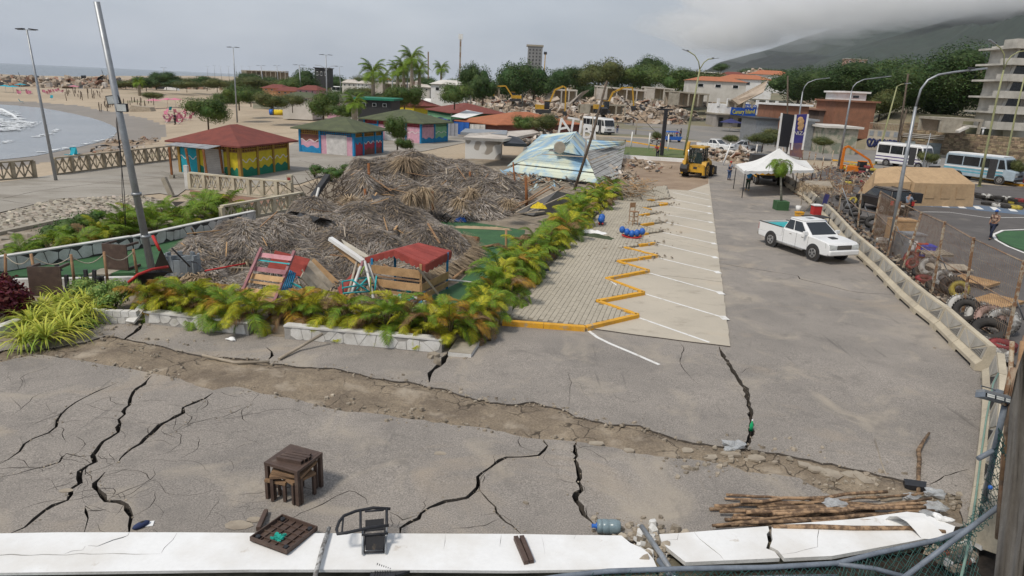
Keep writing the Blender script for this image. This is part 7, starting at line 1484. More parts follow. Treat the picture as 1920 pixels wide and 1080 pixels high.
part('roof_panel',B().add([a1,b1,rg1,rg0],[(0,1,2,3)]),M_can,t);part('roof_panel',B().add([d1,c1,rg1,rg0],[(3,2,1,0)]),M_can,t);part('gable_panel',B().add([a1,rg0,d1],[(0,1,2)]),M_can,t);part('gable_panel',B().add([b1,rg1,c1],[(2,1,0)]),M_can,t)
n_=u.cross(up).normalized()
for k in range(3):x=.2+k*.25;part('window_flap',B().ext([a0.lerp(b0,x).lerp(a1.lerp(b1,x),.35)+n_*.02,a0.lerp(b0,x+.15).lerp(a1.lerp(b1,x+.15),.35)+n_*.02,a0.lerp(b0,x+.15).lerp(a1.lerp(b1,x+.15),.9)+n_*.02,a0.lerp(b0,x).lerp(a1.lerp(b1,x),.9)+n_*.02],n_*.02),M_can,t)
p0,p1,p2,p3=a0+Vector((-.1,.3,0)),a0+Vector((-3.0,.6,0)),a0+Vector((-2.7,3.4,0)),d0
part('vestibule_wall',B().add([p0,p1,p1+up*1.5+Vector((.25,.1,0)),(p0+up*1.8)],[(0,1,2,3)]),M_can,t);part('vestibule_roof',B().add([p0+up*1.8,p1+up*1.5+Vector((.25,.1,0)),p1+Vector((1.0,1.6,2.5)),rg0],[(0,1,2,3)]),M_can,t);part('vestibule_wall',B().add([p1,p2,p1+Vector((1.0,1.6,2.5)),p1+up*1.5+Vector((.25,.1,0))],[(0,1,2,3)]),M_can,t)
# ================================================================ people
def skinned(name,verts,edges,radii,m,parent,root=0,sub=1):
    me=bpy.data.meshes.new(name);me.from_pydata(verts,edges,[]);me.materials.append(m);o=link(name,me,parent);sk=o.modifiers.new('skin','SKIN');sk.use_smooth_shade=True
    for i,r_ in enumerate(radii):me.skin_vertices[0].data[i].radius=(r_,r_)if not hasattr(r_,'__len__')else r_
    me.skin_vertices[0].data[root].use_root=True;s=o.modifiers.new('sub','SUBSURF');s.levels=s.render_levels=sub;return o
def person(px,py,label,shirt,trousers,rz=0,walk=0.0,arms=((.1,0),(.1,0)),cap=None,z=0,bend=0,shoes=None,vest=None):
    t=thing('person',label,'person',(*W2(px,py,z),z),rz);s=1;wl_=walk
    # +y faces forward
    hip,kneeL,kneeR=Vector((0,0,.93)),Vector((-.10,.12+wl_*.25,.50)),Vector((.10,-wl_*.10,.50));footL,footR=Vector((-.11,.02+wl_*.38,.07)),Vector((.11,-wl_*.42,.10))
    if not wl_:kneeL.y=.03;footL.y=0;kneeR.y=.03
    ch=Vector((0,bend*.35,1.32-bend*.08));nk=ch+Vector((0,.02+bend*.12,.17));hd=nk+Vector((0,.03+bend*.06,.15))
    def armp(sd,a):(sw,el)=a;sh=ch+Vector((sd*.19,0,.08));e=sh+Vector((sd*.06,math.sin(sw)*.28,-math.cos(sw)*.28));h=e+Vector((-sd*.03,math.sin(sw+el)*.25,-math.cos(sw+el)*.25));return sh,e,h
    sl,el_,hl=armp(-1,arms[0]);sr_,er,hr=armp(1,arms[1])
    V=[hip,Vector((0,bend*.15,1.1)),ch,nk,hd,hd+Vector((0,0,.10)),sl,el_,hl,hl+(hl-el_).normalized()*.09,sr_,er,hr,hr+(hr-er).normalized()*.09,Vector((-.09,0,.88)),kneeL,footL,footL+Vector((0,.17,-.03)),Vector((.09,0,.88)),kneeR,footR,footR+Vector((0,.17,-.03))]
    E=[(0,1),(1,2),(2,3),(3,4),(4,5),(2,6),(6,7),(7,8),(8,9),(2,10),(10,11),(11,12),(12,13),(0,14),(14,15),(15,16),(16,17),(0,18),(18,19),(19,20),(20,21)]
    rd=[.13,.12,.14,.055,.085,.075,.06,.042,.034,.028,.06,.042,.034,.028,.09,.06,.042,.03,.09,.06,.042,.03]
    skinned('body',V,E,rd,M_skin,t)
    skinned('shirt',[hip+Vector((0,0,.02)),V[1],ch,nk-Vector((0,0,.05)),sl,el_.lerp(sl,.25),sr_,er.lerp(sr_,.25)],[(0,1),(1,2),(2,3),(2,4),(4,5),(2,6),(6,7)],[.16,.145,.17,.07,.08,.062,.08,.062],shirt,t)
    if vest:skinned('vest',[hip+Vector((0,0,.06)),V[1],ch],[(0,1),(1,2)],[.175,.16,.185],vest,t)
    skinned('trousers',[hip,Vector((-.09,0,.86)),kneeL,footL+Vector((0,0,.03)),Vector((.09,0,.86)),kneeR,footR+Vector((0,0,.03))],[(0,1),(1,2),(2,3),(0,4),(4,5),(5,6)],[.15,.11,.078,.062,.11,.078,.062],trousers,t)
    b=B()
    for f in(footL,footR):b.ball(f+Vector((0,.07,-.03)),.1,8,sq=(.5,1.3,.5))
    part('shoes',b,shoes or M_blk,t);b=B();b.ball(hd+Vector((0,-.012,.055)),.105,10,sq=(.95,1.05,.95));b.v=[v for v in b.v];
    if cap:b.box(hd.x,hd.y+.12,hd.z+.06,.14,.14,.015)
    part('cap' if cap else 'hair',b,cap or M_blk,t)
    b=B();b.ball(hd+Vector((0,.095,0.0)),.016,6);b.ball(hd+Vector((-.035,.08,.02)),.01,5,1);b.ball(hd+Vector((.035,.08,.02)),.01,5,1);part('face',b,[M_skin,M_blk],t);return t
M_den=col('denim',(.06,.10,.20));M_plaid=mat('checked_shirt',(.42,.30,.22),(.12,.07,.06),sc=9,contrast=(.45,.55));M_navy=col('navy_cloth',(.02,.025,.05));M_greys=col('grey_shirt',(.22,.27,.34));M_brown=col('khaki_brown',(.10,.075,.055))
person(1857,448,'man in checked shirt, dark trousers and blue cap walking on the kart track',M_plaid,M_navy,rz=2.2,walk=1.0,arms=((.5,.7),(-.3,.9)),cap=M_blue)
person(1697,408,'man in grey shirt looking at his phone beside the dark wagon',M_greys,M_brown,rz=-1.2,arms=((.5,1.0),(.6,1.0)))
person(1366,338,'man in a dark vest and jeans left of the canopy tent',M_greys,M_den,rz=-1.0,arms=((.4,1.2),(.5,1.1)),vest=M_navy,cap=M_red);person(1401,357,'worker in bright blue shirt and yellow boots under the canopy',col('bright_blue_shirt',(.02,.22,.50)),col('dark_green_trousers',(.03,.06,.04)),rz=2.6,arms=((2.6,.3),(2.4,.5)),shoes=M_yel)
person(1232,297,'worker in black and red bending beside the black pole',M_red,M_navy,rz=2.5,bend=.8,arms=((.6,.2),(.8,.1)),vest=M_blk);person(1239,291,'second worker in orange red beside the black pole',M_red,M_den,rz=1,bend=.3)
for i,(px,py,s_,tr2,lb)in enumerate([(1157,250,M_navy,M_den,'person in dark blue beside the white bus front'),(1187,236,M_brown,M_blk,'person in khaki standing on the street right of the bus'),(1268,262,M_red,M_den,'person in red beside the blue rickshaw'),(1275,260,M_blk,M_den,'person in black beside the blue rickshaw'),(1329,229,M_white,M_blk,'person in a white top by the wheel loader'),(1398,302,M_greys,M_den,'person in grey bending behind the canopy on the earth heap'),(329,234,M_navy,M_blk,'person in blue standing on the beach by the pink chairs'),(868,243,M_white,M_den,'vendor in white beside the orange stall')]):
    person(px,py,lb,s_,tr2,rz=i*1.3,z=-.1,arms=((.1,.2),(.3,.4)))
# ================================================================ objects at the near right corner
M_net=mat('green_wire',(.03,.10,.09),sc=3,rough=.5,bump=0)
rail=[W(*p,z)for p,z in[((960,1095),.45),((1050,1081),.45),((1140,1071),.45),((1290,1066),.45),((1440,1064),.45),((1570,1056),.45),((1640,1038),.5),((1760,1012),.6),((1825,988),.7)]]
t=thing('chain_link_fence','bent chain link fence with blue grey pipes sagging along the wall','fence',rail[4]);o9=rail[4].copy()
part('top_rail',B().tube([p-o9 for p in rail],.04,9),M_pipe,t);part('fallen_rail',B().tube([W(1570,1057,.45)-o9,W(1640,1066,.3)-o9,W(1700,1082,.25)-o9],.038,9),M_pipe,t);part('brace',B().tube([W(1685,1090,.5)-o9,W(1872,950,1.5)-o9],.04,9),M_pipe,t)
part('leaning_post',B().tube([D(1884,760,9.5)-o9,D(1868,830,9.6)-o9,W(1845,940,.6)-o9],.045,9),M_pipe,t);part('pipe_stub',B().tube([D(1868,842,9.7)-o9,D(1834,860,9.6)-o9],.04,9),M_pipe,t);part('lower_rail',B().tube([W(1200,1092,.3)-o9,W(1440,1082,.3)-o9,W(1570,1080,.2)-o9],.03,8),M_pipe,t)
def net(A,Bb,n,m,r=.006):
    """diamond mesh between two rails"""
    b=B()
    def at(P,u):u=min(max(u,0),1)*(len(P)-1);i=min(int(u),len(P)-2);return P[i].lerp(P[i+1],u-i)
    def g_(i,j):u=i/n;v=j/m;return at(A,u).lerp(at(Bb,u),v)+Vector((0,.03*math.sin(i*.9+j),.03*math.sin(i*1.3)))
    for i in range(n):
        for j in range(m):
            a_,c_=(g_(i,j),g_(i+1,j+1))if(i+j)%2==0 else(g_(i+1,j),g_(i,j+1));b.bar(a_,c_,r)
    return b
lowr=[p+Vector((0,-.45,-.75))for p in rail];b=net([p-o9 for p in rail],[p-o9 for p in lowr],190,18,.007);tag(part('wire_net',b,M_net,t),kind='stuff')
na=[D(1872,800,9.55),D(1858,860,9.75),W(1842,920,.9),W(1825,962,.75),W(1790,1000,.65),W(1735,1030,.55)];nb_=[D(1882,820,9.3),D(1888,880,9.3),W(1872,950,.9),W(1850,985,.7),W(1820,1010,.55),W(1760,1050,.35)]
tag(part('wire_net',net([p-o9 for p in na],[p-o9 for p in nb_],90,8,.007),M_net,t),kind='stuff')
t=thing('floodlight','grey finned floodlight on a pole above the right barriers','floodlight',D(1866,745,9.5));Mx=Matrix.Rotation(.22,4,'Y')@Matrix.Rotation(-.5,4,'X')
def mvp(nm,b,m):b.v=[tuple(Mx@Vector(v))for v in b.v];return part(nm,b,m,t)
mvp('housing',B().bx(-.25,.25,-.09,.09,-.055,.02),M_pipe,);mvp('glass',B().bx(-.235,.235,-.096,-.09,-.05,.012),M_glass)
for k in range(26):mvp('cooling_fin',B().bx(-.245+k*.0196,-.24+k*.0196,-.085,.09,.02,.06),M_steel)
for i in range(3):
    for j in range(2):mvp('led_lens',B().bx(-.21+i*.15,-.09+i*.15,-.1,-.096,-.045+j*.028,-.022+j*.028),M_lens)
mvp('bracket',B().tube([(-.2,.02,.02),(-.2,.05,.13),(.29,.05,.13),(.29,.0,-.02)],.010,6),M_steel);mvp('knuckle',B().box(.1,.06,.09,.12,.08,.1),M_pipe)
M_net2=mat('dark_shade_net',(.16,.145,.13),(.21,.195,.175),sc=4,bump=.4,bsc=40)
b=B();P=[((1905,700),(1925,640)),((1893,760),(1932,700)),((1888,840),(1935,780)),((1880,920),(1935,880)),((1872,1000),(1925,1000)),((1862,1095),(1915,1095))];vs=[]
for k,(a,c)in enumerate(P):
    for j in range(7):u=j/6;vs.append(D(a[0]+(c[0]-a[0])*u,a[1]+(c[1]-a[1])*u,9.1+.15*math.sin(j*1.9+k)))
b.add(vs,[(k*7+j,k*7+j+1,(k+1)*7+j+1,(k+1)*7+j)for k in range(5)for j in range(6)],0,True);solo('shade_net',b,M_net2,'dark shade netting hanging at the right picture edge','netting')
for i,(a,c,r,m)in enumerate([((1872,1010),(1902,690),.05,M_rust),((1880,900),(1920,640),.05,M_wood),((1890,800),(1925,630),.045,M_rust),((1896,780),(1932,650),.04,M_wood),((1882,760),(1898,640),.035,M_rpost)]):
    b=B();p,q=D(*a,9.25+i*.05),D(*c,9.6+i*.05);b.tube([p,p.lerp(q,.5)+Vector((random.uniform(-.04,.04),0,0)),q],r,7);solo('rusty_stake',b,m,'rusty brown stake at the right edge, %s of the bundle'%pos_words(i,5,''),'stake','rusty stakes at the right edge')
b=B()
for _ in range(140):p=W(random.gauss(1790,22),random.gauss(1035,16),random.uniform(-.5,.05));chunk(b,p,random.uniform(.06,.2),random.choice((0,0,1,2)))
solo('corner_rubble',b,[M_frag,M_whited,mat('red_brick',(.32,.10,.06),sc=4)],'rubble and torn board at the lower right corner','rubble',kind='stuff')
solo('blue_tie',B().ball((0,0,0),.04,6),M_blue,'small bright blue plastic tie on the green net','tie',loc=tuple(D(1857,914,9.6)))
# ================================================================ mountain, cloud, haze
M_mtn=mat('forested_mountain',(.020,.034,.026),(.036,.047,.035),sc=.0035,rough=1,bump=0,det=12,fine=.3,bsc=.03)
def ridge(name,prof_,Y0,Y1,foot_z,sd):
    xs=[p[0]for p in prof_];n=260;m=70;X=np.linspace(xs[0],xs[-1],n);T=np.interp(X,xs,[p[1]for p in prof_]);V=[]
    for i in range(n):
        top=D(X[i],T[i],Y1)
        for j in range(m):
            u=j/(m-1);y=Y0+(Y1-Y0)*u;x=top.x*(y/Y1);h=foot_z+(top.z-foot_z)*u**.85
            q=Vector((x*.0011,y*.0011,sd));r_=1-abs(noise.fractal(q,1.0,2.1,5))*1.6;V.append((x,y,h*(1-.34*(1-r_)*math.sin(math.pi*min(1,u*.98)))))
    ii=np.arange(n*m).reshape(n,m);F=np.stack([ii[:-1,:-1],ii[1:,:-1],ii[1:,1:],ii[:-1,1:]],-1).reshape(-1,4);tag(link(name,npmesh(name,np.array(V),F,M_mtn,None,True)),kind='structure')
ridge('mountain',[(1480,150),(1540,112),(1600,90),(1650,74),(1710,58),(1780,36),(1860,12),(1950,-30),(2300,-120)],1500,3600,8,3)
ridge('far_mountain',[(1250,172),(1310,140),(1350,116),(1420,98),(1500,72),(1600,40),(1750,0),(2300,-60)],3800,6200,10,9)
def vol(name,pts,m):tag(solo(name,pts,m,None,None),kind='stuff')
def volmat(name,dens,c,aniso=0,het=None):
    m=bpy.data.materials.new(name);m.use_nodes=True;t_=m.node_tree;t_.nodes.clear();v=N(t_,'ShaderNodeVolumePrincipled',_Density=dens,_Anisotropy=aniso);v.inputs['Color'].default_value=(*c,1);o=N(t_,'ShaderNodeOutputMaterial');t_.links.new(v.outputs[0],o.inputs['Volume']);return m
M_cl=volmat('cloud_vapour',.0011,(1,1,1));g_=random.Random(5);pm_=[]
for k in range(3):
    b=B();b.ball((0,0,0),1,28);b.v=[tuple(Vector(v)*(1+.5*fn(v[0]*1.6+k*9,v[1]*1.6+v[2],1.0,v[2]*2)))for v in b.v];pm_.append(b.mesh('low_cloud',M_cl))
for px,py,Y in[(1350,84,5600),(1420,66,5200),(1500,52,4800),(1580,40,4300),(1650,28,3900),(1730,16,3500),(1810,6,3200),(1900,0,3000),(2000,-4,2900),(1550,10,4800),(1700,-20,3900),(1850,-40,3400),(1400,20,5600)]:
    for _ in range(3):
        s_=Y/FPX;o=link('low_cloud',g_.choice(pm_),None,D(px+g_.uniform(-50,50),py-12+g_.uniform(-14,10),Y));o.scale=(g_.uniform(70,130)*s_,420,g_.uniform(18,34)*s_);o.rotation_euler=(0,g_.uniform(.0,.25),g_.uniform(-.2,.2));tag(o,kind='stuff')
M_hz=volmat('pale_haze',.000035,(.90,.94,1.0))
b=B();b.bx(-5200,7800,-60,7600,-7,1700);vol('haze',b,M_hz)
# ================================================================ trees
def unit_crown(seed,n,size,m,rz=1.0):
    V,F=leafball((0,0,0),1.0,n,size,1.0,seed,fr_=.66);a,c=V.min(0),V.max(0);V=(V-(a+c)/2)/((c-a)/2);V[:,:2]*=(1-.16*np.clip(-V[:,2:3],0,1));return npmesh('crown',V,F,m)
CR={k:[unit_crown(s_+20*i,8000,.042,m,.75)for s_ in(1,2,3)]for i,(k,m)in enumerate(dict(d=M_leafd,m=M_leafm,o=M_leafo).items())}
CB={k:unit_crown(77+i,34000,.02,m,.8)for i,(k,m)in enumerate(dict(d=M_leafd,m=M_leafm).items())}
def tree(px,pb,pt_,wpx,Y,k,lb,grp=None,big=0):
    p,q=D(px,pb,Y),D(px,pt_,Y);h=q.z-p.z;w=wpx/FPX*Y;t=thing('tree',lb,'tree',p,0,grp);c=link('crown',CB[k]if big else random.choice(CR[k]),t,(0,0,h*.50));c.rotation_euler.z=random.random()*6.28;c.scale=(w*.60,w*.60,h*.56)
    b=B();b.tube([(0,0,-1),(w*.01,0,h*.3),(0,0,h*.6)],[h*.035,h*.028,h*.015],7)
    for a in range(5):b.tube([(0,0,h*.25),(math.cos(a*1.3)*w*.25,math.sin(a*1.3)*w*.25,h*.6)],[h*.016,h*.006],5,cap=False)
    part('trunk',b,M_bark,t);return t
for a in[(1752,234,78,222,134,'d','huge broad dark green tree behind the stone wall',None,1),(1568,202,108,190,150,'d','wide dense tree left of the huge one',None,1),(1495,195,126,100,160,'d','dense tree behind the brick house at right'),(1838,215,112,84,160,'m','bright green tree between the huge tree and the apartment'),(1868,243,146,50,140,'d','dark tree right beside the leaning apartment'),(1662,186,110,78,190,'m','tree rising behind the gap right of the dense trees'),(1620,200,130,90,165,'d','tree filling behind the white roofed house'),
          (962,188,112,74,200,'d','large dark tree at the left rim of the rubble'),(1000,182,122,70,215,'d','dark tree below the grey tower block'),(1042,170,128,60,260,'d','low dark tree right of the tower block'),(1122,164,108,82,270,'o','olive broad tree above the rubble'),(1078,166,124,60,280,'d','dark tree left of the olive one'),(1165,165,124,54,280,'d','dark tree right of the olive one'),(1218,160,103,58,290,'d','tall round tree above the middle of the rubble'),(1205,168,120,80,270,'m','wide green tree below the tall round one'),(1262,178,126,80,235,'m','green tree leaning over the ruined houses'),(1316,176,130,90,240,'o','olive tree behind the double arm lamp'),(1352,134,118,33,480,'d','round isolated tree on the town ridge'),(1416,142,127,60,430,'d','dark tree among the ridge houses'),(1462,150,130,50,380,'d','dark tree right of the orange roofs'),(1648,220,165,60,128,'o','yellowish tree at the left foot of the huge tree'),
          (390,231,182,74,78,'m','round green sea grape bush behind the yellow kiosk'),(448,196,156,52,120,'m','green tree left of the inflatable'),(470,190,160,50,130,'m','second green tree left of the inflatable'),(512,204,172,62,112,'o','olive tree behind the inflatable'),(548,200,176,40,118,'o','small olive tree right of the inflatable'),(606,219,168,54,98,'m','dense green tree behind the blue kiosk roof'),(640,222,196,50,92,'m','bushy tree right of the blue kiosk roof'),(572,176,128,56,200,'d','dark tree left of the central beach lamp'),(548,178,146,50,190,'m','green tree left of the dark one'),(758,200,158,66,130,'m','round green tree before the white ruins'),(740,190,165,40,150,'m','small green tree left of the round one'),(852,194,154,62,118,'m','leafy green tree beside the white cart'),(888,182,116,52,175,'d','tall dark tree below the radio mast'),(905,190,140,50,160,'d','dark tree left of the rubble'),(660,188,168,60,160,'m','green tree amid the far kiosks'),(700,192,176,60,150,'o','olive shrub tree before the ruins'),
          (290,158,134,30,250,'d','dark bush tree behind the leaning lamp pole'),(318,156,134,44,250,'d','wide dark tree on the far sand'),(388,160,142,40,240,'d','dark bush on the far sand right'),(345,158,146,40,255,'o','low olive scrub on the far sand'),(1018,246,212,50,88,'o','yellow green bush left of the fallen letters'),(984,242,216,46,92,'m','green bush beside the orange roofed stall'),(1370,268,252,28,100,'o','grey green roadside bush by the white pickup'),(1430,272,246,60,95,'o','brownish oleander bush beside the navy umbrellas'),(1455,262,240,50,100,'o','brownish oleander bush left of the banner'),(1738,306,284,36,82,'o','thin oleander between the two minibuses'),(1908,330,298,30,72,'o','oleander right of the blue minibus'),(1232,262,246,20,102,'o','small dry bush behind the motorcycle'),(1545,275,256,40,92,'o','small bush before the collapsed house'),(1600,222,190,40,170,'m','green tree behind the white roof'),(745,262,216,44,66,'m','young tree in front of the mint kiosk'),(760,280,258,36,58,'m','leafy shrub right of the blue kiosk')]:
    tree(*a)
k=0
for x in range(470,1260,26):
    pb=162+(x-470)*.028;tree(x+random.randint(-8,8),pb+6,pb-random.uniform(14,28),random.uniform(40,66),random.uniform(330,480),random.choice('ddmo'),'far tree in the line behind the town, %s from the left'%pos_words(k,40,''),'far tree line behind the town');k+=1
for i,x in enumerate(range(236,580,19)):tree(x,163+(x%3)*2,151-(x%5)*2,46,205+(x%7)*12,'odo'[x%3],'low scrub bush on the far sand, %s from the left'%pos_words(i,30,''),'scrub bushes on the far sand')
for i,x in enumerate(range(425,905,21)):
    pb=(196,182,190,176,204)[i%5]-(6 if x>780 else 0);tree(x,pb,pb-22-(i*7)%11,42+(i*5)%16,W(x,pb).y,'mdomd'[i%5],'bushy tree among the far kiosks and ruins, %s from the left'%pos_words(i,30,''),'trees among the far kiosks')
for i,x in enumerate(range(1375,1660,30)):tree(x,158+(x-1375)*.03,138+random.uniform(-6,6),random.uniform(40,60),random.uniform(420,520),random.choice('ddm'),'tree on the ridge among the houses, %s from the left'%pos_words(i,12,''),'trees on the ridge')
def royal(px,pb,pt_,Y,lb,s=1.0):
    p,q=D(px,pb,Y),D(px,pt_,Y);h=q.z-p.z;t=thing('royal_palm',lb,'palm',p);part('trunk',B().tube([(0,0,-.5),(0,0,h*.45),(0,0,h*.82)],[.35,.42,.22],8),M_woodg,t)
    for i in range(18):o=link('frond',FR[0][i%3],t,(0,0,h*.80));o.scale=(3.9*s,)*3;o.rotation_euler=(0,R(-35+22*(i%4)),i*2.4)
for a in[(772,185,92,165,'tallest royal palm above the white ruins',1.1),(757,188,112,170,'shorter royal palm left of the tallest',1),(746,190,120,175,'third royal palm of the cluster',1),(786,186,118,172,'royal palm right of the tallest',.9),(700,195,122,150,'bushy royal palm left of the ruins',1.1),(827,160,122,260,'far royal palm beside the smoke',1.1),(720,175,138,200,'small palm right of the bushy palm',.8),(665,222,188,90,'short yellowish palm right of the central lamp',.55),(262,176,150,180,'ragged palm stub on the beach',.6)]:royal(*a[:5],s=a[5])
# ================================================================ rubble fields
M_rub=[mat('rubble_concrete',(.46,.375,.29),(.31,.25,.19),sc=.4,isl=.35,bump=.2,bsc=4),mat('rubble_white',(.58,.53,.47),(.42,.37,.32),sc=.5,isl=.25),mat('rubble_brick',(.34,.19,.13),(.25,.15,.11),sc=.5,isl=.3),mat('rubble_earth',(.36,.27,.19),(.25,.19,.135),sc=.3,bump=.8,bsc=2,det=9),M_dark]
def heap(px,py,rx,ry,h,n,s0,s1,zb=None,wts=(6,3,1,0,1)):
    x0,y0=W2(px,py);z0=gnd_at(x0,y0)if zb is None else zb;b=B();K=22;vs=[]
    if zb is None:h*=1.35
    def hz_(x,y):
        d=math.hypot((x-x0)/rx,(y-y0)/ry);return z0-.3+max(0,1-d)**.8*h*(.75+.5*fn(x,y,.13,px))+.35*fn(x,y,.6)
    for i in range(K+1):
        for j in range(K+1):x=x0+(i/K*2-1)*rx;y=y0+(j/K*2-1)*ry;vs.append((x,y,hz_(x,y)))
    b.add(vs,[(i*(K+1)+j,(i+1)*(K+1)+j,(i+1)*(K+1)+j+1,i*(K+1)+j+1)for i in range(K)for j in range(K)],3,False)
    for _ in range(n):
        r_=random.random()**.6;a=random.random()*6.28;x=x0+math.cos(a)*rx*r_;y=y0+math.sin(a)*ry*r_;s_=s0+(s1-s0)*random.random()**2.5;z=hz_(x,y);mi_=random.choices(range(5),wts)[0]
        if random.random()<.2:l=random.uniform(1,3.2)*s1/1.4;b.box(x,y,z+.3,l,random.uniform(.2,l*.7),.16,random.random()*3,random.uniform(-.6,.6),random.uniform(-.7,.7),mi_)
        elif random.random()<.05:b.bar((x,y,z),(x+random.uniform(-1,1)*s1,y,z+random.uniform(.6,1.5)*s1),.06*s1,mi=4)
        else:chunk(b,(x,y,z),s_,mi_,.8)
    solo('rubble_heap',b,M_rub,None,None,kind='stuff')
for a in[(940,222,11,9,3.2,420,.3,1.3),(975,212,12,10,3.5,420,.3,1.3),(1040,222,13,9,3.6,520,.3,1.3),(1095,222,12,9,4.6,520,.3,1.2),(1150,226,11,8,4.8,520,.3,1.2),(1195,228,13,8,5.0,560,.3,1.3),(1240,226,12,8,3.6,420,.3,1.2),(1290,218,14,8,2.6,320,.3,1.1),(960,200,20,15,5,500,.5,2),(1010,198,22,16,6.5,600,.5,2.1),(1075,196,26,18,11,750,.5,2.3),(1130,198,22,16,7.5,600,.5,2),(1185,200,22,16,6,520,.5,2),(1240,200,22,14,5,420,.5,1.8),(1300,204,18,12,3,300,.5,1.5),(780,190,18,14,6,340,.5,1.8),(680,176,26,20,5,260,.6,1.9),(1420,214,17,10,10.5,620,.4,1.7),(1365,214,12,8,4,260,.4,1.4),(1540,232,9,6,5.5,380,.3,1.3),(1500,240,8,5,2,200,.3,1.0),(1835,240,9,8,12,420,.4,1.4),(820,190,14,10,4,240,.4,1.5)]:heap(*a)
heap(1393,304,3.4,3.0,1.9,300,.1,.6,0,(3,3,1,3,0));heap(1345,294,4.5,2.2,.7,200,.1,.5,0);heap(1195,312,4.0,6.0,.45,320,.08,.35,0,(4,2,1,4,1));heap(962,268,6,4,1.3,260,.15,.8,0);heap(1150,330,2.4,4,.8,220,.08,.4,0);heap(1010,258,5,3,1.6,200,.2,.9,0)
for a in[(200,158,60,16,4.5,420,.8,2.6),(60,152,50,14,3.5,420,.8,2.6),(330,158,60,20,4,300,.6,2),(-60,152,50,14,3.5,300,.8,2.6),(450,158,60,24,4,260,.6,2)]:heap(*a,zb=-1.4,wts=(7,1,2,0,2))
heap(222,262,2.6,4,.3,110,.06,.22,-1.05);heap(252,248,3,4,.4,120,.06,.26,-1.05,(1,1,1,3,1))
# tilted beige roof slab, big slabs, ruined frames
for i,(q,z,lb)in enumerate([([(1372,186),(1440,150),(1432,172),(1385,196)],5,'huge tilted beige roof slab over the white parapet building'),([(1092,172),(1105,168),(1060,205),(1050,206)],5,'long white slab sliding down the central heap'),([(1020,188),(1045,180),(1050,186),(1024,194)],4,'broken pale slab left of the central heap')]):
    P=[D(x,y,(145,190,185)[i]+(8 if k in(1,)else 0))for k,(x,y)in enumerate(q)];solo('fallen_slab',B().ext(P,(0,.8,-.3)),M_rub[0 if i!=1 else 1],lb,'slab')
def ruin(px,py,wpx,hpx,n,lb,m=None,Y=None,fl=1,dep=6):
    p=W(px,py)if Y is None else D(px,py,Y);s_=p.y/FPX;w,h=wpx*s_,hpx*s_*(.72 if 900<px<1260 else 1);p.z-=.3;t=thing('ruined_building',lb,'ruin',p);m=m or M_rub[1];fh=h/fl
    for f in range(fl):
        part('floor_slab',B().box(0,dep/2,(f+1)*fh,w+.5,dep,.35,0,random.uniform(-.04,.04),random.uniform(-.05,.05)),m,t)
        for i in range(n+1):
            for y in(0,dep-.5):part('column',B().box(-w/2+w*i/n,y+.2,f*fh+fh/2,.35,.35,fh),m,t)
        part('back_wall',B().bx(-w/2,w/2,dep-.4,dep-.1,f*fh,(f+1)*fh-.2),M_rub[0],t)
        if w>5:part('wall_fragment',B().bx(-w/2,-w/2+w/n,-.1,.1,f*fh,(f+1)*fh-.2),m,t)
    return t
for a in[(1052,192,54,32,4,'white walled ruin with open bays on top of the rubble',None,215),(1165,186,90,28,5,'long ruined concrete frame right of the leaning pole',None,215),(1235,184,52,26,3,'white ruined block at the right of the rubble',None,225),(1130,212,80,22,5,'low grey ruin with flat slabs among the excavators',M_conc,170),(1290,196,70,22,4,'grey ruined ground floor before the orange roofs',M_conc,190),(1395,200,30,12,2,'dark open garage below the tilted slab',M_conc,160),(735,178,60,22,4,'white ruined terrace below the royal palms',None,230),(925,178,20,20,1,'ruin stub left of the dark tree',M_conc,200),(495,158,78,24,9,'unfinished concrete frame building on the far shore',M_conc,420),(1800,246,70,24,2,'half buried grey concrete room above the stone wall',M_conc,104)]:ruin(*a)
# ================================================================ houses
M_tile=mat('terracotta_tiles',(.46,.17,.08),(.36,.14,.08),sc=1.5,bump=.4,bsc=3);M_hw=mat('house_wall',(.66,.63,.58),(.52,.49,.44),sc=.3)
M_brk=mat('red_brick_wall',(.30,.14,.085),(.22,.11,.07),sc=1,bump=.3,bsc=6)
def house(px,pb,wpx,hpx,rpx,Y,wm,rm,lb,dep=8,nw=3,cat='house'):
    p=D(px,pb,Y);s_=Y/FPX;w,h,r_=wpx*s_,hpx*s_,rpx*s_;t=thing('house',lb,cat,p);part('wall',B().bx(-w/2,w/2,0,dep,-3,h),wm,t);o=.5
    if r_>.4:b=B();b.add([(-w/2-o,-o,h),(w/2+o,-o,h),(w/2+o,dep+o,h),(-w/2-o,dep+o,h),(-w/4,dep/2,h+r_),(w/4,dep/2,h+r_)],[(0,1,5,4),(1,2,5),(2,3,4,5),(3,0,4),(3,2,1,0)])
    else:b=B().bx(-w/2-o,w/2+o,-o,dep,h,h+.3)
    part('roof',b,rm,t)
    for i in range(nw):x=-w/2+w*(i+.6)/(nw+.2);f=part('window',B().box(x,-.03,h*.55,w/nw*.35,.08,h*.35),M_white,t);part('pane',B().box(x,-.09,h*.55,w/nw*.28,.04,h*.28),M_glass,f)
    return t
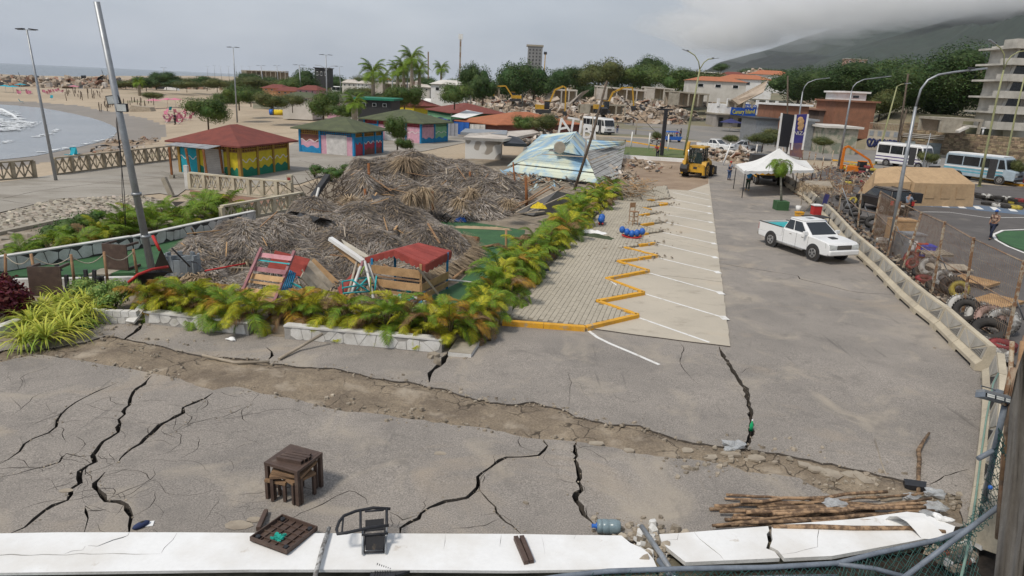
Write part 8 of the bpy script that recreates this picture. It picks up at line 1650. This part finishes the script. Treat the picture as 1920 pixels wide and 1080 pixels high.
for a in[(1345,172,100,18,8,215,M_hw,M_tile,'long low house with orange tiles above the rubble'),(1400,166,90,16,8,225,M_white,M_tile,'white walled house with bright orange tiles'),(1448,158,70,16,8,260,M_white,M_tile,'two toned house with orange tiles at the ridge top'),(1330,150,60,12,2,330,M_hw,M_hw,'cream flat house below the round tree'),(1378,152,44,10,6,300,M_white,M_rt,'white gabled house with dark red roof'),(1425,146,36,9,5,340,M_hw,M_tile,'small far house with orange roof on the ridge'),(1290,168,30,10,2,260,M_white,M_hw,'small white house behind the lamp'),(1248,160,30,8,1,300,M_white,M_hw,'low white house behind the rubble'),(1310,138,70,1,0,300,M_dark,M_dark,'long dark flat roof above the trees'),(1605,122,36,10,0,600,mat('pink_render',(.5,.3,.26),sc=.2),M_hw,'pink terraced house high on the slope'),(790,172,30,8,5,240,M_hw,M_rub[1],'pale house by the royal palms'),(840,178,62,18,8,190,M_white,M_hw,'white pavilion with pale roof right of the palms'),(655,164,26,8,6,300,M_hw,M_rub[1],'white hip roofed pavilion far behind the lamps'),(680,163,22,6,5,290,M_white,M_rub[1],'second white hip roofed pavilion'),(510,172,34,6,7,160,C_['peach'],M_rt,'low kiosk with red roof left in the far row'),(535,178,34,7,7,150,C_['peach'],M_rt,'low kiosk with red roof second in the far row'),(575,176,34,7,8,148,C_['pink'],M_rt,'low kiosk with red roof third in the far row'),(557,192,54,9,9,128,M_hw,M_gt,'long kiosk with olive roof in the far row'),(636,196,44,9,9,122,C_['pink'],M_gt,'kiosk with olive peaked roof right of the central lamp'),(660,208,44,14,2,106,M_whited,M_gt,'pale pink shop behind the short palm'),(702,207,60,18,2,104,M_dark,C_['green'],'dark open shop with green flat roof'),(478,150,16,8,0,420,M_hw,M_hw,'tiny far shed by the distant lamps'),
          (1480,226,64,26,1,124,M_brk,M_white,'brick house with white parapet behind the banners',8,0),(1600,226,72,32,0,122,M_brk,M_brk,'large bare brick house wall left of the huge tree',8,0),(1603,190,38,14,1,126,M_white,M_white,'white upper storey on the brick house',8,1),(1552,240,40,30,0,126,mat('slumped_render',(.20,.155,.13),sc=.6),M_rub[2],'slumped dark rendered house between the brick walls',8,0),(1512,246,26,18,0,108,M_steel,M_steel,'grey corrugated container behind the blue banner',8,0),(1575,268,60,26,0,104,mat('peeling_wall',(.42,.38,.30),(.22,.24,.18),sc=1,contrast=(.45,.55)),M_hw,'peeling roofless house beside the graffiti gate',8,0),(1437,244,40,18,0,118,M_steel,M_dark,'grey shed right of the navy umbrellas',8,0),(720,158,20,8,4,300,M_white,M_tile,'tiny house between the palms'),(603,150,24,20,0,300,M_dark,M_dark,'burnt dark building shell left of the central lamp')]:house(*a)
house(905,302,66,46,0,73,mat('patched_white_wall',(.70,.70,.68),(.36,.33,.29),sc=.55,contrast=(.50,.52),det=1),M_steel,'white building with bare grey block patches left of the blue roof',6,0)
t=thing('tower_block','distant grey tower block with damaged side above the trees','tower',D(1000,150,900));part('wall',B().bx(-8.6,9.6,0,16,-5,40),mat('tower_wall',(.27,.27,.27),(.2,.2,.2),sc=.1),t);part('roof',B().bx(-10.6,10.6,-1,17,40,42),M_conc,t)
for i in range(9):
    for j in range(4):part('window',B().box(-6+j*4.2,-.2,4+i*4,1.6,.4,1.8),M_dark,t)
t=thing('radio_mast','red and white radio mast behind the trees','mast',D(862,150,420));[part('mast_section',B().box(0,0,2+i*3,.9,.9,2.9),(M_rust,M_conc)[i%2],t)for i in range(8)];part('antenna',B().box(0,0,24,2.4,1,3),M_white,t);solo('radio_mast',B().bar(D(803,150,420),D(803,97,420),.7),M_rust,'thin lattice mast left of the radio mast','mast')
b=B()
for _ in range(130):px,py=random.gauss(1862,22),random.gauss(113,4);p=D(px,py,2600);b.box(p.x,p.y,p.z,random.uniform(8,16),12,random.uniform(6,12))
solo('hillside_houses',b,M_rub[0],None,None,kind='stuff')
# ================================================================ bar building with its sign
p=W(1395,240);s_=p.y/FPX;t=thing('bar_building','two storey bar building with white parapet and blue sign','building',p,.02);w=106*s_;h=40*s_
part('ground_floor',B().bx(-w/2,w/2,0,9,-1,h*.56),mat('bar_grey_wall',(.40,.37,.34),sc=.4),t);part('upper_wall',B().bx(-w/2,w/2,-.2,9,h*.58,h),M_white,t);part('balcony_slab',B().bx(-w/2-.3,w/2+.3,-1.3,9.2,h*.54,h*.6),M_conc,t)
for i in range(7):part('parapet_pillar',B().box(-w/2+w*i/6,-.1,h*1.08,.6,.6,h*.34),M_white,t)
for i in range(6):x=-w/2+w*(i+.5)/6;part('window',B().box(x,-.06,h*(.3 if i%2 else .22),1.1,.12,h*(.24 if i%2 else .4)),M_glass,t)
q=D(1394,206,p.y-1.6)-p;sg=part('sign_board',B().box(*q,45*s_,.25,21*s_,0,0,.06),mat('sign_blue',(.015,.06,.32),(.02,.10,.40),sc=.3),t)
text('BAR RESTAURANT',5.0*s_,M_white,sg,q+Vector((.5,-.16,6*s_)),(R(90),-.06,0));text('Canary Island',10.5*s_,mat('sign_yellow',(.80,.70,.02),sc=1,bump=0),sg,q+Vector((0,-.16,-3.2*s_)),(R(90),-.06,0),.03,.70)
for px,py,lb in((1368,246,'navy blue parasol left of the pair before the bar'),(1402,248,'navy blue parasol right of the pair before the bar')):
    t=thing('parasol',lb,'parasol',W(px,py));part('pole',B().tube([(0,0,0),(0,0,2.3)],.05,6),M_white,t);part('canopy',B().add([(math.cos(i*.785)*2.6,math.sin(i*.785)*2.6,1.9)for i in range(8)]+[(0,0,2.8)],[(i,(i+1)%8,8)for i in range(8)]),mat('navy_fabric',(.05,.055,.16),sc=1),t)
# banners
def board(pts,Y,m,lb,name='banner_board',cat='banner'):
    P=[D(x,y,Y)for x,y in pts];t=thing(name,lb,cat,P[3]);part('panel',B().ext([q-P[3]for q in P],(0,.25,0)),m,t)
    for a,c in((0,3),(1,2)):part('frame_post',B().bar(P[a]-P[3],P[c]-P[3]+Vector((0,0,-.8)),.18),M_white,t)
    return t,P
board([(1466,212),(1492,216),(1480,276),(1458,274)],84,M_blk,'tall black back side of a banner board');t,P=board([(1492,215),(1515,214),(1506,268),(1486,268)],82,mat('banner_indigo',(.055,.05,.22),sc=1),'tall indigo banner with a pale emblem and letters')
for s__,z,sc_ in(('NIZA',.35,.62),):text(s__,sc_,M_hw,t,(P[3]+P[2])/2-P[3]+Vector((.05,-.03,1.1)),(R(90),0,0))
b=B()
for i in range(5):b.ball(D(1502+(i%2)*2-1,224+i*4,81.95)-P[3],.35,8,sq=(1,.1,.9))
part('emblem',b,M_woodl,t);solo('rust_panel',B().ext([D(1482,268,82),D(1506,268,82),D(1504,296,82),D(1482,292,82)],(0,.2,0)),mat('rust_sheet',(.25,.13,.10),(.10,.08,.14),sc=1),'rusted panel below the indigo banner','panel')
# ================================================================ stone wall with gate, leaning apartments
M_wst=mat('rough_stone',(.32,.245,.155),(.19,.15,.105),sc=1.3,isl=.42,hue=.015,bump=.4,bsc=6);M_mor=mat('stone_mortar',(.16,.12,.085),sc=2)
def coursed(lb,a,c,h,nst=None):
    p0,p1=Vector(W2(*a)),Vector(W2(*c));d=p1-p0;L_=d.length;t=thing('stone_wall',lb,'wall',(p0.x,p0.y,-.1),math.atan2(d.y,d.x));part('wall_core',B().bx(0,L_,0,.7,0,h-.06),M_mor,t);b=B();z=0
    while z<h-.1:
        hh=random.uniform(.18,.30);x=-random.random()*.5
        while x<L_:w=random.uniform(.3,.95);b.bx(max(0,x),min(L_,x+w-.03),-random.uniform(.03,.12),0,z,min(h,z+hh-.03));x+=w
        z+=hh
    tag(part('stone',b,M_wst,t),kind='stuff');return t,L_
t,L_=coursed('tall left stretch of the brown coursed stone wall',(1683,284),(1797,294),4.9)
for u,w,m in((.10,1.5,M_steel),(.46,2.1,M_steel)):part('metal_door',B().bx(L_*u,L_*u+w,-.2,-.05,.0,1.9),mat('green_grey_metal',(.22,.26,.27),(.14,.16,.16),sc=1),t)
for z in(2.55,2.8,3.05):part('ledge',B().bx(.3,L_*.72,-.25,.1,z,z+.08),M_hw,t)
coursed('lower right stretch of the brown coursed stone wall',(1797,294),(1990,311),3.7)
p0,p1=W(1622,280),W(1683,285);d=p1-p0;t=thing('graffiti_gate','pale gate wall with iron grill and blue graffiti','gate',p0,math.atan2(d.y,d.x));w=d.length;part('wall',B().bx(0,w,0,.3,0,3.3),mat('gate_wall',(.46,.40,.31),(.33,.30,.25),sc=.8),t)
for i in range(22):part('grill_bar',B().bx(i*w/22,i*w/22+.08,0,.1,3.3,4.3),M_rust,t)
for i in range(4):part('upper_pane',B().bx(.25+i*w/4.1,i*w/4.1+.85,-.04,.0,2.3,3.1),M_steel,t)
part('grill_rail',B().bx(0,w,-.04,.14,4.3,4.42),M_woodg,t);gm=[mat('graffiti_white',(.75,.75,.78),sc=2,bump=0),mat('graffiti_navy',(.03,.04,.12),sc=2,bump=0)]
for k in range(9):
    cx,cz=.45+k*(w-.8)/8,1.15;P=[(cx+math.cos(a*1.1+k)*(.28+.06*math.sin(a*3+k)),-.03,cz+math.sin(a*(1.0+.25*(k%3))+k)*.62)for a in[i*.5 for i in range(11)]]
    g2=part('graffiti_letter',B().tube([(x,y+.02,z)for x,y,z in P],.16,4),gm[1],t);part('graffiti_outline',B().tube([(x,y-.1,z)for x,y,z in P],.035,4),gm[0],g2)
t=thing('apartment_block','leaning grey apartment block with stepped broken balconies','building',D(1868,262,112));o_=t.location.copy();M_ap=mat('apartment_render',(.60,.57,.51),(.36,.34,.30),sc=.4)
for i,(x,yt,yb)in enumerate([(1867,228,243),(1875,198,213),(1883,170,184),(1890,138,152),(1898,108,121),(1905,72,90)]):
    a,c=D(x,yb,112)-o_,D(x,yt,112)-o_;fl=part('balcony',B().bx(a.x,a.x+9,a.y,a.y+.25,a.z,c.z).bx(a.x,a.x+9,a.y+.25,a.y+9,a.z,a.z+.3).bx(a.x,a.x+.25,a.y+.25,a.y+3,a.z+.3,c.z),M_ap,t)
    if i<5:
        zt_=(D(0,[213,184,152,121,90][i],112)-o_).z+.6;part('recessed_room',B().bx(a.x+1.4,a.x+9,a.y+2.2,a.y+8,c.z-.9,a.z+3.1),M_ap,t);part('window',B().bx(a.x+2,a.x+4.2,a.y+2.1,a.y+2.19,a.z+.9,a.z+2.5),M_glass,t)  # solid room block set back behind each balcony, same render as the slabs
        for xx in(.8,4.6):part('column',B().bar((a.x+xx,a.y+1.2,a.z+.3),(a.x+xx+.7,a.y+1.2,a.z+3.1),.3),M_ap,t)
part('core_wall',B().ext([D(1878,262,119)-o_,D(1940,262,119)-o_,D(1950,80,119)-o_,D(1914,80,119)-o_],(0,3,0)),M_ap,t)
solo('fallen_slab',B().ext([D(1798,245,103),D(1815,237,103),D(1818,240,103),D(1798,249,103)],(0,1,0)),M_hw,'white slab tilted on top of the stone wall','slab');solo('washbasin',B().tube([D(1842,252,103),D(1844,241,103)],[.12,.12],8).box(*D(1844,240,103),.5,.4,.12),M_white,'white basin standing on the stone wall','basin')
# ================================================================ collapsed blue metal roof, fallen letters
M_br=[mat('faded_blue_sheet',(.26,.43,.58),(.58,.62,.50),sc=.6,rough=.6,bump=.1,contrast=(.42,.58),obj=.2,det=8),mat('grey_corrugated',(.42,.42,.40),(.28,.27,.25),sc=.8,rough=.6)]
t=thing('collapsed_roof','collapsed pale blue metal roof with a small gable','collapsed roof',W(1030,343));o_=t.location.copy()
def sheet(A,Bq,C,Dq,n,m,nm='roof_sheet',gap=.90,th=.05):
    A,Bq,C,Dq=[W(x,y,z)-o_ for x,y,z in(A,Bq,C,Dq)]
    for k in range(n):
        u0,u1=k/n,(k+gap)/n;part(nm,B().ext([A.lerp(Dq,u0),Bq.lerp(C,u0),Bq.lerp(C,u1),A.lerp(Dq,u1)],(0,0,-th)),m,t);t.children[-1].location.z=random.uniform(-.07,.07)
sheet((1024,284,2.2),(1096,288,2.2),(1122,343,.3),(942,320,.3),9,M_br[0]);sheet((1016,250,2.6),(1046,264,2.9),(1026,285,2.2),(942,319,.25),1,M_br[0]);sheet((1018,252,2.7),(1082,246,3.6),(1040,278,2.6),(985,285,1.4),5,M_br[0])
sheet((1100,284,2.0),(1174,266,1.4),(1165,312,.6),(1120,344,.2),16,M_br[1],gap=.8);sheet((1100,262,2.5),(1174,266,2.0),(1170,272,1.6),(1102,283,2.0),3,M_br[0]);sheet((1120,330,.5),(1166,312,.8),(1157,333,.3),(1120,345,.1),8,M_br[1],gap=.8)
sheet((1082,246,3.7),(1098,262,2.7),(1094,292,2.3),(1068,262,3.4),4,M_br[0]);sheet((1082,246,3.7),(1068,262,3.4),(1037,280,2.5),(1060,258,2.9),4,M_br[0]);part('gable_wall',B().ext([W(1068,263,3.35)-o_,W(1037,281,2.4)-o_,W(1093,292,2.2)-o_],(0,.3,0)),M_br[0],t);part('rusty_vent',B().tube([W(1050,277,3.0)-o_,W(1050,277,3.0)-o_+Vector((0,.8,0))],.45,14),M_conc,t)
b=B()
for _ in range(260):p=W(random.choice((random.gauss(985,22),random.uniform(960,1170))),random.gauss(338,9),.05);a=random.random()*3.14;l=random.uniform(.3,1.6);b.bar(p,p+Vector((math.cos(a)*l,math.sin(a)*l,random.uniform(0,.5))),random.uniform(.04,.2),.04,mi=random.choice((0,1,2,3)))
solo('roof_debris',b,[M_woodg,M_dark,M_br[0],M_wood],None,None,kind='stuff')
solo('roof_slab',B().ext([W(868,257,2.8),W(945,261,2.6),W(1012,248,2.2),W(1000,243,2.4),W(880,250,3)],(0,0,-.25)),M_rub[1],'pale broken roof slab above the patched white building','slab');solo('black_awning',B().ext([W(943,262,2.4),W(955,254,2.7),W(972,257,2.5),W(988,270,2.0),W(945,268,2.2)],(0,0,-.3)),M_blk,'black torn awning left of the blue roof','awning')
for ch_,px,py,rz_,s_,lb in(('A',1056,238,-.25,2.6,'fallen white sign letter A leaning left'),('T',1073,236,.12,2.4,'white sign letter T beside the leaning A'),('I',1088,240,.1,2.2,'white sign letter I beside the bus'),('B',1101,248,.06,2.3,'white sign letter B above the blue roof'),('I',1115,253,-.15,2.6,'white sign letter I right of the B')):
    p=D(px,py,80);o=text(ch_,s_,M_white,None,p,(R(90),rz_,0),.12,1,'sign_letter');tag(o,lb,'letter')
solo('low_block_wall',B().bar(W(1108,262,.5),W(1172,270,.5),.3,1.2),M_conc,'low grey block wall behind the blue roof','wall')
p=W(1077,356,.1);solo('leaning_pole',B().tube([p,D(1110,255,p.y+1),D(1138,152,p.y+2)],[.11,.10,.08],8),M_bark,'long leaning wooden pole crossing the blue roof','pole');solo('hanging_lamp',B().box(*D(1132,208,p.y+1.5),.5,.3,.5,.3,.4),M_dark,'dark floodlight box hanging on the leaning pole','lamp')
p=W(1240,293);solo('signpost',B().bar(p,D(1249,206,p.y),.5,.4).bar(D(1234,205,p.y),D(1262,206,p.y),.3,.2),M_blk,'thick black T shaped sign mast on the grass strip','sign mast')
solo('guy_wire',B().tube([D(1138,155,60),D(1232,250,84)],.03,4),M_dark,'thin black cable from the leaning pole to the black mast','cable')
for i,(a,c)in enumerate([((1182,279),(1186,247)),((1216,281),(1219,249)),((1252,285),(1254,252)),((1355,310),(1371,268)),((1416,296),(1420,271)),((1465,300),(1468,276)),((1192,252),(1194,226)),((1092,262),(1093,220)),((1110,262),(1112,214))]):pole(a,c,.1,M_white if i<6 else M_woodg,'boundary_post','pale boundary post along the street, %s counted from the bus side'%pos_words(i,9,''),'post','boundary posts along the street')
# ================================================================ beach: inflatable, parasols, chairs, stakes
t=thing('inflatable','deflated yellow and blue bouncing castle on the sand','inflatable',W(527,216,-.1));[part('tube',B().tube([(x0,0,.5),(x1,.1,.55)],.55,10),m,t)for x0,x1,m in((-2.3,-1.5,M_blue),(-1.5,1.2,mat('yellow_pvc',(.72,.52,.03),sc=1)),(1.2,3.0,M_blue))]
for k in range(4):part('grey_wall_rib',B().tube([(-1.8+k*.12,.8,1.0+k*.42),(1.6,.8,.8+k*.25)],.26,8),M_steel,t)
t=thing('play_slide','red plastic slide ring beside the inflatable','slide',W(568,217,-.1));part('ring',B().ring((0,0,1.3),1.1,.28,'Y',16,6),M_red,t)
M_pk=mat('pink_fabric',(.62,.16,.24),(.52,.26,.32),sc=1)
def bchair(px,py,m,lb,grp,z=-.6):
    x,y=W2(px,py,z);t=thing('beach_chair',lb,'chair',(x,y,gnd_at(x,y)),random.random()*6,grp);part('seat',B().ext([(-.3,-.3,.4),(.3,-.3,.4),(.3,.25,.3),(-.3,.25,.3)],(0,0,.06)),m,t);part('backrest',B().ext([(-.3,.25,.3),(.3,.25,.3),(.3,.55,1.0),(-.3,.55,1.0)],(0,.05,0)),m,t);part('leg',B().bar((-.28,-.28,0),(-.28,.3,.45),.05),M_white,t);part('leg',B().bar((.28,-.28,0),(.28,.3,.45),.05),M_white,t)
k=0
for(x0,x1,y0,y1,n)in((305,365,212,228,22),(34,60,174,180,9),(80,118,172,181,14)):
    for _ in range(n):bchair(random.uniform(x0,x1),random.uniform(y0,y1),M_pk,'pink beach chair in the cluster %s'%('by the green sea grape' if x0==305 else 'at the far left of the beach' if x0==34 else 'behind the wooden stakes'),'pink chairs '+str(('by the sea grape','far left','behind the stakes')[(x0!=305)+(x0==80)]))
for px,py,lb in((130,291,'turquoise beach chair on the wet sand by the balustrade'),(142,290,'second turquoise chair beside the first by the balustrade'),(97,189,'blue beach chair alone near the water'),(41,191,'blue beach chair at left near the water'),(318,212,'turquoise chair behind the pink cluster')):bchair(px,py,C_['cyan'],lb,None,-1)
def para(px,py,lb,s=1.4,m=None):
    x,y=W2(px,py,-.8);t=thing('parasol',lb,'parasol',(x,y,gnd_at(x,y)));part('pole',B().tube([(0,0,0),(0,0,2.0)],.04,5),M_white,t);part('canopy',B().add([(math.cos(i*.785)*s,math.sin(i*.785)*s,1.7)for i in range(8)]+[(0,0,2.1)],[(i,(i+1)%8,8)for i in range(8)]),m or M_pk,t)
for px,py,lb in((290,205,'pink parasol left of the pair mid beach'),(315,204,'pink parasol right of the pair mid beach'),(140,174,'wide pink parasol above the stakes'),(330,205,'third pink parasol at mid beach'),(12,176,'teal parasol at the far left'),(26,177,'second teal parasol at the far left'),(40,172,'pink parasol behind the teal ones'),(284,158,'pink parasol on the far sand')):para(px,py,lb,1.7,C_['cyan']if 'teal' in lb else None)
for i in range(70):
    px,py=(random.uniform(118,200),random.uniform(178,190))if i<35 else(random.uniform(185,285),random.uniform(194,206));x,y=W2(px,py,-.9);z=gnd_at(x,y);solo('beach_stake',B().bar((x,y,z),(x+random.uniform(-.15,.15),y,z+random.uniform(.7,1.5)),.12),M_bark,'wooden stake stuck in the sand in the %s rows'%('far left' if i<35 else 'middle'),'stake','stakes in the %s rows on the sand'%('far left' if i<35 else 'middle'))
for px,py,w,m,lb in((320,171,6,M_white,'white boat hull on the far sand'),(262,205,5,M_woodg,'grey wooden panel lying on the beach'),(300,168,4,M_dark,'dark wreck hut on the far sand'),(290,157,12,M_red,'low red stall roof on the far sand')):
    x,y=W2(px,py,-.5);solo('beach_object',B().ext([(-w/2,0,0),(w/2,0,0),(w/2*.8,0,.9),(-w/2*.7,0,1.1)],(0,2,0)),m,lb,'boat' if 'boat' in lb else 'hut',loc=(x,y,gnd_at(x,y)))
tree(287,186,172,36,120,'o','low dark driftwood bush on the beach')
